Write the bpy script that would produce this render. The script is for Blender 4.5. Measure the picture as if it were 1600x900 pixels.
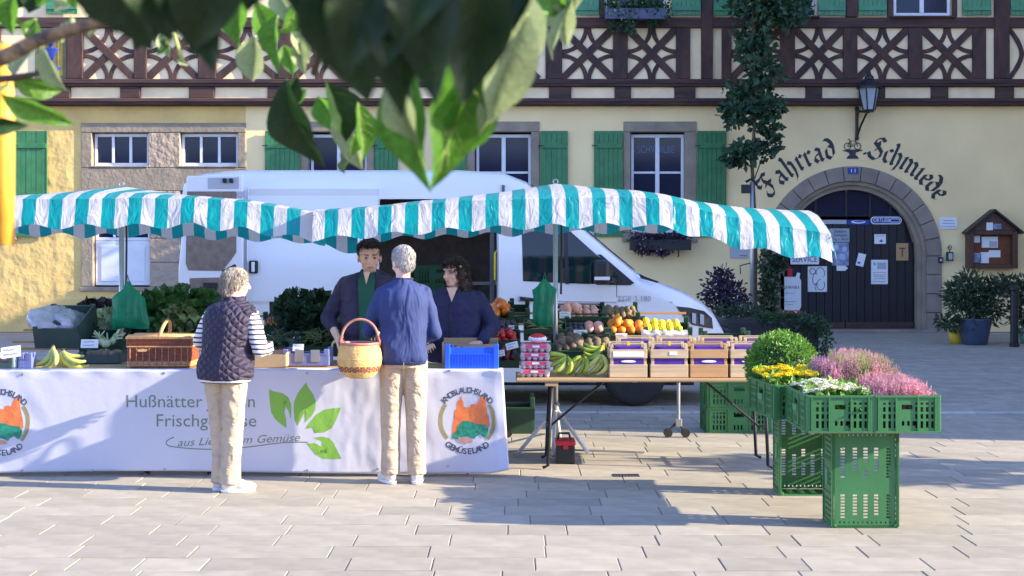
import bpy, bmesh, math, random
from mathutils import Vector, Matrix, Euler, noise
R = math.radians
random.seed(7)
sc = bpy.context.scene
for o in list(bpy.data.objects): bpy.data.objects.remove(o)
C = sc.collection

# ---------------- camera, sky, sun, exposure ----------------
F_PX, HZ, CH = 2100.0, 389.0, 1.72          # focal length in photo pixels, horizon row, eye height
cam_d = bpy.data.cameras.new('camera'); cam = bpy.data.objects.new('camera', cam_d); C.objects.link(cam)
cam.location = (0, 0, CH); cam.rotation_euler = (R(90), 0, 0)
cam_d.sensor_width = 36; cam_d.lens = 36 * F_PX / 1600
cam_d.shift_y = -(450 - HZ) / 1600
cam_d.clip_start = .05; cam_d.clip_end = 500
cam_d.dof.use_dof = True; cam_d.dof.focus_distance = 13; cam_d.dof.aperture_fstop = 15
sc.camera = cam
SUN_EL, SUN_AZ = 22.0, 10.0                  # azimuth: degrees the sun stands on the camera's side of +X
w = bpy.data.worlds.new('World'); sc.world = w; w.use_nodes = True
nt = w.node_tree; bg = nt.nodes['Background']
sky = nt.nodes.new('ShaderNodeTexSky'); sky.sky_type = 'NISHITA'; sky.sun_disc = False
sky.sun_elevation = R(SUN_EL); sky.sun_rotation = R(90 + SUN_AZ); sky.ozone_density = 4; sky.dust_density = .3
tint = nt.nodes.new('ShaderNodeMix'); tint.data_type = 'RGBA'; tint.blend_type = 'MULTIPLY'; tint.inputs[0].default_value = 1; tint.inputs[7].default_value = (1.04, .92, 1.06, 1)
nt.links.new(sky.outputs[0], tint.inputs[6]); nt.links.new(tint.outputs[2], bg.inputs[0]); bg.inputs[1].default_value = 0.15
sd = bpy.data.lights.new('sun', 'SUN'); sun = bpy.data.objects.new('sun', sd); C.objects.link(sun)
sd.energy = 3.8; sd.angle = R(.5); sd.color = (1, .87, .64)
_d = Vector((-math.cos(R(SUN_AZ)) * math.cos(R(SUN_EL)), math.sin(R(SUN_AZ)) * math.cos(R(SUN_EL)), -math.sin(R(SUN_EL))))
sun.rotation_euler = _d.to_track_quat('-Z', 'Y').to_euler()
sc.view_settings.view_transform = 'Standard'; sc.view_settings.look = 'None'
sc.view_settings.exposure = 1.9; sc.view_settings.gamma = 1

def X(px, Y): return (px - 800) * Y / F_PX
def Z(py, Y): return CH - (py - HZ) * Y / F_PX
def P(px, py, Y): return Vector((X(px, Y), Y, Z(py, Y)))

# ---------------- materials ----------------
MATS = {}
def mat(name, c, rough=.6, var=.12, vs=6, bump=.15, bs=60, metal=0, c2=None, ovar=0, trans=0, spec=.5, coat=0, dist=.01, gen=False):
    if name in MATS: return MATS[name]
    m = bpy.data.materials.new(name); MATS[name] = m; m.use_nodes = True
    n = m.node_tree.nodes; l = m.node_tree.links; b = n['Principled BSDF']
    b.inputs['Roughness'].default_value = rough; b.inputs['Metallic'].default_value = metal
    b.inputs['Specular IOR Level'].default_value = spec; b.inputs['Coat Weight'].default_value = coat
    tc = n.new('ShaderNodeTexCoord'); co = tc.outputs['Object']
    col = None
    nz = n.new('ShaderNodeTexNoise'); nz.inputs['Scale'].default_value = vs; nz.inputs['Detail'].default_value = 5
    l.new(co, nz.inputs['Vector'])
    mx = n.new('ShaderNodeMix'); mx.data_type = 'RGBA'
    if c2 is None:
        a = [max(0, x * (1 - var)) for x in c]; d = [min(1, x * (1 + var)) for x in c]
    else: a, d = c, c2
    mx.inputs[6].default_value = (*a, 1); mx.inputs[7].default_value = (*d, 1)
    mr = n.new('ShaderNodeMapRange'); mr.inputs[1].default_value = .3; mr.inputs[2].default_value = .7
    l.new(nz.outputs[0], mr.inputs[0]); l.new(mr.outputs[0], mx.inputs[0]); col = mx.outputs[2]
    if ovar:
        oi = n.new('ShaderNodeObjectInfo'); hs = n.new('ShaderNodeHueSaturation')
        r2 = n.new('ShaderNodeMapRange'); r2.inputs[3].default_value = 1 - ovar; r2.inputs[4].default_value = 1 + ovar
        l.new(oi.outputs['Random'], r2.inputs[0]); l.new(r2.outputs[0], hs.inputs['Value']); l.new(col, hs.inputs['Color'])
        col = hs.outputs[0]
    l.new(col, b.inputs['Base Color'])
    if bump:
        nb = n.new('ShaderNodeTexNoise'); nb.inputs['Scale'].default_value = bs; nb.inputs['Detail'].default_value = 4
        l.new(co, nb.inputs['Vector']); bp = n.new('ShaderNodeBump'); bp.inputs['Strength'].default_value = bump
        bp.inputs['Distance'].default_value = dist
        l.new(nb.outputs[0], bp.inputs['Height']); l.new(bp.outputs[0], b.inputs['Normal'])
    if trans:
        tr = n.new('ShaderNodeBsdfTranslucent'); l.new(col, tr.inputs[0]); ms = n.new('ShaderNodeMixShader')
        ms.inputs[0].default_value = trans; l.new(b.outputs[0], ms.inputs[1]); l.new(tr.outputs[0], ms.inputs[2])
        l.new(ms.outputs[0], n['Material Output'].inputs[0])
    return m
def M(k): return MATS[k]
def stretch(name, s):
    m = MATS[name]; n = m.node_tree.nodes; l = m.node_tree.links; tc = [x for x in n if x.bl_idname == 'ShaderNodeTexCoord'][0]
    mp = n.new('ShaderNodeMapping'); mp.inputs['Scale'].default_value = s; mp.inputs['Rotation'].default_value = (0, R(18), 0); l.new(tc.outputs['Object'], mp.inputs[0])
    for x in n:
        if x.bl_idname == 'ShaderNodeTexNoise' and x.inputs['Scale'].default_value != 8: l.new(mp.outputs[0], x.inputs['Vector']); x.inputs['Distortion'].default_value = .8; x.inputs['Detail'].default_value = 2.5
def wood(name, c, c2, sx=2, sy=2, sz=30, rough=.7, bump=.4, dist=.004):
    m = mat(name, c, rough, c2=c2, bump=bump, bs=1, dist=dist); n = m.node_tree.nodes; l = m.node_tree.links
    tc = [x for x in n if x.bl_idname == 'ShaderNodeTexCoord'][0]; mp = n.new('ShaderNodeMapping')
    mp.inputs['Scale'].default_value = (sx, sy, sz); l.new(tc.outputs['Object'], mp.inputs[0])
    for x in n:
        if x.bl_idname == 'ShaderNodeTexNoise': x.inputs['Scale'].default_value = 1; l.new(mp.outputs[0], x.inputs['Vector']); x.inputs['Distortion'].default_value = .6
    return m

mat('paving', (.335, .298, .240), .85, .16, 5, .5, 120, ovar=.12, dist=.004)
mat('paving_joint', (.19, .165, .14), .9, .2, 8, .3, 90)
mat('plaster_yellow', (.72, .50, .18), .85, .12, 1.6, 1.0, 3.2, dist=.05)
mat('plaster_cream', (.93, .70, .36), .85, .10, .7, .35, 9, dist=.014)
mat('plaster_infill', (.90, .71, .44), .85, .10, 3, .3, 14)
mat('sandstone', (.35, .28, .20), .9, .2, 3.2, .7, 16, c2=(.24, .195, .15), dist=.02)
mat('sandstone_rough', (.44, .33, .24), .9, .2, 4, 1, 9, c2=(.34, .27, .21), dist=.05)
mat('arch_stone', (.33, .27, .215), .9, .2, 2.2, .4, 26, c2=(.22, .185, .155), ovar=.10)
wood('timber', (.095, .045, .034), (.034, .019, .020), 5, 3, 2.2, .8, .9, .012)
wood('timber_h', (.095, .045, .034), (.034, .018, .020), 1.1, 3, 14, .8, .9, .012)
wood('door_wood', (.014, .010, .014), (.006, .005, .009), 14, 3, 1.5, .5, .4)
wood('cabinet_wood', (.11, .045, .025), (.06, .027, .018), 12, 3, 2, .5, .3)
mat('shutter_green', (.04, .19, .07), .55, .18, 6, .25, 30)
mat('shutter_pale', (.06, .24, .12), .55, .15, 6, .25, 30)
mat('white_paint', (.72, .73, .76), .4, .05, 5, .03, 30)
mat('window_glass', (.010, .016, .045), .08, .2, 2, .02, 3, spec=.30)
mat('van_glass', (.008, .012, .014), .04, .2, 2, 0, 3, spec=.5)
mat('van_white', (.80, .79, .78), .22, .02, 2, 0, 3, coat=.5)
mat('plywood', (.25, .19, .145), .8, .2, 14, .1, 60, c2=(.17, .125, .095))
mat('black_plastic', (.018, .018, .02), .45, .2, 8, .1, 90)
mat('rubber', (.02, .02, .02), .8, .2, 8, .2, 40)
mat('chrome', (.6, .6, .62), .2, .05, 8, 0, 1, metal=1)
mat('steel', (.42, .43, .45), .35, .08, 8, .05, 50, metal=.8)
mat('black_metal', (.02, .02, .022), .4, .2, 8, .05, 40, metal=.3)
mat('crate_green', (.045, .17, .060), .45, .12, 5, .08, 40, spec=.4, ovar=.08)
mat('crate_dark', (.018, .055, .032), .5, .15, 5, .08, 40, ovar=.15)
mat('crate_slate', (.04, .07, .068), .5, .15, 5, .08, 40)
mat('crate_blue', (.012, .10, .72), .4, .06, 5, .05, 40)
mat('crate_blue_dull', (.14, .17, .36), .5, .1, 5, .05, 40)
wood('box_wood', (.62, .47, .29), (.45, .33, .20), 3, 3, 40, .7, .3)
wood('box_wood_dark', (.52, .30, .13), (.42, .24, .11), 3, 3, 40, .7, .3)
wood('table_wood', (.50, .33, .17), (.38, .24, .12), 2, 20, 20, .5, .2)
mat('cardboard', (.42, .29, .17), .85, .1, 4, .1, 50)
mat('purple_card', (.075, .02, .26), .5, .25, 9, .05, 40)
mat('paper', (.80, .80, .82), .7, .04, 9, .05, 30)
mat('paper_blue', (.42, .5, .72), .7, .2, 9, .05, 30)
mat('paper_photo', (.10, .13, .28), .5, .2, 9, .05, 30, c2=(.42, .46, .60))
mat('print_dark', (.03, .03, .04), .6, .1, 9, 0, 30)
mat('print_blue', (.02, .05, .30), .6, .1, 9, 0, 30)
mat('print_red', (.55, .02, .03), .6, .1, 9, 0, 30)
mat('wicker_dark', (.26, .075, .038), .55, .3, 40, .3, 90)
mat('wicker_light', (.60, .33, .14), .5, .2, 40, .3, 90)
mat('bag_green', (.0, .25, .12), .4, .25, 6, 1, 9, trans=.3, dist=.02)
mat('plastic_film', (.62, .62, .70), .2, .25, 10, 1, 11, trans=.3, dist=.02)
mat('skin', (.76, .47, .36), .5, .10, 14, .1, 80)
mat('skin_pale', (.74, .47, .37), .5, .10, 14, .1, 80)
mat('lips', (.45, .17, .15), .5, .1, 9, 0, 1)
mat('hair_grey', (.46, .40, .31), .6, .3, 30, .9, 60, c2=(.22, .18, .14))
mat('hair_white', (.58, .54, .49), .6, .3, 30, .9, 60, c2=(.32, .29, .26))
mat('hair_black', (.016, .011, .010), .5, .3, 30, .8, 60)
mat('hair_brown', (.030, .014, .012), .45, .3, 30, .9, 50)
mat('sweater_blue', (.024, .042, .145), .85, .10, 8, .7, 6, dist=.06)
mat('fleece_navy', (.022, .024, .080), .9, .12, 8, .8, 8, dist=.06)
mat('jacket_navy', (.03, .024, .066), .8, .12, 8, .8, 8, dist=.06)
mat('shirt_green', (.01, .085, .055), .85, .12, 8, .2, 20)
mat('chino', (.50, .385, .275), .85, .10, 8, 1, 7, dist=.04)
for _n, _s in (('chino', (1.2, 1.2, 1.7)), ('sweater_blue', (1.5, 1, .45)), ('fleece_navy', (1.4, 1, .5)), ('jacket_navy', (1.4, 1, .5))): stretch(_n, _s)
mat('shoe_white', (.66, .62, .58), .6, .08, 9, .2, 40)
mat('eye_white', (.36, .34, .33), .3, .02, 9, 0, 1)
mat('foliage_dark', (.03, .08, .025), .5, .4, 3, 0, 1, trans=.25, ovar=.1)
mat('foliage_tree', (.032, .085, .040), .55, .5, 2, 0, 1, trans=.2)
mat('foliage_olive', (.05, .085, .04), .5, .45, 3, 0, 1, trans=.25)
mat('foliage_purple', (.05, .035, .07), .55, .4, 3, 0, 1, trans=.2)
mat('foliage_box', (.15, .32, .045), .5, .4, 9, 0, 1, trans=.35)
mat('kale', (.022, .06, .028), .5, .4, 9, .5, 50, trans=.15)
mat('salad', (.05, .13, .03), .5, .45, 9, .5, 50, trans=.2)
mat('red_lettuce', (.045, .022, .03), .5, .4, 9, .5, 50)
mat('pale_green', (.42, .50, .30), .5, .2, 14, .2, 50)
mat('bark', (.09, .065, .045), .9, .3, 12, .7, 30)
mat('soil', (.05, .035, .025), .95, .3, 20, .6, 40)
mat('flower_yellow', (.92, .68, .01), .6, .15, 20, 0, 1, trans=.2)
mat('flower_white', (.78, .76, .58), .6, .12, 20, 0, 1, trans=.2)
mat('heather_pink', (.60, .30, .35), .7, .3, 6, 0, 1, trans=.25)
mat('heather_green', (.30, .33, .12), .7, .3, 6, 0, 1, trans=.25)
mat('heather_purple', (.40, .19, .38), .7, .3, 6, 0, 1, trans=.25)
mat('banana_green', (.33, .42, .05), .4, .2, 14, .05, 30, ovar=.12)
mat('banana_pale', (.50, .52, .13), .4, .2, 14, .05, 30, ovar=.12)
mat('orange_fruit', (.85, .25, .02), .45, .12, 12, .2, 180, ovar=.08)
mat('peach_fruit', (.85, .36, .20), .6, .3, 10, .1, 60, c2=(.72, .42, .44), ovar=.18)
mat('lemon_fruit', (.85, .68, .03), .45, .1, 12, .2, 150, ovar=.06)
mat('tomato_fruit', (.55, .03, .03), .25, .15, 12, 0, 1, ovar=.12)
mat('plum_fruit', (.045, .03, .06), .4, .3, 12, .1, 30, ovar=.2)
mat('potato_skin', (.17, .115, .08), .8, .25, 16, .3, 60, ovar=.2)
mat('onion_red', (.16, .03, .05), .4, .3, 14, .1, 50, ovar=.2)
mat('kiwi_skin', (.20, .14, .08), .8, .2, 20, .3, 90, ovar=.15)
mat('pepper_red', (.72, .09, .02), .25, .3, 5, 0, 1, c2=(.85, .36, .03), ovar=.15)
mat('pod_green', (.16, .20, .07), .5, .2, 10, .1, 40, ovar=.15)
mat('rhubarb', (.50, .07, .08), .5, .3, 8, .1, 40, c2=(.45, .33, .12), ovar=.2)
mat('egg_card', (.50, .42, .42), .85, .08, 10, .3, 60)
mat('egg_label', (.78, .05, .14), .5, .12, 10, 0, 40)
mat('basket_straw', (.72, .46, .17), .65, .2, 20, .6, 70, dist=.01)
mat('lantern_glass', (.35, .42, .48), .15, .1, 3, 0, 1, spec=.6)
mat('pot_blue', (.055, .075, .14), .5, .1, 5, .05, 30)
mat('pot_yellow', (.65, .45, .03), .5, .1, 5, .05, 30)
mat('pot_mint', (.30, .48, .36), .5, .1, 5, .05, 30)
mat('stake_orange', (.85, .42, .05), .55, .2, 6, .3, 20)
mat('roof_tile', (.25, .09, .05), .9, .2, 5, .3, 30)

# ---------------- mesh builder ----------------
class MB:
    def __init__(s): s.v = []; s.f = []; s.M = Matrix.Identity(4)
    def add(s, vs, fs):
        k = len(s.v); s.v += [tuple(s.M @ Vector(p)) for p in vs]; s.f += [tuple(i + k for i in f) for f in fs]; return s
    def bx(s, x0, y0, z0, x1, y1, z1):
        return s.add([(x0,y0,z0),(x1,y0,z0),(x1,y1,z0),(x0,y1,z0),(x0,y0,z1),(x1,y0,z1),(x1,y1,z1),(x0,y1,z1)],
                     [(0,3,2,1),(4,5,6,7),(0,1,5,4),(1,2,6,5),(2,3,7,6),(3,0,4,7)])
    def rb(s, c, size, rot=(0,0,0)):
        old = s.M; s.M = old @ Matrix.Translation(c) @ Euler(rot).to_matrix().to_4x4()
        a, b, d = (q / 2 for q in size); s.bx(-a, -b, -d, a, b, d); s.M = old; return s
    def tube(s, pts, r, n=8, cap=True, flat=1.0):
        pts = [Vector(p) for p in pts]; rs = r if isinstance(r, (list, tuple)) else [r] * len(pts)
        vs = []; fs = []; up = None
        for i, p in enumerate(pts):
            d = (pts[min(i+1, len(pts)-1)] - pts[max(i-1, 0)]).normalized()
            if up is None: up = Vector((0, 0, 1)) if abs(d.z) < .9 else Vector((0, 1, 0))
            a = d.cross(up).normalized(); up = a.cross(d).normalized()
            for k in range(n):
                t = 2 * math.pi * k / n; vs.append(p + a * math.cos(t) * rs[i] + up * math.sin(t) * rs[i] * flat)
        for i in range(len(pts)-1):
            for k in range(n):
                q = (k+1) % n; fs.append((i*n+k, i*n+q, (i+1)*n+q, (i+1)*n+k))
        if cap: fs.append(tuple(range(n-1, -1, -1))); fs.append(tuple((len(pts)-1)*n+k for k in range(n)))
        return s.add(vs, fs)
    def ball(s, c, r, nu=12, nv=8, rot=None):
        if not isinstance(r, (list, tuple)): r = (r, r, r)
        m = Euler(rot).to_matrix() if rot else Matrix.Identity(3); c = Vector(c); vs = [c + m @ Vector((0, 0, r[2]))]
        for j in range(1, nv):
            t = math.pi * j / nv
            for i in range(nu):
                p = 2 * math.pi * i / nu
                vs.append(c + m @ Vector((r[0]*math.sin(t)*math.cos(p), r[1]*math.sin(t)*math.sin(p), r[2]*math.cos(t))))
        vs.append(c + m @ Vector((0, 0, -r[2]))); e = len(vs) - 1; fs = []
        for i in range(nu):
            q = (i+1) % nu; fs.append((0, 1+i, 1+q)); fs.append((e, e-nu+q, e-nu+i))
            for j in range(nv-2): a = 1 + j*nu; fs.append((a+i, a+nu+i, a+nu+q, a+q))
        return s.add(vs, fs)
    def cap(s, a, ra, b, rb, n=12):
        s.tube([a, b], [ra, rb], n); s.ball(a, ra, n, 8); s.ball(b, rb, n, 8); return s
    def lathe(s, prof, n=20, c=(0,0,0), sx=1, sy=1):
        vs = []; fs = []
        for r, z in prof:
            for k in range(n): t = 2*math.pi*k/n; vs.append((c[0]+r*sx*math.cos(t), c[1]+r*sy*math.sin(t), c[2]+z))
        for i in range(len(prof)-1):
            for k in range(n): q=(k+1)%n; fs.append((i*n+k, i*n+q, (i+1)*n+q, (i+1)*n+k))
        fs.append(tuple(range(n-1,-1,-1))); fs.append(tuple((len(prof)-1)*n+k for k in range(n)))
        return s.add(vs, fs)
    def prism(s, poly, y0, y1):       # polygon in x,z, extruded along y
        n = len(poly); vs = [(p[0], y0, p[1]) for p in poly] + [(p[0], y1, p[1]) for p in poly]
        fs = [tuple(range(n)), tuple(range(2*n-1, n-1, -1))] + [(i, i+n, (i+1)%n+n, (i+1)%n) for i in range(n)]
        return s.add(vs, fs)
    def panel(s, xs, zs, filled, y0, y1):   # slab in xz with real holes
        nx, nz = len(xs)-1, len(zs)-1
        fl = [[bool(filled(i, j)) for j in range(nz)] for i in range(nx)]
        for i in range(nx):
            for j in range(nz):
                if not fl[i][j]: continue
                a, b, c, d = xs[i], xs[i+1], zs[j], zs[j+1]
                v = [(a,y0,c),(b,y0,c),(b,y0,d),(a,y0,d),(a,y1,c),(b,y1,c),(b,y1,d),(a,y1,d)]; f = [(0,1,2,3),(5,4,7,6)]
                if i == 0 or not fl[i-1][j]: f.append((4,0,3,7))
                if i == nx-1 or not fl[i+1][j]: f.append((1,5,6,2))
                if j == 0 or not fl[i][j-1]: f.append((4,5,1,0))
                if j == nz-1 or not fl[i][j+1]: f.append((3,2,6,7))
                s.add(v, f)
        return s
    def mesh(s, name, m, smooth=False):
        me = bpy.data.meshes.new(name); me.from_pydata(s.v, [], s.f); me.update()
        if m: me.materials.append(m if not isinstance(m, str) else MATS[m])
        if smooth: me.polygons.foreach_set('use_smooth', [True]*len(me.polygons))
        return me
    def build(s, name, m, parent=None, smooth=False, loc=None, bevel=0):
        o = bpy.data.objects.new(name, s.mesh(name, m, smooth)); C.objects.link(o)
        if parent: o.parent = parent
        if loc: o.location = loc
        if bevel:
            b = o.modifiers.new('bevel', 'BEVEL'); b.width = bevel; b.segments = 2; b.limit_method = 'ANGLE'; b.angle_limit = R(40)
        return o
def box(name, m, parent, *a, bevel=0): return MB().bx(*a).build(name, m, parent, bevel=bevel)
def tag(o, label, cat, group=None, kind=None):
    if label: o['label'] = label
    if cat: o['category'] = cat
    if group: o['group'] = group
    if kind: o['kind'] = kind
    return o
def thing(name, label, cat, loc=(0,0,0), rot=(0,0,0), group=None):
    o = bpy.data.objects.new(name, None); C.objects.link(o); o.location = loc; o.rotation_euler = rot; o.empty_display_size = .1
    return tag(o, label, cat, group)
def children(o): return [c for c in C.objects if c.parent == o]
def copy_tree(o, loc=None, rot=None, label=None, parent=None, group=None):
    c = o.copy(); C.objects.link(c)
    if parent: c.parent = parent
    if loc is not None: c.location = loc
    if rot is not None: c.rotation_euler = rot
    if label: c['label'] = label
    if group: c['group'] = group
    for ch in KIDS(o): copy_tree(ch, parent=c)
    return c
def KIDS(o): return list(o.children)
def structure(o): o['kind'] = 'structure'; return o
def stuff(o): o['kind'] = 'stuff'; return o
_txt = {}
def text_me(s, size, m, extrude=.0015, shear=0, bold=0, spacing=1):
    k = (s, size, m, extrude, shear, bold)
    if k in _txt: return _txt[k]
    cu = bpy.data.curves.new('lettering', 'FONT'); cu.body = s; cu.size = size; cu.extrude = extrude; cu.shear = shear; cu.offset = bold
    cu.align_x = 'CENTER'; cu.align_y = 'CENTER'; cu.resolution_u = 3; cu.space_character = spacing
    o = bpy.data.objects.new('lettering', cu); C.objects.link(o); dg = bpy.context.evaluated_depsgraph_get()
    me = bpy.data.meshes.new_from_object(o.evaluated_get(dg)); bpy.data.objects.remove(o)
    me.materials.clear(); me.materials.append(MATS[m]); me.name = 'lettering'
    _txt[k] = me; return me
def text(s, size, m, parent, loc, rot=(R(90), 0, 0), name='lettering', width=None, **k):
    me = text_me(s, size, m, **k); o = bpy.data.objects.new(name, me); C.objects.link(o); o.parent = parent
    o.location = loc; o.rotation_euler = rot
    if width:
        xs = [v.co.x for v in me.vertices]; o.scale.x = width / max(1e-4, max(xs) - min(xs))
    return o
def leaves(mb, pts, size, aspect=.5, flop=.6, rnd=random):
    for p, nrm in pts:
        s_ = size * rnd.uniform(.6, 1.3); d = (nrm + Vector((rnd.uniform(-1,1), rnd.uniform(-1,1), rnd.uniform(-1,1))) * flop * 1.5)
        if d.length < .01: d = Vector((0,0,1))
        d.normalize(); a = d.cross(Vector((rnd.uniform(-1,1), rnd.uniform(-1,1), rnd.uniform(-1,1)))).normalized(); u = d.cross(a)
        b = p; t = p + d * s_; mid = p + d * s_ * .45; wv = a * s_ * aspect * .5; q = u * s_ * .12
        mb.add([b, mid + wv + q, t, mid - wv + q, mid], [(0,4,1),(4,2,1),(0,3,4),(4,3,2)])
def cloud_pts(blobs, n, rnd=random, shell=.55):
    tot = sum(b[1][0]*b[1][1] if isinstance(b[1], tuple) else b[1]**2 for b in blobs); out = []
    for c, r in blobs:
        rr = r if isinstance(r, tuple) else (r, r, r); k = int(n * rr[0]*rr[1] / tot)
        for _ in range(k):
            v = Vector((rnd.gauss(0,1), rnd.gauss(0,1), rnd.gauss(0,1))).normalized(); q = rnd.uniform(shell, 1.05)
            out.append((Vector(c) + Vector((v.x*rr[0], v.y*rr[1], v.z*rr[2])) * q, v))
    return out
# ---------------- ground ----------------
g = MB().bx(-60, -30, -.3, 60, 90, -.006).build('ground', 'paving_joint'); structure(g)
rnd = random.Random(3)
LENS = [.36, .46, .56, .66, .78]; SLAB = {}
def slab_mb(L, mb, x, y, z=0):
    c = .004; a, b = L - .005, .284
    v = [(x,y,z-.05),(x+a,y,z-.05),(x+a,y+b,z-.05),(x,y+b,z-.05),(x,y,z-c),(x+a,y,z-c),(x+a,y+b,z-c),(x,y+b,z-c),
         (x+c,y+c,z),(x+a-c,y+c,z),(x+a-c,y+b-c,z),(x+c,y+b-c,z)]
    mb.add(v, [(8,9,10,11),(4,5,9,8),(5,6,10,9),(6,7,11,10),(7,4,8,11),(0,1,5,4),(1,2,6,5),(2,3,7,6),(3,0,4,7)])
for L in LENS: m_ = MB(); slab_mb(L, m_, 0, 0); SLAB[L] = m_.mesh('paving_slab', 'paving')
cnt = 0; far = [MB(), MB(), MB(), MB()]; yy = 6.6
while yy < 27.55:
    half = yy * 800 / F_PX + .8; x = -half - rnd.random() * .5
    if yy > 13.5: half = max(half, 9); x = -half - rnd.random() * .5
    while x < half:
        L = rnd.choice(LENS); dz = rnd.uniform(-.0015, .0015)
        if cnt < 300 and yy > 6.9:
            o = bpy.data.objects.new('paving_slab', SLAB[L]); C.objects.link(o); o.parent = g; o.location = (x, yy, dz); cnt += 1
        else: slab_mb(L, rnd.choice(far), x, yy, dz)
        x += L
    yy += .3
for m_ in far:
    if m_.v: stuff(m_.build('paving', 'paving', g))
# a row of flush kerb stones where the square meets the lane
xx = -9
kb = mat('kerb_granite', (.42, .41, .40), .8, .15, 8, .3, 90, ovar=.1)
while xx < 9:
    o = MB().bx(xx, 14.02, -.05, xx + .98, 14.16, .012).build('kerb_stone', 'kerb_granite', g, bevel=.004); xx += .99
# small drain cover
dc = thing('drain_cover', 'small dark iron drain cover let into the paving in front of the right trestle table', 'drain cover', (X(978,10.2), 10.2, 0))
m_ = MB(); m_.bx(-.1,-.06,-.02,.1,-.045,.004).bx(-.1,.045,-.02,.1,.06,.004)
for k in range(9): m_.bx(-.1+k*.0235,-.045,-.02,-.088+k*.0235,.045,.004)
m_.build('grating', 'black_metal', dc)

# ---------------- half timbered house ----------------
HY = 28.0
def hx(p): return (p - 800) / 75
def hz(p): return CH - (p - HZ) / 75
house = thing('half_timbered_house', 'long cream and yellow half-timbered house with brown beams, green shutters and an arched gate', 'house', (0, HY, 0))
def hbox(name, m, x0, y0, x1, y1, d0, d1, bevel=.012, parent=None):     # photo x/y edges, depths towards the viewer (negative) or into the wall
    return MB().bx(hx(x0), d0, hz(y1), hx(x1), d1, hz(y0)).build(name, m, parent or house, bevel=bevel)
BASE = 518.5; TOPW = 166
def wall(name, m, x0, x1, holes, label):
    xs = sorted({x0, x1, *[h[0] for h in holes], *[h[1] for h in holes]}); ys = sorted({TOPW, BASE+4, *[h[2] for h in holes], *[h[3] for h in holes]}, reverse=True)
    def fl(i, j):
        cx = (xs[i]+xs[i+1])/2; cy = (ys[j]+ys[j+1])/2
        return not any(h[0] < cx < h[1] and h[2] < cy < h[3] for h in holes)
    o = MB().panel([hx(q) for q in xs], [hz(q) for q in ys], fl, 0, .45).build(name, m, house); o['label'] = label; return o
wall('wall', 'plaster_yellow', -260, 384, [(-85, 25, 190, 375), (127, 384, 192, 455)], 'sunlit rough yellow plaster wall')
wall('wall', 'plaster_cream', 384, 1860, [(470, 585, 190, 378), (729, 843, 190, 378), (974, 1088, 190, 378), (1180, 1482, 250, BASE+4)], 'smooth pale cream plaster wall')
# arch surround
cx0 = 1331; r_o = 140/75; zc_o = hz(400); r_i = 104/75; zc_i = hz(400)
def arc(c, zc, r, a0, a1, n): return [(c + r*math.cos(a0+(a1-a0)*k/n), zc + r*math.sin(a0+(a1-a0)*k/n)) for k in range(n+1)]
poly = [(hx(1180), -.03), (hx(cx0)-r_o, -.03)] + arc(hx(cx0), zc_o, r_o, math.pi, 0, 32) + [(hx(cx0)+r_o, -.03), (hx(1482), -.03), (hx(1482), hz(250)), (hx(1180), hz(250))]
MB().prism(poly, .001, .45).build('wall', 'plaster_cream', house)
NV = 15
rm = 117/75; zm = hz(400)
for k in range(NV):
    a0 = math.pi*k/NV + .004; a1 = math.pi*(k+1)/NV - .004
    p = arc(hx(cx0), zc_o, r_o, a0, a1, 4) + arc(hx(cx0), zm, rm, a1, a0, 4)
    MB().prism(p, -.035 - rnd.random()*.008, .40).build('stone', 'arch_stone', house, bevel=.008)
for sx_ in (-1, 1):
    zt = zc_o
    for k in range(4):
        z1 = zt - .006; z0 = zt - zc_o/4 + .006; zt -= zc_o/4
        xa, xb = sorted((hx(cx0)+sx_*r_o, hx(cx0)+sx_*rm))
        MB().bx(xa, -.035-rnd.random()*.01, z0, xb, .40, z1).build('stone', 'arch_stone', house, bevel=.012)
for (ra, rb_, d) in ((rm, 111/75, .03), (111/75, r_i, .10)):
    p = [(hx(cx0)-ra, 0)] + arc(hx(cx0), zm, ra, math.pi, 0, 30) + [(hx(cx0)+ra, 0), (hx(cx0)+rb_, 0)] + arc(hx(cx0), zm, rb_, 0, math.pi, 30) + [(hx(cx0)-rb_, 0)]
    MB().prism(p, d, .42).build('arch_moulding', 'sandstone', house)
MB().bx(hx(1190), -.22, -.02, hx(1474), .4, .045).build('door_step', 'arch_stone', house, bevel=.01)
# gate
gate = thing('arched_gate', 'dark brown double plank gate with a glazed fanlight under the stone arch', 'gate', (hx(cx0), HY+.26, .05))
def at_g(x): return x - hx(cx0)
def arch_top(x):  return zm - .05 + math.sqrt(max(.01, r_i**2 - x*x))
npl = 16
for k in range(npl):
    xa = -1.36 + 2.72*k/npl + .004; xb = -1.36 + 2.72*(k+1)/npl - .004; xm = max(abs(xa), abs(xb))
    MB().bx(xa, -.0 + .004*(k % 2), .14, xb, .05, min(2.27, arch_top(xm))).build('plank', 'door_wood', gate, bevel=.005)
MB().bx(-1.36, -.03, .0, -.09, .045, .14).build('bottom_rail', 'timber_h', gate, bevel=.006)
MB().bx(-.07, -.03, .0, 1.36, .045, .14).build('bottom_rail', 'timber_h', gate, bevel=.006)
MB().bx(-1.2, -.03, 2.275, 1.2, .06, 2.37).build('transom', 'door_wood', gate, bevel=.006)
fz = 2.37
pan = [(-math.sqrt(r_i**2-(fz-zm)**2), fz-.05)] + [(r_i*math.cos(t), zm-.05+r_i*math.sin(t)) for t in [math.pi - math.asin((fz-zm)/r_i) - (math.pi-2*math.asin((fz-zm)/r_i))*k/20 for k in range(21)]] + [(math.sqrt(r_i**2-(fz-zm)**2), fz-.05)]
MB().prism(pan, .03, .045).build('fanlight_pane', 'window_glass', gate)
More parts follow.
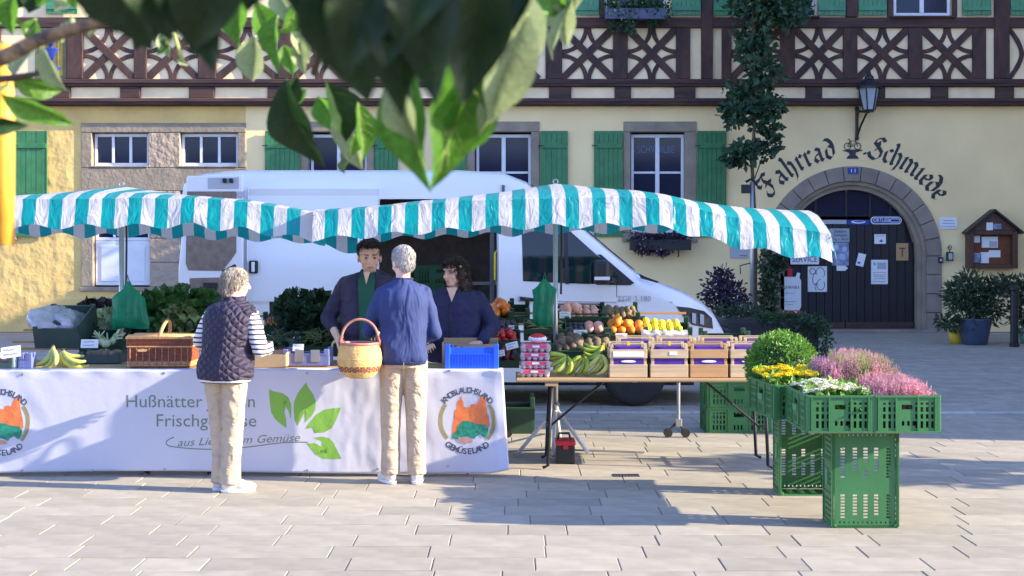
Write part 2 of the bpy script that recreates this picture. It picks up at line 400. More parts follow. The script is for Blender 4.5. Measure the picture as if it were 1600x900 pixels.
for xq in (-.72, -.08, .42, .85): MB().bx(xq, .0, fz, xq+.05, .03, arch_top(max(abs(xq), abs(xq+.05)))-.0).build('glazing_bar', 'door_wood', gate)
MB().ball((-.07, -.03, 2.93), (.05,.05,.05)).bx(-.08,-.02,2.86,-.05,.02,2.95).build('floodlight', 'steel', gate, smooth=True)
MB().bx(-1.6, .1, 0, 1.6, .14, 3.2).build('backing_board', 'door_wood', gate)

def window(px0, px1, py0, py1, d=.16, cols=2, trans=.38, white='white_paint', bar=.045, mid=.09, root=house):
    x0, x1, z0, z1 = hx(px0), hx(px1), hz(py1), hz(py0)
    f = MB(); f.bx(x0, d, z0, x0+bar*1.3, d+.07, z1).bx(x1-bar*1.3, d, z0, x1, d+.07, z1)
    f.bx(x0+bar*1.3, d+.002, z0, x1-bar*1.3, d+.07, z0+bar*1.5).bx(x0+bar*1.3, d+.002, z1-bar*1.5, x1-bar*1.3, d+.07, z1)
    o = f.build('window', white, root, bevel=.006); o['label'] = None or o.get('label', ''); del o['label']
    ix0, ix1 = x0+bar*1.3, x1-bar*1.3; iz0, iz1 = z0+bar*1.5, z1-bar*1.5; wd = (ix1-ix0-mid*(cols-1))/cols
    for c in range(cols):
        a = ix0 + c*(wd+mid)
        if c: MB().bx(a-mid, d-.012, iz0, a-.004, d+.06, iz1).build('mullion', white, o, bevel=.006)
        segs = [(iz0, iz1)]
        if trans:
            zt = iz1 - (iz1-iz0)*trans; MB().bx(a, d+.006, zt-.022, a+wd-.004, d+.05, zt+.022).build('glazing_bar', white, o); segs = [(iz0, zt-.022), (zt+.022, iz1)]
        for (b, c_) in segs: MB().bx(a, d+.03, b, a+wd-.004, d+.042, c_).build('pane', 'window_glass', o)
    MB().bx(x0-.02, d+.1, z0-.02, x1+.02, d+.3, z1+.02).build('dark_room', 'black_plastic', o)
    return o
def surround(x0, x1, y0, y1, ix0, ix1, iy0, iy1):
    hbox('stone_lintel', 'sandstone', x0, y0, x1, iy0, -.03, .3)
    hbox('stone_jamb', 'sandstone', x0, iy0+.3, ix0, iy1, -.028, .3); hbox('stone_jamb', 'sandstone', ix1, iy0+.3, x1, iy1, -.028, .3)
    hbox('stone_sill', 'sandstone', x0-2, iy1+.3, x1+2, y1, -.07, .3)
def shutter(x0, x1, y0, y1, m='shutter_green', d=-.07, rails=(.14, .82), root=house):
    xa, xb, z0, z1 = hx(x0), hx(x1), hz(y1), hz(y0)
    fr = MB(); fr.bx(xa, d, z0, xa+.012, d+.035, z1).bx(xb-.012, d, z0, xb, d+.035, z1)
    o = fr.build('shutter', m, root); n = max(4, round((xb-xa)/.105))
    b = MB()
    for k in range(n):
        a = xa+.012 + (xb-xa-.024)*k/n; b.bx(a+.003, d+.004+.003*(k % 2), z0+rnd.random()*.008, a+(xb-xa-.024)/n-.003, d+.03, z1)
    b.build('boards', m, o)
    for t in rails: zz = z1-(z1-z0)*t; MB().bx(xa+.01, d-.022, zz-.05, xb-.01, d+.003, zz+.05).build('rail', m, o, bevel=.006)
    MB().bx(xb-.03 if x0 < x1-200 else xa-.05, d-.03, z1-(z1-z0)*.14-.012, xa+.06, d-.024, z1-(z1-z0)*.14+.012).build('hinge', 'black_metal', o)
    return o
# ground floor windows
surround(-85, 25, 190, 375, -70, 12, 206, 362); window(-70, 12, 206, 362); shutter(25.5, 75, 205, 370)
for (x0, x1, ix0, ix1, s0, s1) in ((470, 585, 482, 573, (415, 469), (586, 622)), (729, 843, 742, 830, (684, 728), (844, 887)), (974, 1088, 985, 1070, (928, 973), (1089, 1134))):
    surround(x0, x1, 190, 378, ix0, ix1, 206, 364); window(ix0+2, ix1, 209, 363.5)
    shutter(*s0, 205, 370); shutter(*s1, 205, 370)
mat('faint_print', (.10, .13, .26), .5, .1, 5, 0)
text('SCHWALBE', .22, 'faint_print', house, (hx(1026), .185, hz(233)), width=.78)
# stone framed block of windows on the left
st = [('sandstone', 127, 192, 384, 207), ('sandstone', 127, 207.3, 144, 262), ('sandstone', 372, 207.3, 384, 262),
      ('sandstone', 127, 262.3, 384, 298), ('sandstone', 127, 298.3, 146, 448), ('sandstone', 371, 298.3, 384, 448)]
for m_, a, b, c, d in st: hbox('stone', m_, a+.3, b+.3, c-.3, d, -.03, .35, .01)
for (a, b, c, d) in ((232, 207.3, 281.5, 262), (234, 298.3, 281.5, 330), (234, 330.4, 281.5, 372), (234, 372.4, 281.5, 410), (234, 410.4, 281.5, 448)):
    hbox('stone', 'sandstone_rough', a, b, c, d, -.015-rnd.random()*.02, .35, .015)
hbox('stone_sill', 'sandstone', 125, 448.4, 384, 455, -.05, .35)
for (a, b) in ((145, 231.5), (282, 371.5)): window(a, b, 208, 259, d=.12, cols=3, trans=0, mid=.06); 
for (a, b) in ((145, 231.5), (282, 371.5)): hbox('stone_sill', 'sandstone', a, 259.2, b, 262, -.05, .35)
for (a, b) in ((147, 233.5), (282, 370.5)):
    o = window(a, b, 299, 376, d=.10, cols=3, trans=0, mid=.05)
    hbox('door_panel', 'white_paint', a, 376.4, b, 446, .10, .16, .008, o)
    hbox('panel_moulding', 'white_paint', a+9, 384, b-9, 440, .085, .099, .008, o)
# upper storey ---------------------------------------------------
UD = -.14
hbox('jetty_beam', 'timber_h', -260, 155, 1860, 165.5, -.22, .4, .02)
hbox('beam_moulding', 'timber_h', -260, 158, 1860, 161, -.25, -.221, .01)
jo = [(85.5,113),(191,222),(298,337),(420,450),(516,545),(612,642),(708,738),(770,800),(858,892),(960,985),(1053,1085),(1155,1188),(1257,1282),(1340,1380),(1452,1478),(1552,1580),(1655,1690),(1755,1790)]
px_ = -260
for (a, b) in jo + [(1855, 1860)]:
    hbox('infill_panel', 'plaster_infill', px_, 137, a, 154.8, -.10, .3, .012); px_ = b
    if a < 1800: hbox('joist_end', 'timber_h', a, 137.2, b, 154.8, -.17, .3, .012)
hbox('rail_beam', 'timber_h', -260, 125, 1860, 136.8, -.2, .4, .02)
hbox('beam_moulding', 'timber_h', -260, 129, 1860, 132, -.225, -.201, .01)
hbox('sill_beam', 'timber_h', -260, 29, 1860, 45.5, UD-.03, .4, .02)
MB().bx(hx(-260), -.10, hz(125), hx(1860), .2, hz(45.5)).build('infill_panel', 'plaster_infill', house)
posts = [(-20,5),(108,133),(212,232),(312,340),(436,460),(540,562),(640,664),(740,762),(852,878),(957,980),(1055,1077),(1126,1141),(1217,1240),(1315,1337),(1416,1438),(1516,1537),(1620,1640),(1740,1765)]
for a, b in posts: hbox('post', 'timber', a, 45.8, b, 124.7, UD-.02-rnd.random()*.01, -.05, .015)
hbox('corner_post', 'timber', 1094, -90, 1112, 124.7, UD-.05, -.05, .015); hbox('corner_post', 'timber', 1550, -90, 1573, 124.7, UD-.05, -.05, .015); hbox('corner_post', 'timber', 1319, -90, 1337, 28.6, UD-.05, -.05, .015)
def brace(pts, wd, d, m='timber'):
    n = len(pts); L = []; Q = []
    for i, p in enumerate(pts):
        a = Vector(pts[max(0, i-1)]); b = Vector(pts[min(n-1, i+1)]); t = (b-a).normalized(); nn = Vector((-t.y, t.x)) * wd/2 * (1+.08*math.sin(i*2.1+d*900))
        L.append((p[0]+nn.x, p[1]+nn.y)); Q.append((p[0]-nn.x, p[1]-nn.y))
    return MB().prism(L + Q[::-1], d, -.06).build('brace', m, house, bevel=.008)
def lattice(x0, x1):
    a, b = hx(x0)-.01, hx(x1)+.01; z0, z1 = hz(125), hz(45.5); W, H = b-a, z1-z0; q = rnd.uniform(-.004, .004)
    brace([(a, z0), (a+W*.5, z0+H*.5), (b, z1)], .15, UD-.004+q); brace([(a, z1), (a+W*.5, z0+H*.5), (b, z0)], .15, UD+q-.012)
    for (cx_, cz_, t0) in ((a, z0, 0), (b, z0, 90), (b, z1, 180), (a, z1, 270)):
        rx, rz = W*.47, H*.46
        brace([(cx_+rx*math.cos(R(t0+90*k/8)), cz_+rz*math.sin(R(t0+90*k/8))) for k in range(9)], .088, UD+.008-q+.003*(t0/90))
for a, b in ((133,212),(232,312),(340,436),(460,540),(562,640),(664,740),(762,840),(878,957),(980,1055),(1141,1217),(1240,1315),(1337,1416),(1438,1516),(1640,1740)): lattice(a, b)
# last bay: curved St Andrew's cross
for s_ in (-1, 1):
    cxm = hx(1597); zt_, zb = hz(46), hz(124.5)
    brace([(cxm + s_*.32*math.cos(t)**1 * (1 if True else 0) + s_*.0, (zt_+zb)/2 + .53*math.sin(t)) for t in [R(-90+180*k/12) for k in range(13)]] if False else [(cxm + s_*(.05+.27*abs(2*k/12-1)**1.6), zb+(zt_-zb)*k/12) for k in range(13)], .09, UD-.002*s_)
# painted panel with a tiered fountain, far left
pn = hbox('painted_panel', mat('paint_panel', (.10, .13, .09), .8, .3, 9, .3, 20, c2=(.22, .17, .07)), 58, 47, 107.5, 124.5, -.13, -.08)
m_ = MB(); zf = hz(122); fx = hx(83)
for (zz, r_) in ((.12, .2), (.50, .16), (.80, .12)): m_.lathe([(.03, zz-.15), (r_*.5, zz-.06), (r_, zz+.08), (r_*1.05, zz+.1)], 14, (fx, -.135, zf), 1, .25)
m_.lathe([(.05,-.02),(.03,.3),(.03,.9),(.05,.95)], 10, (fx, -.133, zf), 1, .3); m_.build('fountain_relief', 'print_blue', pn, smooth=True)
for s_ in (-1, 1): MB().bx(fx+s_*.19-.05, -.134, hz(120), fx+s_*.19+.05, -.13, hz(52)).build('yellow_ground', mat('ochre', (.45,.30,.05), .8, .2, 9), pn)
# upper wall and windows
MB().panel([hx(q) for q in (-260,150,236,945,1040,1166,1271,1393,1483,1860)], [hz(q) for q in (29,27,-80,-110)], lambda i, j: not (j == 1 and i in (1,3,5,7)), -.10, .3).build('wall', 'plaster_infill', house)
for a, b in ((150,236),(945,1040),(1166,1271),(1393,1483)):
    window(a+1, b-1, -80, 26.5, d=-.10, trans=.4)
    hbox('window_sill', 'timber_h', a-6, 27.3, b+6, 30.5, -.24, -.1, .01)
for a, b in ((77,125),(262,300),(896,935),(1048,1093),(1113,1160),(1275,1318),(1338,1382),(1499,1544),(1574,1618)):
    shutter(a, b, -80, 26 if a > 100 else 24, 'shutter_pale', -.19, (.14, .9))
for a, b in ((1384,1392),(1484,1492),(936,944),(1161,1165)): hbox('post', 'timber', a, -90, b, 28.7, -.16, -.09, .01)
hbox('eaves_board', 'timber_h', -270, -125, 1870, -110, -.5, .3)
rf = MB(); rf.add([(hx(-280),-.7,hz(-118)),(hx(1880),-.7,hz(-118)),(hx(1880),5,hz(-118)+5),(hx(-280),5,hz(-118)+5),(hx(-280),10.7,hz(-118)),(hx(1880),10.7,hz(-118))], [(0,1,2,3),(3,2,5,4),(0,3,4),(1,5,2),(0,4,5,1)])
rf.build('roof', 'roof_tile', house)
MB().bx(hx(-260), .46, 0, hx(1860), 10, hz(-110)).build('core_wall', 'plaster_cream', house) if False else None
for xq in (-260, 1853): MB().bx(hx(xq), .46, 0, hx(xq+7), 10, hz(-110)).build('end_wall', 'plaster_cream', house)
MB().bx(hx(-260), 10, 0, hx(1860), 10.2, hz(-110)).build('rear_wall', 'plaster_cream', house)

# houses beyond the right edge: they throw the big shade over the lane and the facade
def side_house(name, label, x0, y0, y1, h, wdt, m, roof_h):
    t = thing(name, label, 'house', (x0, (y0+y1)/2, 0)); L = (y1-y0)/2
    MB().bx(0, -L, 0, wdt, L, h).build('wall', m, t)
    r_ = MB(); r_.add([(-.0,-L,h),(wdt,-L,h),(wdt,L,h),(-.0,L,h),(wdt/2,-L,h+roof_h),(wdt/2,L,h+roof_h)], [(0,4,5,3),(1,2,5,4),(0,1,4),(2,3,5)]); r_.build('roof', 'roof_tile', t)
    n = int((y1-y0)/2.4)
    for fl in range(int(h//2.9)):
        for k in range(n):
            yc = -L + (k+.5)*(y1-y0)/n; wdw = MB().bx(-.05, yc-.5, 1+fl*2.9, -.0, yc+.5, 2.4+fl*2.9).build('window', 'white_paint', t)
            for q in (-1, 1): MB().bx(-.07, yc+q*.24-.19, 1.08+fl*2.9, -.051, yc+q*.24+.19, 2.32+fl*2.9).build('pane', 'window_glass', wdw)
SH_X = 14.0; TN = math.tan(R(SUN_EL)); SK = math.tan(R(SUN_AZ))
side_house('plaster_house', 'plastered town house standing beyond the right edge of the square', SH_X, 12.05 - (SH_X-4.6)*SK, 25.2, .6+(SH_X+9.67)*TN/math.cos(R(SUN_AZ))-.0, 9, 'plaster_infill', .01)
side_house('tall_house', 'tall town house at the far right corner of the lane', SH_X+.3, 25.3, 42, 17, 9, 'plaster_cream', 3)
# ---------------- white delivery van ----------------
VY = 14.6
def vx(p): return X(p, VY)
def vz(p): return Z(p, VY)
PROF = [(-3.62,2.48),(-3.5,2.56),(-3.0,2.60),(-.6,2.60),(-.1,2.57),(.16,2.47),(.45,2.23),(.75,1.99),(1.1,1.69),(1.37,1.47),(1.5,1.40),(1.8,1.27),(2.0,1.15),(2.12,1.03),(2.22,.85),(2.30,.66),(2.33,.5)]
PROF = [(x if x <= 1.37 else 1.37+(x-1.37)*1.15, z) for x, z in PROF]
def interp(T, x):
    if x <= T[0][0]: return T[0][1]
    for (a, b), (c, d) in zip(T, T[1:]):
        if x <= c: return b + (d-b)*(x-a)/(c-a)
    return T[-1][1]
def vtop(x): return interp(PROF, x)
def voff(x, z):          # how far the side has moved in from the widest point
    o = .13 * max(0, (z-1.05)/1.4)**1.5 + .02*max(0, (.6-z)/.3)
    if x > 1.25: o += .36 * ((x-1.25)/1.23)**2.6
    if x < -3.4: o += .06*((-3.4-x)/.22)**2
    return o
HWID = 1.0
WX = (1.34, -2.30)
def vbot(x):
    b = .27
    for wx in WX:
        if abs(x-wx) < .42: b = max(b, .36 + math.sqrt(max(0, .42**2-(x-wx)**2))*.98)
    return b
FR = [0, .118, .3, .5, .7, .92, 1.0]
def ring(x):
    zt = vtop(x); zb = min(vbot(x), zt-.05); rc = min(.13, (zt-zb)*.25); zs_ = zt - .03 - rc; pts = []
    for f in FR: z = zb + (zs_-zb)*f; pts.append((voff(x, z), z))
    y1 = pts[-1][0]
    for k in (1, 2, 3): t = R(30*k); pts.append((y1 + rc*(1-math.cos(t)), zs_ + rc*math.sin(t)))
    pts.append((y1+rc+.07, zt-.006)); pts.append((1.0, zt)); 
    full = [(VY + p[0], p[1]) for p in pts] + [(VY + 2*HWID - p[0], p[1]) for p in reversed(pts[:-1])]
    return full
van = thing('delivery_van', 'white delivery van parked behind the market stall with its side door slid open', 'van', (0, VY+1, 0))
def vlocal(o): o.location = (0, -(VY+1), 0); return o
OX0, OX1 = vx(592), vx(779)
sts = sorted(set([x if x <= 1.37 else 1.37+(x-1.37)*1.15 for x in (-3.62,-3.56,-3.4,-3.0,-.6,-.1,.16,.3,.45,.6,.75,.92,1.1,1.24,1.37,1.43,1.5,1.6,1.7,1.8,1.9,2.0,2.06,2.12,2.17,2.22,2.26,2.30,2.33)] + [OX0,OX1] + [wx+.43*math.sin(R(t)) for wx in WX for t in range(-90, 91, 12)]))
m_ = MB(); rings = [ring(x) for x in sts]; n_ = len(rings[0]); vs = [(x, y, z) for x, r_ in zip(sts, rings) for (y, z) in r_]; fs = []
for i in range(len(sts)-1):
    for k in range(n_-1):
        if OX0-.001 <= sts[i] and sts[i+1] <= OX1+.001 and 1 <= k < 5: continue
        fs.append((i*n_+k, (i+1)*n_+k, (i+1)*n_+k+1, i*n_+k+1))
fs.append(tuple(range(n_))); fs.append(tuple((len(sts)-1)*n_+k for k in range(n_-1, -1, -1)))
m_.add(vs, fs); body = vlocal(m_.build('body', 'van_white', van, smooth=True))
md = body.modifiers.new('edge', 'EDGE_SPLIT'); md.split_angle = R(38)
def side_poly(name, m, poly, off=.006, parent=van, th=.012):   # plate lying on the side skin
    V = Vector; n = len(poly); vs = []; 
    for o_ in (off, off-th):
        for (x, z) in poly: vs.append((x, VY + voff(x, z) - o_, z))
    mb = MB().add(vs, [tuple(range(n)), tuple(range(2*n-1, n-1, -1))] + [(i, i+n, (i+1)%n+n, (i+1)%n) for i in range(n)])
    o = mb.build(name, m, parent); return vlocal(o) if parent is van else o
def px_poly(L): return [(vx(a), vz(b)) for a, b in L]
# windscreen patch, offset outwards
m_ = MB(); xs_ = [.2,.32,.45,.6,.75,.92,1.1,1.24,1.36]; vs = []
for x in xs_:
    r_ = ring(x)[10:13]
    for (y, z) in r_: vs.append((x+.006, y, z+.009))
nn = 3
m_.add(vs, [(i*nn+k, (i+1)*nn+k, (i+1)*nn+k+1, i*nn+k+1) for i in range(len(xs_)-1) for k in range(nn-1)]); vlocal(m_.build('windscreen', 'van_glass', van, smooth=True))
dw = side_poly('door_window', 'van_glass', [(.10,2.12),(.40,2.11),(.605,1.94),(.95,1.63),(1.27,1.375),(1.25,1.345),(.80,1.34),(.12,1.37)])
side_poly('window_bar', 'black_plastic', [(.565,1.98),(.605,1.945),(.62,1.34),(.58,1.34)], .014)
side_poly('window_trim', 'black_plastic', [(.93,1.66),(.97,1.66),(1.33,1.35),(1.28,1.325),(1.0,1.33),(1.0,1.36),(1.20,1.37)], .010)
for pts in ([(1.134,1.345),(1.141,1.345),(1.141,.95),(1.134,.95)], [(.055,2.2),(.063,2.2),(.063,.45),(.055,.45)], [(1.134,.95),(1.141,.95),(1.0,.62),(.99,.62)]): side_poly('door_seam', 'black_plastic', pts, .003)
for (z0, xa, xb) in ((1.165, .07, 1.13), (1.165, 1.145, 1.75)):
    side_poly('swage_line', mat('van_shade', (.42,.43,.47), .35, .02, 2, 0), [(xa,z0),(xb,z0-.02),(xb,z0-.035),(xa,z0-.018)], .004)
side_poly('rubbing_strip', 'black_plastic', [(.07,.60),(.98,.60),(.98,.50),(.07,.50)], .02)
side_poly('rubbing_strip', 'black_plastic', [(-1.8,.60),(-.15,.60),(-.15,.50),(-1.8,.50)], .015)
side_poly('door_handle', 'black_plastic', [(.08,1.205),(.24,1.185),(.24,1.15),(.09,1.16)], .035, th=.03)
side_poly('wiper_cowl', 'black_plastic', [(1.38,1.452),(1.46,1.415),(1.60,1.365),(1.58,1.35),(1.40,1.40)], .004)
# mirror
m_ = MB().rb((vx(938), VY-.22, vz(425)), (.17,.13,.27)).build('mirror', 'black_plastic', van, bevel=.04); vlocal(m_)
vlocal(MB().rb((vx(938), VY-.29, vz(434)), (.165,.02,.035)).build('mirror_trim', 'van_white', van))
vlocal(MB().tube([(vx(950),VY-.2,vz(436)),(vx(965),VY+.04,vz(440))], .03).build('mirror_arm', 'black_plastic', van))
# headlight, grille, bumper
hl = side_poly('headlight', 'black_plastic', [(X(a,14.75), Z(b,14.75)) for a, b in ((1055,478),(1075,480),(1100,486),(1113,497),(1115,514),(1098,511),(1080,507),(1066,494))], .010)
for (a, b) in ((X(1080,14.75), Z(488,14.75)),(X(1093,14.75), Z(490,14.75))): 
    o = side_poly('lamp', 'lantern_glass', [(a,b),(a+.045,b-.012),(a+.045,b-.125),(a,b-.11)], .018); o.parent = hl; o.location = (0,0,0)
side_poly('front_trim', 'black_plastic', [(2.15,.60),(2.40,.60),(2.42,.45),(2.15,.44)], .01)
for zz in (.62,.74,.86): vlocal(MB().bx(2.36+(.86-zz)*.28, VY+.45, zz, 2.42+(.86-zz)*.28, VY+1.55, zz+.07).build('grille_bar', 'black_plastic', van))
o = text('TGE 3.180', .085, 'van_shade', van, (vx(991), VY+voff(1.33,1.19)-.006-(VY+1), vz(467)), name='badge')
# sliding door, slid back along the side
m_ = MB(); x0, x1 = vx(387), vx(591.5); zs = [.50,.78,.82,1.12,1.16,1.20,1.5,2.1,2.3,2.38]
offs = [.02,.03,.012,.012,.03,.03,.028,.028,.03,.05]
vs = []
for x in (x0, x1):
    for z, q in zip(zs, offs): vs.append((x, VY - .045 + voff(0, z) - q, z))
    for z in reversed(zs): vs.append((x, VY + .0 + voff(0, z), z))
nn = 2*len(zs); fs = [(k, nn+k, nn+(k+1) % nn, (k+1) % nn) for k in range(nn)] + [tuple(range(nn-1, -1, -1)), tuple(range(nn, 2*nn))]
m_.add(vs, fs); sdoor = vlocal(m_.build('sliding_door', 'van_white', van, bevel=.006))
def onto(o): o.parent = sdoor; o.location = (0,0,0); return o
onto(MB().rb((vx(398), VY-.07, vz(417)), (.10,.03,.14)).build('handle_recess', 'black_plastic', sdoor, bevel=.015))
onto(MB().rb((vx(398), VY-.095, vz(417)), (.035,.03,.11)).build('handle', 'van_white', sdoor, bevel=.01))
vlocal(MB().bx(-3.4, VY-.012, 1.40, OX0+.02, VY+.02, 1.43).build('door_rail', 'van_shade', van))
# rear door folded right round against the side
x0, x1 = vx(283), vx(385); DY = VY-.16
rd = MB(); rd.prism([(x0+.10, vz(276)), (x1-.01, vz(274)), (x1, vz(600)), (x0, vz(600)), (x0+.01, vz(420))], DY, DY+.05); rdoor = vlocal(rd.build('rear_door', 'van_white', van, bevel=.012))
def rp(name, m, L, d, th=.012):
    o = MB().prism([(vx(a), vz(b)) for a, b in L], DY-d, DY-d+th).build(name, m, rdoor, bevel=.004); return o
rp('plywood_panel', 'plywood', [(298,300),(374,300),(374,394),(366,406),(352,423),(300,422),(296,412)], .008)
rp('plywood_panel', 'plywood', [(302,434),(347,433),(352,440),(352,520),(303,520)], .008)
rp('handle_recess', 'black_plastic', [(323,441),(345,441),(346,447),(342,454),(326,454),(323,449)], .018)
rp('lamp_recess', 'black_plastic', [(352,422),(372,412),(374,415),(374,428),(352,428)], .008)
rp('latch_recess', 'van_shade', [(330,279),(378,278),(378,296),(330,296)], .006)
for a in (356, 366): rp('latch', 'black_metal', [(a-3,280),(a+3,280),(a+4,287),(a-2,287)], .03, .025)
for b in (300, 430, 560): rp('hinge', 'van_shade', [(376,b),(388,b),(388,b+9),(376,b+9)], .02, .02)
# load bay
inn = thing  # (helper alias unused)
def vb(name, m, *a, bevel=0): return vlocal(MB().bx(*a).build(name, m, van, bevel=bevel))
vb('load_floor', 'plywood', -3.5, VY+.06, .50, -.08, VY+1.9, .55)
vb('plywood_lining', 'plywood', -3.5, VY+1.80, .55, -.09, VY+1.83, 2.42)
vb('bulkhead', mat('bulkhead_grey', (.10,.095,.10), .6, .1), -.11, VY+.10, .55, -.08, VY+1.8, 2.42)
vb('load_ceiling', 'bulkhead_grey', -3.5, VY+.2, 2.40, -.08, VY+1.8, 2.43)
vb('lining_rail', 'steel', -3.5, VY+1.77, 1.28, -.12, VY+1.798, 1.32)
for a in (vx(765),): vb('pillar', 'bulkhead_grey', a, VY+.14, .55, a+.05, VY+.2, 2.35, bevel=.01)
vb('door_step', 'black_plastic', OX0, VY+.03, .47, OX1, VY+.2, .552)
vb('door_frame', 'van_white', OX1-.02, VY+.09, .5, OX1+.03, VY+.16, 2.3)
vlocal(MB().tube([(vx(776),VY+.12,vz(440)),(vx(773),VY+.05,vz(437)),(vx(773),VY+.05,vz(395)),(vx(776),VY+.12,vz(392))], .011).build('grab_handle', 'flower_yellow', van))
vb('underbody', 'black_plastic', -3.5, VY+.18, .22, 2.0, VY+1.82, .46)
vb('wheel_arch_liner', 'black_plastic', 1.34-.44, VY+.24, .3, 1.34+.44, VY+.28, .85); vb('wheel_arch_liner', 'black_plastic', -2.30-.44, VY+.24, .3, -2.30+.44, VY+.28, .85)
for wx in WX:
    for yy_, s_ in ((VY+.05, 1), (VY+1.72, -1)):
        pr = MB(); pr.M = Matrix.Translation((wx, yy_-(VY+1), .345)) @ Matrix.Rotation(R(-90), 4, 'X')
        pr.lathe([(.20,0),(.235,.0),(.25,-.0),(.31,.0),(.338,.03),(.345,.07),(.345,.16),(.33,.21),(.22,.225)], 36); wh = pr.build('wheel', 'rubber', van, smooth=True)
        q = MB(); q.M = Matrix.Translation((wx, yy_-(VY+1)+(.02 if s_ > 0 else .2), .345)) @ Matrix.Rotation(R(-90*s_), 4, 'X')
        q.lathe([(.235,-.005),(.228,-.02),(.222,.035),(.15,.045),(.10,.0),(.085,-.02),(.055,-.03),(.01,-.03)], 30); q.build('rim', 'steel', wh, smooth=True)
        hb = MB(); hb.M = q.M
        for k in range(10):
            t = 2*math.pi*k/10; hb.rb((.185*math.cos(t), .185*math.sin(t), .034), (.055,.035,.02), (0,0,t))
        hb.build('rim_slot', 'black_plastic', wh)
vlocal(MB().bx(-3.66, VY+.05, .40, -3.60, VY+1.95, .60).build('rear_bumper', 'black_plastic', van, bevel=.02))
# row of houses added behind the camera (seen only mirrored in glass and paint)
# ---------------- striped market canopies ----------------
def stripes(name, white, teal, trans):
    m = bpy.data.materials.new(name); MATS[name] = m; m.use_nodes = True; n = m.node_tree.nodes; l = m.node_tree.links; b = n['Principled BSDF']
    tc = n.new('ShaderNodeTexCoord'); uv = n.new('ShaderNodeSeparateXYZ'); l.new(tc.outputs['UV'], uv.inputs[0])
    def mth(op, a, v): q = n.new('ShaderNodeMath'); q.operation = op; l.new(a, q.inputs[0]); q.inputs[1].default_value = v; return q.outputs[0]
    s_ = mth('GREATER_THAN', mth('FRACT', mth('DIVIDE', uv.outputs[0], .202), 0), .5)
    mx = n.new('ShaderNodeMix'); mx.data_type = 'RGBA'; mx.inputs[6].default_value = (*white, 1); mx.inputs[7].default_value = (*teal, 1)
    l.new(s_, mx.inputs[0]); l.new(mx.outputs[2], b.inputs['Base Color']); b.inputs['Roughness'].default_value = .34
    nz = n.new('ShaderNodeTexNoise'); nz.inputs['Scale'].default_value = 7; nz.inputs['Detail'].default_value = 5; nz.inputs['Distortion'].default_value = 1.4
    mp = n.new('ShaderNodeMapping'); mp.inputs['Scale'].default_value = (1.6, 1, .8); l.new(tc.outputs['Object'], mp.inputs[0]); l.new(mp.outputs[0], nz.inputs['Vector'])
    bp = n.new('ShaderNodeBump'); bp.inputs['Strength'].default_value = .9; bp.inputs['Distance'].default_value = .020; l.new(nz.outputs[0], bp.inputs['Height']); l.new(bp.outputs[0], b.inputs['Normal'])
    tr = n.new('ShaderNodeBsdfTranslucent'); l.new(mx.outputs[2], tr.inputs[0]); ms = n.new('ShaderNodeMixShader'); ms.inputs[0].default_value = trans
    l.new(b.outputs[0], ms.inputs[1]); l.new(tr.outputs[0], ms.inputs[2]); l.new(ms.outputs[0], n['Material Output'].inputs[0]); return m
stripes('canopy_cloth', (.66, .65, .66), (.0, .34, .37), .38)
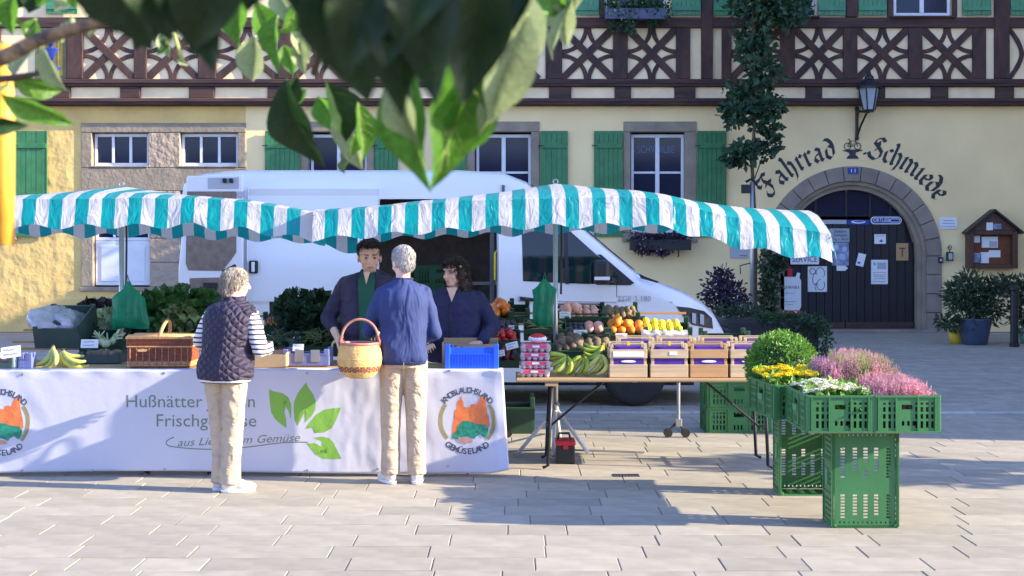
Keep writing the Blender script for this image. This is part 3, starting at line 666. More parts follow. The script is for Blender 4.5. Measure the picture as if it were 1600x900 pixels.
def canopy(label, xc, yc, x0, x1, yf, yb, zf, zb, apex, tripod, stripe0=0):
    t = thing('market_canopy', label, 'canopy', (xc, yc, 0)); zfu = lambda u: interp(zf, u); zbu = lambda u: interp(zb, u)
    NX, NY = 84, 14; vs = []; uvs = []; fs = []; rr = random.Random(int(xc*10)+5)
    def top(u, v):     # u world x, v 0 front..1 back
        e = zfu(u)*(1-v) + zbu(u)*v; a = 1-abs(2*v-1); 
        q = (u-xc)/(x1-xc) if u > xc else (xc-u)/(xc-x0)
        bump = apex * min(a, 1) ** .6 * (1-q*.72)
        sag = -.035*math.sin(math.pi*min(1, max(0, q)))*a
        return e + bump + sag
    rows = [('t', j/NY) for j in range(NY+1)]
    def hem(u, front): return (.212 if front else .19) + .022*math.cos((u-x0)*2*math.pi/.40) + .01*noise.noise((u*3, 0, front))
    idx = {}
    def vert(x, y, z, u):
        if tripod and x > xc: x += .30*max(0, (y-yf)/(yb-yf))*(x-xc)/(x1-xc)
        vs.append((x-xc, y-yc, z)); uvs.append(u+stripe0); return len(vs)-1
    for i in range(NX+1):
        u = x0 + (x1-x0)*i/NX; col = []
        for k in (4,3,2,1):
            h = hem(u, True)*k/4; y = yf - .012*k*math.sin(k*.5) + .030*noise.noise((u*2.3, k*.4, xc)) * k/4 + .012*noise.noise((u*9, k*.8, xc)); col.append(vert(u, y, zfu(u)-h+ .004*noise.noise((u*6,k,3)), u))
        for j in range(NY+1):
            v = j/NY; col.append(vert(u, yf+(yb-yf)*v, top(u, v)+.006*noise.noise((u*4, v*5, xc)), u))
        for k in (1,2,3,4):
            h = hem(u+.1, False)*k/4; col.append(vert(u, yb + .01*k + .025*noise.noise((u*2.1, k*.5, xc+9)), zbu(u)-h, u))
        idx[i] = col
    m = len(idx[0])
    for i in range(NX):
        for j in range(m-1): fs.append((idx[i][j], idx[i+1][j], idx[i+1][j+1], idx[i][j+1]))
    # side valances
    for (ue, s_) in (((x1, 1),) if tripod else ((x0, -1),)):
        prev = None; L = abs(yb-yf); n2 = 24
        for j in range(n2+1):
            v = j/n2; y = yf+(yb-yf)*v; zz = top(ue, v); c = []
            for k in range(5): c.append(vert(ue + s_*.012*k + .02*noise.noise((y*3, k*.5, s_))*k/4, y, zz-(.178+.022*math.cos(v*L*2*math.pi/.4))*k/4, ue-stripe0+ (v*L if True else 0)+stripe0))
            if prev:
                for k in range(4): fs.append((prev[k], c[k], c[k+1], prev[k+1]))
            prev = c
    me = bpy.data.meshes.new('cloth'); me.from_pydata(vs, [], fs); me.update(); me.materials.append(MATS['canopy_cloth'])
    ul = me.uv_layers.new(name='UVMap')
    for lp in me.loops: ul.data[lp.index].uv = (uvs[lp.vertex_index], vs[lp.vertex_index][2])
    me.polygons.foreach_set('use_smooth', [True]*len(me.polygons)); o = bpy.data.objects.new('cloth', me); C.objects.link(o); o.parent = t; es = o.modifiers.new('fold', 'EDGE_SPLIT'); es.split_angle = R(42)
    za = top(xc, .5)
    MB().tube([(0,0,.02),(0,0,za-.05)], .021, 14).build('pole', 'steel', t, smooth=True)
    MB().tube([(0,0,za-.22),(0,0,za-.1)], .04, 12).build('pole_collar', 'black_plastic', t, smooth=True)
    MB().tube([(.02*math.cos(a_), 0, za+.02+.02*math.sin(a_)) for a_ in [R(30*k) for k in range(13)]], .004, 6).build('hanging_ring', 'steel', t)
    for (ux, vy) in ((x0,0),(x1,0),(x0,1),(x1,1),((x0+xc)/2,0),((x1+xc)/2,0),((x0+xc)/2,1),((x1+xc)/2,1)):
        MB().tube([(0,0,za-.07), ((ux-xc)*.5, (yf+(yb-yf)*(vy*.5+.25))-yc, top((ux+xc)/2, vy*.5+.25)-.03), (ux-xc, (yf if not vy else yb)-yc, top(ux, vy)-.03)], .008, 6).build('rib', 'steel', t)
    for s_ in (1,):
        MB().tube([(.045,-.02,za-.12),(.05,-.03,1.75),(.045,-.03,1.34)], .009, 6, flat=.4).build('strap', 'black_plastic', t)
    b_ = t
    if tripod:
        for a_ in (200, 325, 265, 80):
            q = .33; MB().tube([(.02*math.cos(R(a_)),.02*math.sin(R(a_)),.36),(q*math.cos(R(a_)),q*math.sin(R(a_)),.03)], .017, 8).build('leg', 'white_paint', t, smooth=True)
        for a_ in (190, 352): MB().tube([(0,0,.035),(.75*math.cos(R(a_)),.75*math.sin(R(a_))*.4,.015)], .010, 6).build('base_bar', 'steel', t)
        MB().tube([(0,0,.3),(0,0,.42)], .035, 12).build('hub', 'steel', t, smooth=True)
    else:
        MB().lathe([(.25,0),(.25,.05),(.06,.07),(.04,.3),(.03,.3)], 24).build('base_plate', 'steel', t, smooth=True)
    return t
YF, YBk = 10.15, 12.35
def zz(px, py, Y=YF): return (X(px, Y), Z(py, Y))
yc_ = 11.3
canopy('left one of the two teal and white striped market canopies', X(190, yc_), yc_, -5.05, -1.42, YF+.12, YBk,
       [zz(-200,314), zz(0,311), zz(200,309), zz(300,309), zz(370,314), zz(440,324), zz(510,338)],
       [(-5.2, 2.04), (-3.3, 2.03), (-1.9, 1.98), (-1.4, 1.86)], .18, False, 0)
canopy('right one of the two teal and white striped canopies, its far corner drooping', X(868, yc_), yc_, X(489,YF), X(1298,YF), YF, YBk,
       [zz(480,330), zz(540,328), zz(620,322), zz(720,314), zz(868,310), zz(1000,308), zz(1050,314), zz(1100,329), zz(1150,340), zz(1200,349), zz(1250,358), zz(1300,366)],
       [(-1.6, 1.98), (-.8,2.02),(.4, 2.06), (1.4, 2.08), (2.5, 2.07)], .185, True, .1)
for c_, nm in ():
    pass

# ---------------- tables ----------------
def trestle(label, x0, x1, y0, y1, z, m='table_wood', legs=True):
    xc, yc = (x0+x1)/2, (y0+y1)/2; t = thing('trestle_table', label, 'table', (xc, yc, 0)); hx_, hy = (x1-x0)/2, (y1-y0)/2
    MB().bx(-hx_, -hy, z-.028, hx_, hy, z).build('tabletop', m, t, bevel=.008)
    for s_ in (-1, 1):
        for q in (-1, 1):
            xq = s_*(hx_-.28); MB().tube([(xq, q*(hy-.03), z-.05), (xq+s_*.03, q*(hy-.04), .03), (xq+s_*.07, q*(hy-.04), .013)], .0135, 8).build('leg', 'black_metal', t, smooth=True)
        MB().tube([(s_*(hx_-.28), -hy+.03, z-.045), (s_*(hx_-.28), hy-.03, z-.045)], .013, 8).build('cross_bar', 'black_metal', t)
        MB().tube([(s_*(hx_-.265), -hy+.05, .30), (s_*(hx_-.265), hy-.05, .30)], .010, 8).build('cross_bar', 'black_metal', t)
        MB().tube([(s_*(hx_-.27), 0, .30), (s_*(hx_-.72), 0, z-.04)], .010, 8).build('stay', 'black_metal', t)
        MB().bx(s_*(hx_-.28)-.05, -hy+.01, z-.06, s_*(hx_-.28)+.05, hy-.01, z-.03).build('batten', m, t)
    return t
trestle('left trestle table hidden behind the white banner', -4.95, -2.55, 10.2, 10.85, .80)
trestle('middle trestle table hidden behind the printed white banner, blue crate at its end', -2.53, -.12, 10.2, 10.85, .80)
rt = trestle('wooden topped folding table with black steel legs carrying bananas, egg boxes and wooden crates', X(806,10.45), X(1252,10.45), 10.45, 11.05, .712)

# ---------------- printed banner ----------------
BY = 10.14
def bz(p): return Z(p, BY)
def bX(p): return X(p, BY)
BX0, BX1 = -5.1, bX(786)
def byf(x, z):
    q = max(0, min(1, (x-bX(480))/.5)) * max(0, min(1, (bX(705)-x)/.3)); q2 = max(0, min(1, (x-bX(700))/.35)); q3 = max(0, min(1,(bX(120)-x)/.4))
    y = BY + .010*noise.noise((x*1.3, 0, z*1.0)) + q*.011*noise.noise((x*6, 1, z*4.5)) + q*.004*noise.noise((x*17, 2, z*9)) + (.25*q+.05)*.008*noise.noise((x*22, 5, z*2))
    y += -.05*q2*q2*(1.1-z) + .022*q2*noise.noise((x*3+z*4, 3, z*2)) + q3*.008*noise.noise((x*6+z*4, 3, z*3))
    if z > .74: y += .006*math.sin(x*21)*(z-.74)/.06
    return y
m_ = MB(); NXB, NZB = 300, 44; vs = []
for i in range(NXB+1):
    x = BX0 + (BX1-BX0)*i/NXB; zb_ = .035 + .010*math.sin(x*1.7)+ .03*max(0,(x-bX(760))/.13)
    for j in range(NZB+1): z = zb_ + (.808-zb_)*j/NZB; xx = x + (.05*(1-j/NZB)*max(0,(x+.5)/.45)**2 if x > -.5 else 0); vs.append((xx, byf(x, z), z))
k_ = NZB+1
m_.add(vs, [(i*k_+j, (i+1)*k_+j, (i+1)*k_+j+1, i*k_+j+1) for i in range(NXB) for j in range(NZB)])
m_.add([(BX0, BY+.004, .806),(BX1, BY+.004, .806),(BX1, BY+.15, .808),(BX0, BY+.15, .808)], [(0,1,2,3)])
mat('banner_white', (.55, .55, .63), .30, .02, 3, .12, 26, dist=.010)
banner = thing('banner', 'long white stall banner printed with green lettering, four leaves and round vegetable emblems', 'banner', (0, BY, 0))
def bl(o): o.location = (0, -BY, 0); return o
bs_ = bl(m_.build('sheet', 'banner_white', banner, smooth=True)); so = bs_.modifiers.new('t', 'SOLIDIFY'); so.thickness = .002; so.offset = 1
mat('print_green', (.20, .42, .06), .4, .05, 6, .3, 26, dist=.01); mat('print_olive', (.16, .20, .15), .4, .05, 6, .3, 26, dist=.01)
mat('print_orange', (.80, .24, .06), .4, .12, 20, .3, 26, dist=.01, c2=(.68,.15,.06)); mat('print_teal', (.02, .33, .20), .4, .3, 40, .3, 26, dist=.01, c2=(.02,.14,.10))
mat('print_brown', (.32, .24, .12), .4, .1, 6, .3, 26, dist=.01); mat('print_pink', (.62, .30, .22), .4, .1, 6, .3, 26, dist=.01)
mat('print_navy', (.07, .08, .12), .4, .1, 6, .3, 26, dist=.01); mat('print_white', (.76, .76, .80), .3, .02, 6, .3, 26, dist=.01)
def drape(name, m, me_or_poly, off=.003, step=.022):
    bm = bmesh.new()
    if isinstance(me_or_poly, list):
        for pl in me_or_poly:
            v = [bm.verts.new((a, 0, b)) for a, b in pl]; bm.faces.new(v)
    else: bm.from_mesh(me_or_poly)
    bmesh.ops.triangulate(bm, faces=bm.faces[:])
    xs = [v.co.x for v in bm.verts]; zs = [v.co.z for v in bm.verts]
    for ax, lo, hi in ((0, min(xs), max(xs)), (2, min(zs), max(zs))):
        q = lo + step
        while q < hi:
            co = [0,0,0]; co[ax] = q; no = [0,0,0]; no[ax] = 1
            bmesh.ops.bisect_plane(bm, geom=bm.verts[:]+bm.edges[:]+bm.faces[:], plane_co=co, plane_no=no); q += step
    for v in bm.verts: v.co.y = byf(v.co.x, v.co.z) - off
    bmesh.ops.recalc_face_normals(bm, faces=bm.faces[:])
    me = bpy.data.meshes.new(name); bm.to_mesh(me); bm.free(); me.materials.clear(); me.materials.append(MATS[m])
    o = bpy.data.objects.new(name, me); C.objects.link(o); o.parent = banner; return bl(o)
def flat_text(s, size, px, py, ang=0, width=None, shear=0, bold=0):
    me = text_me(s, size, 'print_olive', 0, shear, bold).copy(); xs = [v.co.x for v in me.vertices]; k = 1
    if width: k = width/(max(xs)-min(xs))
    for v in me.vertices:
        a, b = v.co.x*k, v.co.y; c_, s_ = math.cos(ang), math.sin(ang); v.co = (bX(px) + a*c_-b*s_, 0, bz(py) + a*s_+b*c_)
    return me
S = 2100/BY
drape('lettering', 'print_olive', flat_text('Hußnätter', .135, 256, 628, width=119/S))
drape('lettering', 'print_olive', flat_text('Johann', .135, 362, 628, width=76/S))
drape('lettering', 'print_olive', flat_text('Frischgemüse', .135, 322, 658, width=156/S))
drape('lettering', 'print_olive', flat_text('aus Liebe zum Gemüse', .085, 372, 688, ang=R(2.5), width=192/S, shear=.35))
def px2(L): return [(bX(a), bz(b)) for a, b in L]
def stroke_px(L, w0, w1=None):
    pts = [Vector(p) for p in px2(L)]; n = len(pts); A = []; B = []
    for i, p in enumerate(pts):
        t = (pts[min(n-1,i+1)]-pts[max(0,i-1)]).normalized(); w_ = (w0 + ((w1 if w1 is not None else w0)-w0)*i/(n-1))/2/S; nn = Vector((-t.y, t.x))*w_
        A.append(p+nn); B.append(p-nn)
    return [[tuple(A[i]), tuple(A[i+1]), tuple(B[i+1]), tuple(B[i])] for i in range(n-1)]
def bez(p0, p1, p2, n=10): return [((1-t)**2*p0[0]+2*t*(1-t)*p1[0]+t*t*p2[0], (1-t)**2*p0[1]+2*t*(1-t)*p1[1]+t*t*p2[1]) for t in [k/n for k in range(n+1)]]
drape('swoosh', 'print_olive', stroke_px(bez((272,683),(252,690),(264,697),10)+bez((264,697),(330,708),(420,694),14)[1:]+bez((420,694),(450,690),(481,691),6)[1:], 1.6))
def lf(L): return [(380+a/4.736, 570+b/4.736) for a, b in L]
LEAF = [lf([(190,180),(225,196),(290,208),(335,240),(357,300),(355,380),(350,402),(338,350),(315,305),(285,275),(252,262),(280,300),(305,350),(318,400),(320,468),(280,440),(235,400),(207,350),(197,270)]),
        lf([(466,130),(480,165),(515,215),(537,270),(535,330),(505,380),(458,428),(478,370),(486,310),(480,270),(464,238),(466,300),(455,350),(430,400),(400,454),(380,400),(373,330),(378,270),(400,215),(440,170)]),
        lf([(722,318),(705,355),(688,410),(655,470),(600,500),(530,506),(575,480),(620,435),(650,380),(600,410),(560,445),(510,465),(458,474),(490,430),(540,370),(600,332),(660,322)]),
        lf([(520,540),(580,530),(635,540),(670,580),(690,640),(727,695),(660,698),(590,695),(530,660),(470,580),(530,580),(580,605),(655,650),(620,600),(580,565)])]
for p_ in LEAF: drape('leaf_print', 'print_green', [px2(p_)])
drape('leaf_stem_print', 'print_green', stroke_px([(386,676),(455,672)],0.1,0.1)) if False else None
def emblem(cx, cy, k=1.0):
    def ringp(a0, a1, r0, r1, n=14):
        A = [(cx+r0*k*math.cos(R(a0+(a1-a0)*i/n)), cy-r0*k*math.sin(R(a0+(a1-a0)*i/n))) for i in range(n+1)]; B = [(cx+r1*k*math.cos(R(a0+(a1-a0)*i/n)), cy-r1*k*math.sin(R(a0+(a1-a0)*i/n))) for i in range(n+1)]
        return [px2([A[i], A[i+1], B[i+1], B[i]]) for i in range(n)]
    for a0, a1 in ((143, 222), (-42, 37)): drape('ring_print', 'print_brown', ringp(a0, a1, 45, 40), .003); drape('ring_print', 'print_green', ringp(a0, a1, 39.6, 38.6), .003)
    drape('ring_print', 'print_navy', ringp(-215, -322, 38.3, 37.6) , .003) if False else None
    for s_, r_, flip in (('KNOBLAUCHSLAND', 47, False), ('GEMÜSELAND', 48, True)):
        n = len(s_); span = (104 if not flip else 84)
        for i, ch in enumerate(s_):
            a = (90 + span/2 - span*(i+.5)/n) if not flip else (270 - span/2 + span*(i+.5)/n)
            rr_ = r_ if not flip else r_
            me = text_me(ch, .062, 'print_navy', 0, 0, .0016).copy(); tx, ty = cx+rr_*k*math.cos(R(a)), cy-rr_*k*math.sin(R(a)); th = R(a-90) if not flip else R(a+90)
            for v in me.vertices:
                u_, w_ = v.co.x, v.co.y; v.co = (bX(tx)+u_*math.cos(th)-w_*math.sin(th), 0, bz(ty)+u_*math.sin(th)+w_*math.cos(th))
            drape('lettering', 'print_navy', me, .0035, .03)
    def e(L): return px2([(cx+(a-497)/4.5*k, cy+(b-435)/4.5*k) for a, b in L])
    drape('castle_print', 'print_orange', [e([(388,560),(393,470),(400,440),(412,425),(404,400),(408,360),(424,352),(424,318),(432,295),(445,288),(453,252),(461,290),(471,300),(473,338),(518,343),(520,322),(550,316),(566,330),(562,375),(582,386),(587,300),(574,298),(592,262),(607,250),(628,268),(636,292),(626,300),(630,375),(648,400),(655,470),(600,520),(480,520)])], .003)
    drape('cabbage_print', 'print_teal', [e([(390,560),(400,525),(428,500),(436,462),(470,436),(510,438),(548,452),(580,460),(625,462),(645,490),(640,530),(618,555),(590,530),(560,545),(545,565),(510,548),(470,545),(430,565)])], .0045)
    drape('root_print', 'print_pink', [e([(428,548),(470,555),(530,565),(538,580),(515,592),(470,588),(440,575)])], .0055)
emblem(730, 657); emblem(2, 660, 1.0)
for (a, b) in ((35,735),(145,735),(257,733),(370,735),(480,735),(590,733),(700,728),(480,583),(702,579),(256,583),(35,585)):
    MB().tube([(bX(a), byf(bX(a),bz(b))-.006, bz(b)), (bX(a), byf(bX(a),bz(b))+.002, bz(b))], .010, 12).build('eyelet', 'steel', banner).location = (0,-BY,0)
# ---------------- crates ----------------
def euro_crate(name, label, cat, W=.4, D=.6, H=.22, m='crate_green', group=None, solid_left=False):
    """perforated stacking crate; x width, y depth, opening up, origin at the middle of its foot"""
    t = thing(name, label, cat, group=group)
    def side(L):
        n = int(L/.016); xs = [-L/2 + L*k/n for k in range(n+1)]; nz = 16; zs = [H*k/nz for k in range(nz+1)]
        def fl(i, j):
            u = (i+.5)/n; 
            if j < 2 or j > 12 or i < 2 or i > n-3: return True
            if L < .5:
                if .36 < u < .64: return not (u > .40 and u < .60 and j in (10, 11)) if j > 5 else not (i % 2 == 0 and j in (3, 4))
            else:
                if .30 < u < .42 or .58 < u < .70: return True
                if .42 <= u <= .58 and 5 < j < 12: return not (j in (10, 11))
            if j in (5, 8, 11): return True
            return i % 2 == 0
        mb = MB().panel(xs, zs, fl, -.004, .004)
        mb.bx(-L/2, -.012, H-.012, L/2, .008, H-.001); mb.bx(-L/2, -.010, .0, L/2, .006, .012)
        for q in (-L/2+.022, L/2-.022, -L*.17, L*.17): mb.bx(q-.005, -.011, .0121, q+.005, -.003, H-.0121)
        return mb
    for yy_, rz in ((-D/2, 0), (D/2, 180)):
        o = side(W-.012).build('side_panel', m, t); o.location = (0, yy_, 0); o.rotation_euler = (0, 0, R(rz))
    for xx_, rz in ((-W/2, -90), (W/2, 90)):
        o = side(D-.012).build('side_panel', m, t); o.location = (xx_, 0, 0); o.rotation_euler = (0, 0, R(rz))
        MB().bx(-.05, -.0145, H*.45, .05, -.0045, H*.62).build('label_plate', mat('crate_pale', (.10,.28,.13), .45, .1), o) if D > .5 else None
    for a in (-1, 1):
        for b in (-1, 1): MB().rb((a*(W/2-.009), b*(D/2-.009), H/2), (.028,.028,H)).build('corner_post', m, t, bevel=.005)
    xs = [-W/2+.012 + (W-.024)*k/40 for k in range(41)]; ys = [-D/2+.012 + (D-.024)*k/90 for k in range(91)]
    def base(i, j):     # five lanes of short slots
        lane = [(4,7,6,84),(12,15,10,40),(12,15,52,80),(19,22,6,30),(19,22,36,54),(19,22,60,84),(26,29,10,40),(26,29,52,80),(34,37,6,84)]
        for a, b, c, d in lane:
            if a <= i < b and c <= j < d and j % 3 != 0 and (j//15) % 3 != 2: return False
        if 3 <= i < 37 and i % 3 == 0 and j in (2, 3, 86, 87): return False
        return True
    mb = MB().panel(xs, ys, base, -.004, .004); mb.M = Matrix.Identity(4)
    o = mb.build('base_panel', m, t); o.rotation_euler = (R(90), 0, 0); o.location = (0, 0, .012)
    return t
def tray(name, label, cat, W=.44, D=.32, H=.13, m='crate_dark', post=.035, group=None):
    t = thing(name, label, cat, group=group)
    MB().bx(-W/2+.004, -D/2+.004, 0, W/2-.004, D/2-.004, .008).build('base_panel', m, t)
    for s_ in (-1, 1):
        MB().bx(-W/2, s_*(D/2-.006)-.006, .0, W/2, s_*(D/2-.006)+.006, H*.72).bx(-W/2+.01, s_*(D/2-.006)-.010, H*.66, W/2-.01, s_*(D/2-.006)+.010, H*.725).build('side_panel', m, t)
        for q in (-.42,-.25,-.08,.08,.25,.42): pass
        MB().bx(s_*(W/2-.006)-.006, -D/2+.013, .0, s_*(W/2-.006)+.006, D/2-.013, H*.8).build('end_panel', m, t)
        for q in (-1, 1): MB().bx(s_*(W/2-.02)-.02, q*(D/2-.014)-.0145, 0, s_*(W/2-.02)+.021, q*(D/2-.014)+.0145, H+post).build('corner_post', m, t, bevel=.005)
    return t
def wood_crate(name, label, cat, W=.30, D=.40, H=.24, rows=((0,.075),(.125,.205)), m='box_wood', inner='purple_card', group=None, bow=False):
    t = thing(name, label, cat, group=group)
    for s_ in (-1, 1):
        for a, b in rows:
            MB().bx(-W/2, s_*D/2-.004, a+.004, W/2, s_*D/2+.004, b).build('slat', m, t, bevel=.002)
            MB().bx(s_*W/2-.004, -D/2+.006, a+.004, s_*W/2+.004, D/2-.006, b).build('slat', m, t, bevel=.002)
        for q in (-1, 1): MB().bx(s_*(W/2-.016)-.012, q*(D/2-.018)-.012, 0, s_*(W/2-.016)+.012, q*(D/2-.018)+.012, H+.012).build('corner_post', m, t, bevel=.003)
        MB().bx(-W/2+.005, s_*(D/2-.018)-.005, H+.0122, W/2-.005, s_*(D/2-.018)+.005, H+.022).build('top_bar', m, t)
    MB().bx(-W/2+.01, -D/2+.01, .004, W/2-.01, D/2-.01, .012).build('base_panel', m, t)
    if inner: MB().bx(-W/2+.022, -D/2+.008, .013, W/2-.022, D/2-.008, H*.92).bx(-W/2+.05,-D/2+.02,H*.92,W/2-.05,D/2-.02,H*.97).build('lining', inner, t)
    return t
def put(o, loc, rx=0, rz=0, ry=0): o.location = loc; o.rotation_euler = (R(rx), R(ry), R(rz)); return o
def mw(o): return Matrix.Translation(o.location) @ o.rotation_euler.to_matrix().to_4x4()

# ---------------- produce ----------------
def ico(name, r, m, sq=1, sub=2, stem=None, disp=0, seed=0):
    bm = bmesh.new(); bmesh.ops.create_icosphere(bm, subdivisions=sub, radius=r)
    for v in bm.verts: v.co.z *= sq; v.co += v.co.normalized()*disp*noise.noise(v.co*(1.8/r)+Vector((seed,0,0)))
    me = bpy.data.meshes.new(name); bm.to_mesh(me); bm.free(); me.materials.append(MATS[m]); me.polygons.foreach_set('use_smooth', [True]*len(me.polygons)); return me
def banana_me(m, L=.19, r=.019, bend=1.1, seed=0):
    rr = random.Random(seed); n = 9; pts = []; rs = []
    for k in range(n+1):
        t = k/n; a = (t-.5)*bend; pts.append((math.sin(a)*L/bend, 0, -(1-math.cos(a))*L/bend*1.6)); rs.append(r*(.25+.75*math.sin(math.pi*min(1, max(0, t*.88+.06)))**.5) if 0 < k < n else r*.3)
    pts.append((pts[-1][0]+.018, 0, pts[-1][2]-.012)); rs.append(r*.28)
    return MB().tube(pts, rs, 7).mesh('banana', m, True)
PROD = {
 'orange': ico('orange', .040, 'orange_fruit'), 'peach': ico('peach', .037, 'peach_fruit', .94), 'lemon': ico('lemon', .031, 'lemon_fruit', 1.2), 'tomato': ico('tomato', .034, 'tomato_fruit', .82),
 'plum': ico('plum', .024, 'plum_fruit', 1.2), 'potato': ico('potato', .034, 'potato_skin', 1.35, disp=.01), 'onion': ico('onion', .032, 'onion_red', .9), 'kiwi': ico('kiwi', .027, 'kiwi_skin', 1.25),
 'pepper': ico('pepper', .040, 'pepper_red', 1.7, disp=.014, seed=4), 'apricot': ico('apricot', .046, 'peach_fruit', .95), 'turnip': ico('kohlrabi', .045, 'pale_green', .85, disp=.006),
 'beet': ico('beetroot', .035, 'onion_red', .95)}
def fill(kind, crate, W, D, z, n, label, cat, group, r=.036, tilt=0, x0=0, layers=1, seed=1):
    rr = random.Random(seed); mtx = mw(crate); me = PROD[kind]; cols = max(1, int(W/(2*r*.96))); rows_ = max(1, int(D/(2*r*.96))); k = 0
    for ly in range(layers):
        for i in range(cols-(ly % 2)):
            for j in range(rows_-(ly % 2)):
                if k >= n: return
                p = Vector((x0 + (i-(cols-1-(ly%2))/2)*2*r*.97 + rr.uniform(-.004,.004), (j-(rows_-1-(ly%2))/2)*2*r*.97+rr.uniform(-.004,.004), z + ly*r*1.35 + rr.uniform(-.006,.008)))
                o = bpy.data.objects.new(me.name, me); C.objects.link(o); o.location = mtx @ p; o.rotation_euler = (rr.uniform(0,6), rr.uniform(0,6), rr.uniform(0,6)); s_ = rr.uniform(.9,1.08); o.scale = (s_,)*3
                tag(o, label, cat, group); k += 1
def price(label, px, py, Y, w_=.10, h_=.06, lines=2, rz=0, m='paper', rx=-12, roll=0):
    p = P(px, py, Y); t = thing('price_card', label, 'price card', p, (R(rx), R(roll), R(rz)))
    MB().bx(-w_/2, -.001, -h_/2, w_/2, .001, h_/2).build('card', m, t); mb = MB(); rr = random.Random(int(px))
    for k in range(lines):
        zc = h_*(.22-.42*k/(max(1, lines-1)) if lines > 1 else 0); x = -w_*.36
        mb.tube([(x+w_*.72*q/16, -.0025, zc+rr.uniform(-1,1)*h_*.07) for q in range(int(rr.uniform(11,17)))], .0016, 4)
    mb.build('handwriting', 'print_blue', t); MB().tube([(0,.003,-h_/2-.05),(0,.003,-h_/2+.02)], .0025, 5).build('pin', 'black_metal', t)
    return t
def leafpile(name, label, cat, blobs, n, size, m, seed=1, aspect=.8, core=None, stems=None, loc=None):
    rr = random.Random(seed); c = loc or Vector(blobs[0][0]); t = thing(name, label, cat, c); mb = MB(); leaves(mb, [(p-c, v) for p, v in cloud_pts(blobs, n, rr, .75)], size, aspect, .9, rr); mb.build('leaves', m, t)
    cm = MB()
    for b, r in blobs:
        r3 = r if isinstance(r, tuple) else (r,r,r); cm.ball(Vector(b)-c, tuple(q*.78 for q in r3), 10, 7)
    cm.build('heart', core or m, t, smooth=True); return t

# display racks (stepped, behind the tables)
def rack(label, x0, x1, tiers, y_leg):
    xc = (x0+x1)/2; t = thing('display_rack', label, 'rack', (xc, y_leg, 0)); L = (x1-x0)/2
    for (y, z) in tiers:
        for dy, dz in ((-.12, 0), (.14, .085)): MB().bx(-L, y-y_leg+dy-.015, z-.02+dz, L, y-y_leg+dy+.015, z+dz).build('shelf_bar', 'box_wood_dark', t)
    for s_ in (-1, 1):
        MB().tube([(s_*(L-.06), 0, .12), (s_*(L-.06), 0, tiers[-1][1]-.03)], .016, 8).build('upright', 'steel', t)
        MB().tube([(s_*(L-.06), 0, .5), (s_*(L-.06), tiers[0][0]-y_leg-.1, tiers[0][1]-.03)], .012, 8).build('arm', 'steel', t)
        MB().rb((s_*(L-.06), 0, .13), (.06,.05,.07)).build('bracket', 'steel', t, bevel=.006)
        MB().tube([(s_*(L-.06),0,.12),(s_*(L-.06)+.06,-.02,.05)], .012, 6).tube([(s_*(L-.06)+.06,-.045,.04),(s_*(L-.06)+.06,.005,.04)], .04, 14).build('caster', 'rubber', t)
        MB().tube([(s_*(L-.06),0,.15),(s_*(L-.06)-.10,-.02,.05)], .012, 6).tube([(s_*(L-.06)-.10,-.045,.04),(s_*(L-.06)-.10,.005,.04)], .04, 14).build('caster', 'rubber', t)
    return t
rack('wheeled fruit display rack behind the folding table with tilted fruit crates', X(772,11.8), X(1082,11.8), [(11.25,.78),(11.65,.92),(12.1,1.06)], 12.3)
rack('wheeled vegetable display rack on the left behind the banner', -4.3, -1.45, [(11.25,.80),(11.7,.93),(12.15,1.03)], 12.35)

# crates on the racks: (builder, px centre, py bottom front, Y, W, D, H, tilt)
TL = 17
def at(px, py, Y): return (X(px, Y), Y, Z(py, Y))
def rackcrate(kind, label, cat, px, py, Y, W, D, H, tilt=TL, m='crate_dark', rz=0, **k):
    b = tray if kind == 't' else wood_crate
    nm = 'fruit_crate' if kind == 't' else 'wooden_tray'
    o = b(nm, label, cat, W, D, H, m=m, **k); p = P(px, py, Y); put(o, p + Vector((0, D/2*math.cos(R(tilt)), D/2*math.sin(R(tilt)))), tilt, rz); return o
TR = ((0,.05),(.06,.10))
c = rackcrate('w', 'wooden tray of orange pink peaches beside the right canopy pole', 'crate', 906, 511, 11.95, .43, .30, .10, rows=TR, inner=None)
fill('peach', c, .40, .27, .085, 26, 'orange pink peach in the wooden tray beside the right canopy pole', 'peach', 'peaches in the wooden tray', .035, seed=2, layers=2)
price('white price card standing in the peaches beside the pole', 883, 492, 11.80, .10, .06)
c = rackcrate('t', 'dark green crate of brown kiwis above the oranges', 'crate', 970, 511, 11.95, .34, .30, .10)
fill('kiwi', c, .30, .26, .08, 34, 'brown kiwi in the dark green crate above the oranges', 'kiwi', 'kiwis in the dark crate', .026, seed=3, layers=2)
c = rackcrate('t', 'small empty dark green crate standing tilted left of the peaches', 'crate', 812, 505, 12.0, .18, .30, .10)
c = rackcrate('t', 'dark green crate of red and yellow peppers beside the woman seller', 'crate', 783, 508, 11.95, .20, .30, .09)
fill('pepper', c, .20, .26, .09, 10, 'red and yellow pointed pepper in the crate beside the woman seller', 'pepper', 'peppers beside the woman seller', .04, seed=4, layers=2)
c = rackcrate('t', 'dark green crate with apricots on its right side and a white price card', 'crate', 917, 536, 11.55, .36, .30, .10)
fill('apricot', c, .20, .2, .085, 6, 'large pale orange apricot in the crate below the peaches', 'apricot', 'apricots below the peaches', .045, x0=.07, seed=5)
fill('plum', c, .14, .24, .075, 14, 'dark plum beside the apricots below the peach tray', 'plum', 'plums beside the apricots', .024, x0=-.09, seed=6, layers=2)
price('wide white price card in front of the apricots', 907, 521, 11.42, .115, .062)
c = rackcrate('t', 'dark green crate full of bright oranges', 'crate', 980, 536, 11.55, .35, .30, .10)
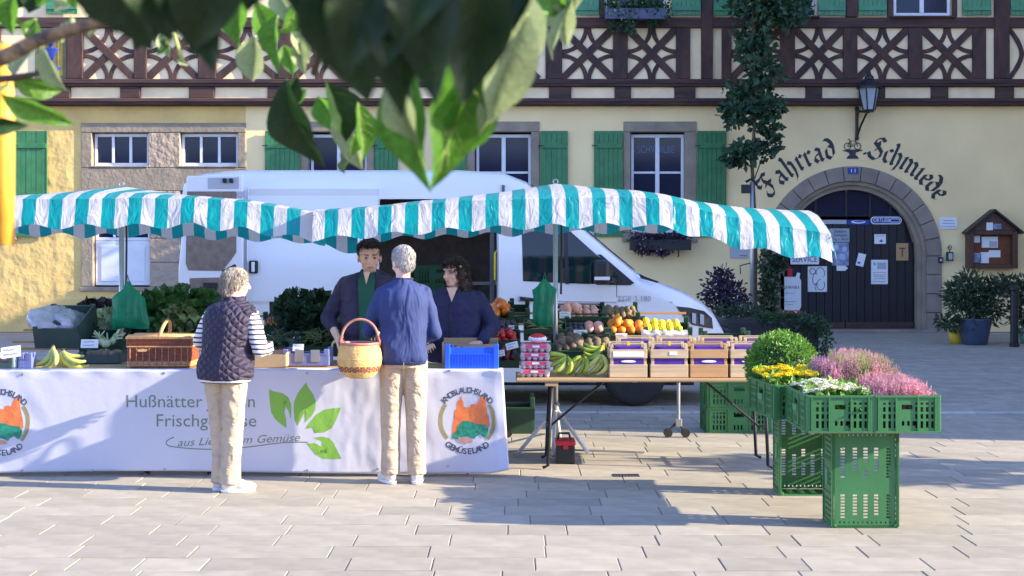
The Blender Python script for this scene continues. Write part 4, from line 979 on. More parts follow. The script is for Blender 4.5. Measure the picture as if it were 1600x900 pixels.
fill('orange', c, .34, .26, .088, 15, 'bright orange in the dark green crate above the wooden crates', 'orange', 'oranges in the dark crate', .040, seed=7, layers=2)
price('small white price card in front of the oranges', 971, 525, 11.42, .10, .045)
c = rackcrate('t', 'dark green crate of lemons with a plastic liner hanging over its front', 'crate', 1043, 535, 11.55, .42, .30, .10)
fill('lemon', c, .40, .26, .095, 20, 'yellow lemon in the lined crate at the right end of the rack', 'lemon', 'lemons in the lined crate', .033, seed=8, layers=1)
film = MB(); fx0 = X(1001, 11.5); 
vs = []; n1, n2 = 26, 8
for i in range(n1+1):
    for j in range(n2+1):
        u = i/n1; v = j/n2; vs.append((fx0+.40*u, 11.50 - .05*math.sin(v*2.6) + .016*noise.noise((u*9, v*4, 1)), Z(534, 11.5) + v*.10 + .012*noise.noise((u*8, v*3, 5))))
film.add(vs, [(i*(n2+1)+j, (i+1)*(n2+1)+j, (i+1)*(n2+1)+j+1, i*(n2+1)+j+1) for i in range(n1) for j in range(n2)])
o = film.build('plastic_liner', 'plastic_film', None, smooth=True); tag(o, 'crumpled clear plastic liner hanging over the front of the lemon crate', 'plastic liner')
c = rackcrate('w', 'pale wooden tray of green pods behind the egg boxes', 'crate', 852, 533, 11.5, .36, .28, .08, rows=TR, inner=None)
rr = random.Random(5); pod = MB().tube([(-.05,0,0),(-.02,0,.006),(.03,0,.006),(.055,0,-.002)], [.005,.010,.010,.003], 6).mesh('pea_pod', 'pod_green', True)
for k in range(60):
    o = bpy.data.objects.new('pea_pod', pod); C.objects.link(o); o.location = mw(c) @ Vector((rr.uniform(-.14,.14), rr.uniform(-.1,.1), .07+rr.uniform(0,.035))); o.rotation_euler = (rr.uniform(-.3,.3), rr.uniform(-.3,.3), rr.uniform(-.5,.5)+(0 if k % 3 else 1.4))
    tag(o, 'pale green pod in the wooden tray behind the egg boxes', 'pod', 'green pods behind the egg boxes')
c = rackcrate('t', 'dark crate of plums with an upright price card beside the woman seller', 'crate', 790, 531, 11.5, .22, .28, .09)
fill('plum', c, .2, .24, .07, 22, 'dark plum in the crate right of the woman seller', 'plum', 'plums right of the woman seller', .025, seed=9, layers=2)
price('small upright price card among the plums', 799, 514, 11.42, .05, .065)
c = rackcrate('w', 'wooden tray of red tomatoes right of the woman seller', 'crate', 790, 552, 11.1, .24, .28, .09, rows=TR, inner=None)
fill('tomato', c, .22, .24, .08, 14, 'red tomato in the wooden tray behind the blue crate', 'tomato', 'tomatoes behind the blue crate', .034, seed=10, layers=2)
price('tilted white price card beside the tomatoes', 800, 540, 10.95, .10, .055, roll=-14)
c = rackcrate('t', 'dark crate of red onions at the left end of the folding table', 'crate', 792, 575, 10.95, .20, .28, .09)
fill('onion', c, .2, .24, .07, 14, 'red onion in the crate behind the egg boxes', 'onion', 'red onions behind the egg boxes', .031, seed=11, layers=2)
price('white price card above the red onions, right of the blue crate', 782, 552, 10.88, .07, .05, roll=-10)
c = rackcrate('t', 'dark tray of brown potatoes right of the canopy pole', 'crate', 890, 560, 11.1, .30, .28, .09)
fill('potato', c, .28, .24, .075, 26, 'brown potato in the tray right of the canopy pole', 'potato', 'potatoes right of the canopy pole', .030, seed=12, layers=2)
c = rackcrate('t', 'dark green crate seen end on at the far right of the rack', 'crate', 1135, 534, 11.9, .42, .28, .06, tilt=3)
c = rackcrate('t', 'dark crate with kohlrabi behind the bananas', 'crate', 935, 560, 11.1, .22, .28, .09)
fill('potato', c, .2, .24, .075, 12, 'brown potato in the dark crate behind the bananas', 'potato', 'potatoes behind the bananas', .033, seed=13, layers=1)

# ---- things on the folding table
TZ = .712
def egg_box(label, loc, rz=0):
    t = thing('egg_box', label, 'egg box', loc, (0,0,R(rz)), 'pile of grey egg boxes'); mb = MB()
    for i in range(5):
        for j in range(3): mb.lathe([(.014,0),(.021,.012),(.0245,.030)], 8, (-.094+.047*i, -.047+.047*j, 0))
    mb.build('egg_tray', 'egg_card', t, smooth=True)
    MB().prism([(-.118,.028),(.118,.028),(.118,.034),(.108,.062),(-.108,.062),(-.118,.034)], -.074, .074).build('lid', 'egg_card', t, bevel=.006)
    MB().add([(-.085,-.0752,.033),(.085,-.0752,.033),(.082,-.0752,.056),(-.082,-.0752,.056)], [(0,1,2,3)]).bx(-.088,-.0755,.0625,.088,.05,.0635).build('label_band', 'egg_label', t)
    MB().bx(-.03,-.0765,.037,.026,-.0756,.053).build('emblem', 'paper', t); return t
for k, nm in enumerate(('lowest egg box of the pile, standing on the folding table', 'second egg box from below in the pile', 'third egg box from below in the pile', 'fourth egg box from below in the pile')):
    egg_box(nm, (X(836,10.6)+.004*(k % 2), 10.62+.003*k, TZ+k*.0655), rz=(-3,2,-1,3)[k])
t = thing('produce_bag', 'small red and white packet lying on top of the egg boxes', 'packet', (X(840,10.65), 10.65, TZ+.262))
MB().ball((0,0,.035), (.075,.05,.036), 14, 8).build('packet', 'paper', t, smooth=True); MB().ball((.0,-.006,.050), (.062,.043,.028), 12, 8).build('print', 'print_red', t, smooth=True)
def hand_of(label, loc, n, m, spread=.9, L=.19, rz=0, up=True, seed=0, size=1):
    t = thing('banana_hand', label, 'bananas', loc, (0,0,R(rz))); me = banana_me(m, L, .0185, 1.15, seed); rr = random.Random(seed)
    for k in range(n):
        a = (k-(n-1)/2)*spread/n; o = bpy.data.objects.new('banana', me); C.objects.link(o); o.parent = t
        o.rotation_euler = Euler((0, 0, 0)); M_ = Matrix.Rotation(a, 4, 'Y') @ Matrix.Translation((0, -.03*(k % 2)+rr.uniform(-.01,.01), L*.47)) @ Matrix.Rotation(R(-90), 4, 'Y') @ Matrix.Rotation(R(90 if a < 0 else 90), 4, 'X') @ Matrix.Rotation(rr.uniform(-.3,.3), 4, 'X')
        o.matrix_local = M_; 
    MB().tube([(0,0,-.0),(0,0,.03)], .016, 8).build('crown', 'bark', t); t.rotation_euler = (R(180) if not up else 0, 0, R(rz)); return t
# bananas built one curved fruit at a time along drawn arcs (points on the table plane and above)
def arc_banana(p0, p1, p2, m, r, parent=None):
    pts = []; rs = []
    for k in range(11):
        t = k/10; q = Vector(p0)*(1-t)**2 + Vector(p1)*2*t*(1-t) + Vector(p2)*t*t; pts.append(q); rs.append(r*(.30 if k == 0 else .42 if k == 10 else (.72 + .28*math.sin(math.pi*t)) if 1 < k < 9 else .62))
    return MB().tube(pts, rs, 7).build('banana', m, parent, smooth=True)
def bunch(label, Y, z0, crown, tips, m, r=.019, dy=.0):
    cp = P(*crown, Y); t = thing('banana_bunch', label, 'bananas', (cp.x, Y, z0)); rr = random.Random(int(crown[0]))
    for k, (mx_, my_, ex, ey) in enumerate(tips):
        yy_ = (k % 3)*.028 - .03; a = P(crown[0]+rr.uniform(-2,2), crown[1], Y); b = P(mx_, my_, Y-.03-yy_); c_ = P(ex, ey, Y-.02-yy_)
        o = arc_banana(a-t.location, 2*b-(a+c_)/2-t.location, c_-t.location, m, r, t)
        MB().ball(c_-t.location, (.006,)*3, 6, 5).build('tip', 'bark', t)
    MB().ball(P(*crown, Y)-t.location, (.014,.014,.012), 8, 6).build('crown', 'bark', t, smooth=True); return t
bunch('left bunch of green bananas beside the egg boxes', 10.62, TZ, (886,556), [(870,558,858,562),(872,566,860,572),(876,574,862,580),(886,576,872,584),(866,553,859,553),(893,572,884,584)], 'banana_green', .019)
bunch('middle bunch of green bananas on the folding table', 10.64, TZ, (911,556), [(903,570,890,585),(911,573,900,585),(918,570,911,584),(897,563,890,574)], 'banana_green', .019)
bunch('right bunch of yellow-green bananas beside the wooden crates', 10.62, TZ, (940,553), [(934,571,914,586),(929,565,912,580),(948,572,932,586),(941,569,925,583)], 'banana_pale', .020)
bunch('upper bunch of green bananas lying on the other bananas', 10.72, TZ+.12, (941,538), [(925,547,905,540),(928,555,912,550),(932,557,916,560),(930,544,912,536)], 'banana_green', .019)
t = thing('sticker_tag', 'small bright yellow sticker tag on the upper banana bunch', 'sticker', P(944,541,10.6)); MB().bx(-.006,-.002,-.03,.006,.002,.03).build('tag', 'flower_yellow', t)
# wooden crates in two rows
WL = [('box_wood', 'leftmost front wooden crate with a long printed label beside the bananas'), ('box_wood', 'second front wooden crate from the bananas, with a small white label'), ('box_wood_dark', 'third front wooden crate, of warmer orange wood'), ('box_wood', 'fourth front wooden crate, partly behind the round green shrub')]
for k, (m_, lb) in enumerate(WL):
    pc = (982, 1046, 1108, 1171)[k]; o = wood_crate('wooden_crate', lb, 'crate', .292, .25, .25, rows=((0,.105),(.150,.222)), m=m_, group='open wooden crates on the folding table')
    put(o, (X(pc,10.5), 10.50+.13, TZ)); 
    if k == 0: MB().bx(-.12,-.132,.166,.12,-.1295,.207).build('label_strip', 'paper', o)
    if k == 1: MB().bx(.0,-.132,.178,.06,-.1295,.205).build('label_strip', 'paper', o)
    if k in (0, 2, 3):
        MB().ball((.0,-.121,.128), (.06,.002,.010), 10, 6).build('printed_emblem', 'paper', o)
    if k < 2: t_ = MB().bx(-.01,-.14,.255,.01,-.12,.285).build('yellow_tag', 'flower_yellow', o)
BK = ['leftmost', 'second', 'third', 'fourth']
for k in range(4):
    o = wood_crate('wooden_crate', f'{BK[k]} wooden crate of the back row behind the front wooden crates', 'crate', .30, .25, .26, rows=((0,.10),(.15,.235)), group='open wooden crates on the folding table')
    put(o, (X((992,1056,1121,1187)[k],10.85), 10.87, TZ+.02))
# blue crate and cardboard box at the end of the banner table
o = tray('blue_crate', 'bright blue plastic crate of purple fruit at the right end of the banner table', 'crate', .40, .30, .165, m='crate_blue', post=.0)
put(o, (X(737,10.2), 10.36, .808))
MB().bx(-.2,-.146,.115,.2,-.137,.165).build('side_panel', 'crate_blue', o)
for k in range(14): MB().bx(-.15+k*.0215,-.158,.02,-.142+k*.0215,-.15,.112).build('rib', 'crate_blue', o)
for s_ in (-1,1): MB().bx(s_*.185-.02,-.16,0,s_*.185+.02,-.12,.19).build('corner_post', 'crate_blue', o, bevel=.005)
fill('plum', o, .36, .26, .11, 40, 'dark purple plum in the bright blue crate', 'plum', 'plums in the blue crate', .025, seed=21, layers=2)
t = thing('cardboard_box', 'open brown cardboard box behind the blue crate in the woman seller’s hands', 'box', (X(735,10.72), 10.75, .80))
for a in ((-.22,-.15,0,.22,-.146,.17),(-.22,.146,0,.22,.15,.2),(-.22,-.1455,0,-.216,.1455,.18),(.216,-.1455,0,.22,.1455,.18),(-.22,-.145,.0,.22,.145,.004)): MB().bx(*a).build('side_panel', 'cardboard', t)
t['label'] = 'open brown cardboard box standing behind the bright blue crate'

# ---- left side of the stall
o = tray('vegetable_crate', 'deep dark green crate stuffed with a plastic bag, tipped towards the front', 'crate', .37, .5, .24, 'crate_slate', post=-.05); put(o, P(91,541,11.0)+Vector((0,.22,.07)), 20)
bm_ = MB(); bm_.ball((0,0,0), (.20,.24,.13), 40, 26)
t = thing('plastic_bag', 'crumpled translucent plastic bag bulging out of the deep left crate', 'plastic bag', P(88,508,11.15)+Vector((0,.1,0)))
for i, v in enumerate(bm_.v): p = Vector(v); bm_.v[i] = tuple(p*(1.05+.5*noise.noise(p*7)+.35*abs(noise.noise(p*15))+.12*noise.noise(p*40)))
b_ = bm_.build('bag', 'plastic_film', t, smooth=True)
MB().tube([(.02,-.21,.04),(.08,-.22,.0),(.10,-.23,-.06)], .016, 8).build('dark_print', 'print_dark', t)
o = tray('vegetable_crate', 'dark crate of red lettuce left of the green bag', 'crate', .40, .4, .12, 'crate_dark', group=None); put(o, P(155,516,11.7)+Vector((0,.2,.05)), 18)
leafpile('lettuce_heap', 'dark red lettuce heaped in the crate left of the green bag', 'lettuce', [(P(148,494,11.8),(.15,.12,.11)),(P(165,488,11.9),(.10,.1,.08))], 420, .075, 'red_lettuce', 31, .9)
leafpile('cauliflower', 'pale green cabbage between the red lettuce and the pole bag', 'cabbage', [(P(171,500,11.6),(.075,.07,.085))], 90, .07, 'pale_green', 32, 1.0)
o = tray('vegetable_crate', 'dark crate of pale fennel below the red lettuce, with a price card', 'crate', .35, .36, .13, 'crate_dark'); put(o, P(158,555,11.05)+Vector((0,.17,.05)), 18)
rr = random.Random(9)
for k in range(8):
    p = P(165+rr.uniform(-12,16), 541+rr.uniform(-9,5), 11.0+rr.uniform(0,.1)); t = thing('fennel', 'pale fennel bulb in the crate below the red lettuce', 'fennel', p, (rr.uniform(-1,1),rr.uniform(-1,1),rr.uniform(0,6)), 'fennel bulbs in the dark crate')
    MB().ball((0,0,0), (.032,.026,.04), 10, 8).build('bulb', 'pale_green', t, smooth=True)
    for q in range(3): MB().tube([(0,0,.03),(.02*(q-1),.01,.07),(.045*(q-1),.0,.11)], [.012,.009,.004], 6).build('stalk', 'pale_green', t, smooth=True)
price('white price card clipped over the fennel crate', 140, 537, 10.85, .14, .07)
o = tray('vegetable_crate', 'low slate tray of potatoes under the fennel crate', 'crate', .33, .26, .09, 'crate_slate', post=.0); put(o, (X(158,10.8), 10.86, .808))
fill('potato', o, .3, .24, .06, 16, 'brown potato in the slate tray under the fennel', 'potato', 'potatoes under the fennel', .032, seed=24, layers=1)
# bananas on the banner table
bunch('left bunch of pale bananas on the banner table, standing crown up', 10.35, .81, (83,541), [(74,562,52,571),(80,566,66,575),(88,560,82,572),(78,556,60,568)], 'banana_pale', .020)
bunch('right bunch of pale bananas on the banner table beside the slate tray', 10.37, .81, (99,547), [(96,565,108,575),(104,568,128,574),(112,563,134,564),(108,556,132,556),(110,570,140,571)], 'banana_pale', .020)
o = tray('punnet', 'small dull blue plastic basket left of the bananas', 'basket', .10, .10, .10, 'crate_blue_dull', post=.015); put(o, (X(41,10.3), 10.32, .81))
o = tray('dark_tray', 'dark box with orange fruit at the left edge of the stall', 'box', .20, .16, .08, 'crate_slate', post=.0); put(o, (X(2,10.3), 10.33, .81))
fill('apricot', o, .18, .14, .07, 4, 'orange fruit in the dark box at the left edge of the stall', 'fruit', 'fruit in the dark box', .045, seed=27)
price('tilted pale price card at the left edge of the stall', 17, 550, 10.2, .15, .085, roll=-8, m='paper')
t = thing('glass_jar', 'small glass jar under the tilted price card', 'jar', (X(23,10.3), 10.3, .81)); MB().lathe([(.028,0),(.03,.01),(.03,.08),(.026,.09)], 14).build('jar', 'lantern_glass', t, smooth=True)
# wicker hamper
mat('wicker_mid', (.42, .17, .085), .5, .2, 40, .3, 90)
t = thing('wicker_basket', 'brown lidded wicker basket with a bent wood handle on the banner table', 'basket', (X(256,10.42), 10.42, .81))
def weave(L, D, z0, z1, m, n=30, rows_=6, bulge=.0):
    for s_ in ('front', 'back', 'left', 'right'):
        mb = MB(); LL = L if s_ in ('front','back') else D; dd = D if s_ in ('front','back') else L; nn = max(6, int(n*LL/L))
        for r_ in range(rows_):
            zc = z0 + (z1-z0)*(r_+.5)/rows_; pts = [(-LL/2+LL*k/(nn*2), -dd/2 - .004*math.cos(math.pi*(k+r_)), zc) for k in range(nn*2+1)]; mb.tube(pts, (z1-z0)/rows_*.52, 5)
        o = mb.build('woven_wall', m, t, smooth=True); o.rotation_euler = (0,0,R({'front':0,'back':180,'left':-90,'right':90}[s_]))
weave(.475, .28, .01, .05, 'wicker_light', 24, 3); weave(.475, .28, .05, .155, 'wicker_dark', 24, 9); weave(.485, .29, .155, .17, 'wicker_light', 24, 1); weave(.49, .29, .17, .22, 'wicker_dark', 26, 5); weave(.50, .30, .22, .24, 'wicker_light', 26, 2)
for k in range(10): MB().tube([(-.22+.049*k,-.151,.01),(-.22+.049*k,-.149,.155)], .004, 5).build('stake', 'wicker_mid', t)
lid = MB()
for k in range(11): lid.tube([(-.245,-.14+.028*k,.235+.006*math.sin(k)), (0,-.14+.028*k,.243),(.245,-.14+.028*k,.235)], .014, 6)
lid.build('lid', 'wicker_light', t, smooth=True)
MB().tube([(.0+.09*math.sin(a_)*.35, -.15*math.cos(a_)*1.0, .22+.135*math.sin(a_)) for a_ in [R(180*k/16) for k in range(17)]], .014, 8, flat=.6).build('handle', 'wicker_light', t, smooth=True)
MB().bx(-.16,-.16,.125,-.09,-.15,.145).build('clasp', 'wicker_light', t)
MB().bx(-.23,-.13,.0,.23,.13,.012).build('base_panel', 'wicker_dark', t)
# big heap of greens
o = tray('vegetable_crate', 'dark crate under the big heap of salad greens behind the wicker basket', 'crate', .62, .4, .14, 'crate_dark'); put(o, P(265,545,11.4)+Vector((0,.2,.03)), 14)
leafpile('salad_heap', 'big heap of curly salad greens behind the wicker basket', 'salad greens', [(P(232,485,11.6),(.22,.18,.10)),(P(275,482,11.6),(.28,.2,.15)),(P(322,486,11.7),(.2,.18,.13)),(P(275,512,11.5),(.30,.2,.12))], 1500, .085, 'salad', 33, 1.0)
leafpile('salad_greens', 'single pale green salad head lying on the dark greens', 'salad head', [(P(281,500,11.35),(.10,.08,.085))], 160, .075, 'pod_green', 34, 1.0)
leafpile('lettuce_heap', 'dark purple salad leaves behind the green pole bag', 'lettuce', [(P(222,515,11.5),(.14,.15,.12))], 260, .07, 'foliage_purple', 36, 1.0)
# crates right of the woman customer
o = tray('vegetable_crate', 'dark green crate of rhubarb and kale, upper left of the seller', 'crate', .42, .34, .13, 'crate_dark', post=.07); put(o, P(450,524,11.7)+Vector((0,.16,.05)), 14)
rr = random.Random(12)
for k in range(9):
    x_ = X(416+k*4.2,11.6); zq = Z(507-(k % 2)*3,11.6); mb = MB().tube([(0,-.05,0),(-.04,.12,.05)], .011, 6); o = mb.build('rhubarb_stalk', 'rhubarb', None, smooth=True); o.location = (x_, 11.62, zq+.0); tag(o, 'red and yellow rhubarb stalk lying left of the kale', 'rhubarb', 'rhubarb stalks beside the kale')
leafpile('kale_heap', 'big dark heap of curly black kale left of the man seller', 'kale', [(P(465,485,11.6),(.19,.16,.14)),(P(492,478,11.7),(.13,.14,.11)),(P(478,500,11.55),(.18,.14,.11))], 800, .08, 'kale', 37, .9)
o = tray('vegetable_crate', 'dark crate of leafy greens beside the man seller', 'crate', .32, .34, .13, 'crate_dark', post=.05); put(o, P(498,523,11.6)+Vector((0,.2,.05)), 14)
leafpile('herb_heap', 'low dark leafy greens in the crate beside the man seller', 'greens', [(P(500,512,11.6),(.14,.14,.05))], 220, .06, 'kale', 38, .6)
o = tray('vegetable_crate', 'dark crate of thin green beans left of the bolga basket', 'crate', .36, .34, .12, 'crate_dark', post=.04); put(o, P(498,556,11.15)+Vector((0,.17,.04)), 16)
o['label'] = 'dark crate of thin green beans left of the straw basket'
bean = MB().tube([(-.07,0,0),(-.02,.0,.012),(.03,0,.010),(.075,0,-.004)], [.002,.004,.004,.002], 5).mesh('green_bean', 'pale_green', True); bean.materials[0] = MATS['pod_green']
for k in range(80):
    b = bpy.data.objects.new('green_bean', bean); C.objects.link(b); b.location = mw(o) @ Vector((rr.uniform(-.12,.14), rr.uniform(-.14,.12), .09+rr.uniform(0,.05))); b.rotation_euler = (rr.uniform(-.5,.5), rr.uniform(-.6,.6), rr.uniform(0,3)); tag(b, 'thin green bean in the crate left of the straw basket', 'bean', 'green beans in the crate')
o = tray('vegetable_crate', 'slate grey crate of green beans with a small flag label', 'crate', .24, .3, .11, 'crate_slate', post=.03); put(o, P(437,558,11.0)+Vector((0,.15,.03)), 10)
MB().bx(.0,-.165,.03,.05,-.1515,.07).build('red_label', 'print_red', o); MB().bx(.0,-.166,.03,.05,-.1652,.045).build('yellow_label', 'flower_yellow', o)
leafpile('herb_heap', 'green herbs in the slate crate behind the woman customer', 'herbs', [(P(430,532,11.1),(.14,.1,.05))], 200, .06, 'foliage_olive', 39, .5)
o = tray('blue_tray', 'dull blue plastic crate with two grey punnets on the banner table', 'crate', .36, .26, .13, 'crate_blue_dull', post=.0); put(o, (X(481,10.6), 10.62, .808))
for q in (-.05, .075): MB().bx(q-.035,-.136,.03,q+.035,-.1305,.125).build('grey_patch', 'crate_pale' if False else 'steel', o)
t = thing('cardboard_box', 'low open cardboard tray on the banner table beside the woman customer', 'box', (X(420,10.4), 10.45, .808))
for a in ((-.14,-.1,0,.14,-.097,.10),(-.14,.097,0,.14,.1,.12),(-.14,-.0965,0,-.137,.0965,.11),(.137,-.0965,0,.14,.0965,.11),(-.14,-.096,.0,.14,.096,.004)): MB().bx(*a).build('side_panel', 'cardboard', t)
price('white price card hanging from the blue crate rim', 466, 543, 10.5, .085, .055)
price('white price card in the rhubarb crate behind the woman customer', 408, 507, 11.3, .05, .07)

# green carrier bags on the poles
def carrier(label, pts_top, pts, Y, seed):
    c0 = P(*pts_top, Y); t = thing('carrier_bag', label, 'bag', c0); rr = random.Random(seed); mb = MB(); n = 40; L = len(pts); vs = []
    for j, (cx_, cy_, w_, d_) in enumerate(pts):
        p = P(cx_, cy_, Y) - c0
        for i in range(n):
            a = 2*math.pi*i/n; f = 1+.22*noise.noise((math.cos(a)*2.2, math.sin(a)*2.2+seed, j*.35))+ .20*math.sin(a*7+seed+j*.35)*(1-j/L*.45)
            vs.append((p.x + math.cos(a)*w_/2*f*Y/F_PX, p.y + math.sin(a)*d_/2*f, p.z + .006*math.sin(a*3+j)))
    fs = [(j*n+i, j*n+(i+1) % n, (j+1)*n+(i+1) % n, (j+1)*n+i) for j in range(L-1) for i in range(n)]
    mb.add(vs, fs); mb.add([vs[-n+i] for i in range(n)], [tuple(range(n))]); mb.build('sack', 'bag_green', t, smooth=True)
    MB().tube([(-.01,0,.0),(.0,-.01,.06),(.012,0,0)], .006, 6).build('handle', 'bag_green', t)
    return t
carrier('green plastic carrier bag hanging from the left canopy pole', (200,441), [(201,441,5,.02),(201,450,14,.05),(201,458,32,.08),(202,465,46,.10),(202,480,47,.11),(203,495,50,.12),(204,505,53,.11),(204,513,54,.07)], 11.12, 3)
carrier('green plastic carrier bag hanging twisted from the right canopy pole', (851,437), [(851,437,5,.02),(850,446,18,.05),(850,453,34,.08),(850,466,30,.10),(849,480,30,.10),(849,495,31,.10),(849,503,29,.08),(850,510,20,.05)], 11.12, 8)

# ---- crates stacked inside the van, under the table and behind it
proto = euro_crate('stacking_crate', 'green perforated crate, lower of the two under the folding table', 'crate', .6, .4, .24, 'crate_green', 'stacked green crates under the folding table')
put(proto, (X(1156,12.5), 12.75, 0), 0, 0)
copy_tree(proto, (X(1156,12.5), 12.75, .242), (0,0,R(1)), 'green perforated crate, upper of the two under the folding table')
for k in range(3): copy_tree(proto, (-.86, 16.15, .56+k*.242), (0,0,R(2-2*k)), ('lowest', 'middle', 'second highest')[k]+' green crate of the stack inside the van', group='green crates inside the van')
copy_tree(proto, (-.86, 16.15, .56+3*.242), (0,0,R(1)), 'topmost green crate of the stack inside the van', group='green crates inside the van')
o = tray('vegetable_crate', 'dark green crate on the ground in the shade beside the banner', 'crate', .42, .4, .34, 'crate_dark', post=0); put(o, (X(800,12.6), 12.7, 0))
# toolbox
t = thing('toolbox', 'black toolbox with a red lid under the folding table', 'toolbox', (X(883,10.85), 10.85, 0))
MB().bx(-.075,-.11,0,.075,.11,.145).build('body', 'black_plastic', t, bevel=.012); MB().bx(-.08,-.115,.146,.08,.115,.185).build('lid', 'print_red', t, bevel=.01)
MB().tube([(-.06,0,.18),(-.05,-.01,.235),(.03,-.01,.235),(.045,0,.18)], .010, 8).build('handle', 'black_plastic', t)
MB().bx(-.02,-.118,.12,.02,-.112,.165).build('latch', 'print_red', t)

# ---------------- flower stand ----------------
fc = euro_crate('flower_crate', 'green perforated crate of white flowers, front left on the flower stand', 'crate', .4, .6, .225, 'crate_green', 'green crates of flowers'); SZ = .612
put(fc, (X(1313,8.1), 8.1+.305, SZ))
c2_ = copy_tree(fc, (X(1313,8.1)+.403, 8.1+.305, SZ), (0,0,0), 'green perforated crate of pink heather, front right on the flower stand')
c3_ = copy_tree(fc, (X(1202,8.75)+.20, 9.04, SZ), (0,0,R(5)), 'green perforated crate of yellow flowers at the back left of the flower stand')
c4_ = copy_tree(fc, (X(1313,8.1)+.33, 9.05, SZ), (0,0,0), 'green perforated crate of heather at the back right of the flower stand')
up1 = copy_tree(fc, (X(1352,8.28), 8.28, .30), (R(90),0,0), 'upended green crate, front support of the flower stand, its slotted base facing out', group='upended crates carrying the flower stand')
up1.location = (X(1352,8.28), 8.28+.0, .302); up1.rotation_euler = (R(-90), 0, 0)
up2 = copy_tree(fc, (2.07, 9.36+.225, .302), (R(90),0,0), 'upended green crate, rear support of the flower stand, its open side facing out', group='upended crates carrying the flower stand')
bd = MB().bx(1.80, 8.16, .600, 2.52, 9.75, .612).build('stand_board', 'table_wood', None, bevel=.003); tag(bd, 'thin wooden board lying on the upended crates of the flower stand', 'board')
# box ball in a pot
pb = P(1222,575,9.62); t = thing('box_ball', 'round clipped light green shrub at the back left of the flower stand', 'shrub', (pb.x, pb.y, SZ))
rr = random.Random(41); mb = MB(); c0 = Vector((0,0,pb.z-SZ)); leaves(mb, [(p, v) for p, v in cloud_pts([(c0, .245)], 5200, rr, .86)], .032, .5, .7, rr); mb.build('crown', 'foliage_box', t)
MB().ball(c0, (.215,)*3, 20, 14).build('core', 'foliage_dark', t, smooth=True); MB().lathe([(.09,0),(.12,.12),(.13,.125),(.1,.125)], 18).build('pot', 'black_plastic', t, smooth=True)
MB().tube([(0,0,.1),c0], .015, 6).build('trunk', 'bark', t)
# flowers
def flower_me(name, r, m, n=10, seed=0):
    mb = MB(); rr = random.Random(seed)
    for k in range(n):
        a = 2*math.pi*k/n; w_ = math.pi/n*.95; z_ = rr.uniform(.0,.25)*r
        mb.add([(0,0,0),(r*.7*math.cos(a-w_),r*.7*math.sin(a-w_),z_),(r*math.cos(a),r*math.sin(a),z_*.5),(r*.7*math.cos(a+w_),r*.7*math.sin(a+w_),z_)], [(0,1,2,3)])
    mb.ball((0,0,.004), (r*.28,r*.28,r*.2), 6, 4); return mb.mesh(name, m)
fy = flower_me('yellow_flower', .026, 'flower_yellow', 10); fw = flower_me('white_flower', .020, 'flower_white', 8)
def flowerbed(crate, me, n, W, D, z, label, cat, grp, pl_label, seed, bump=.05):
    rr = random.Random(seed); mt = mw(crate); c0 = crate.location.copy(); t = thing('flower_plants', pl_label, 'plants', c0 + Vector((0,0,.05)))
    mb = MB(); pts = []
    for k in range(900): pts.append((Vector((rr.uniform(-W/2,W/2), rr.uniform(-D/2,D/2), rr.uniform(.04,z-.06))), Vector((rr.uniform(-1,1), rr.uniform(-1,1), .8)).normalized()))
    leaves(mb, pts, .05, .6, .7, rr); mb.build('leaves', 'foliage_box', t).rotation_euler = crate.rotation_euler
    for k in range(n):
        x, y = rr.uniform(-W/2,W/2), rr.uniform(-D/2,D/2); h = z + bump*noise.noise((x*9, y*9, seed)) + bump*.6*(1-(2*x/W)**2) - .02
        o = bpy.data.objects.new(me.name, me); C.objects.link(o); o.location = mt @ Vector((x, y, h-.0)); o.rotation_euler = (rr.uniform(-.6,.3)+.25, rr.uniform(-.5,.5), rr.uniform(0,6)); s_ = rr.uniform(.8,1.25); o.scale = (s_,)*3
        o.parent = t; o.location = o.location - t.location
    return t
flowerbed(c3_, fy, 260, .37, .57, .285, '', 'flower', '', 'bright yellow flowers filling the back left crate', 51, .04)
flowerbed(fc, fw, 430, .37, .57, .262, '', 'flower', '', 'small white flowers filling the front left crate', 52, .03)
def heather(label, x0, x1, y0, y1, z0, h, n, ms, seed):
    rr = random.Random(seed); t = thing('heather', label, 'heather', ((x0+x1)/2, (y0+y1)/2, z0)); mbs = {m: MB() for m in ms}; gm = MB()
    for k in range(n):
        x, y = rr.uniform(x0,x1), rr.uniform(y0,y1); hh = h*rr.uniform(.6,1.05)*(1-.35*((x-(x0+x1)/2)/(x1-x0)*2)**4); lx, ly = rr.uniform(-.035,.035), rr.uniform(-.03,.03); b = Vector((x-(x0+x1)/2, y-(y0+y1)/2, 0)); tip = b+Vector((lx, ly, hh))
        kk = noise.noise((x*4, y*4, seed)); m = ms[0] if kk < -.12 else ms[-1] if rr.random() < .82 else ms[0]; mb = mbs[m]
        gm.tube([b, b.lerp(tip, .5)], [.003,.002], 3, False)
        for q in range(13):      # florets along the spike
            f = .38 + .62*q/13; c_ = b.lerp(tip, f); a = rr.uniform(0, 6.28); rr_ = .011*(1.15-f*.75); d = Vector((math.cos(a), math.sin(a), .7))*rr_*1.5; s_ = d.cross(Vector((0,0,1))).normalized()*rr_*.7
            mb.add([c_-s_*.6, c_+d-s_, c_+d*1.25+Vector((0,0,.004)), c_+d+s_], [(0,1,2,3)])
        tp = tip; mb.add([tp+Vector((-.003,0,-.02)), tp+Vector((.003,0,-.02)), tp+Vector((0,0,.008))], [(0,1,2)])
    gm.build('stems', 'heather_green', t)
    for m, mb in mbs.items():
        if mb.v: mb.build('flower_spikes', m, t)
    return t
cx_ = c2_.location.x
heather('pink heather in full flower, nearest on the front right crate', cx_-.18, cx_+.18, 8.14, 8.68, SZ+.07, .245, 1500, ('heather_pink','heather_pink'), 61)
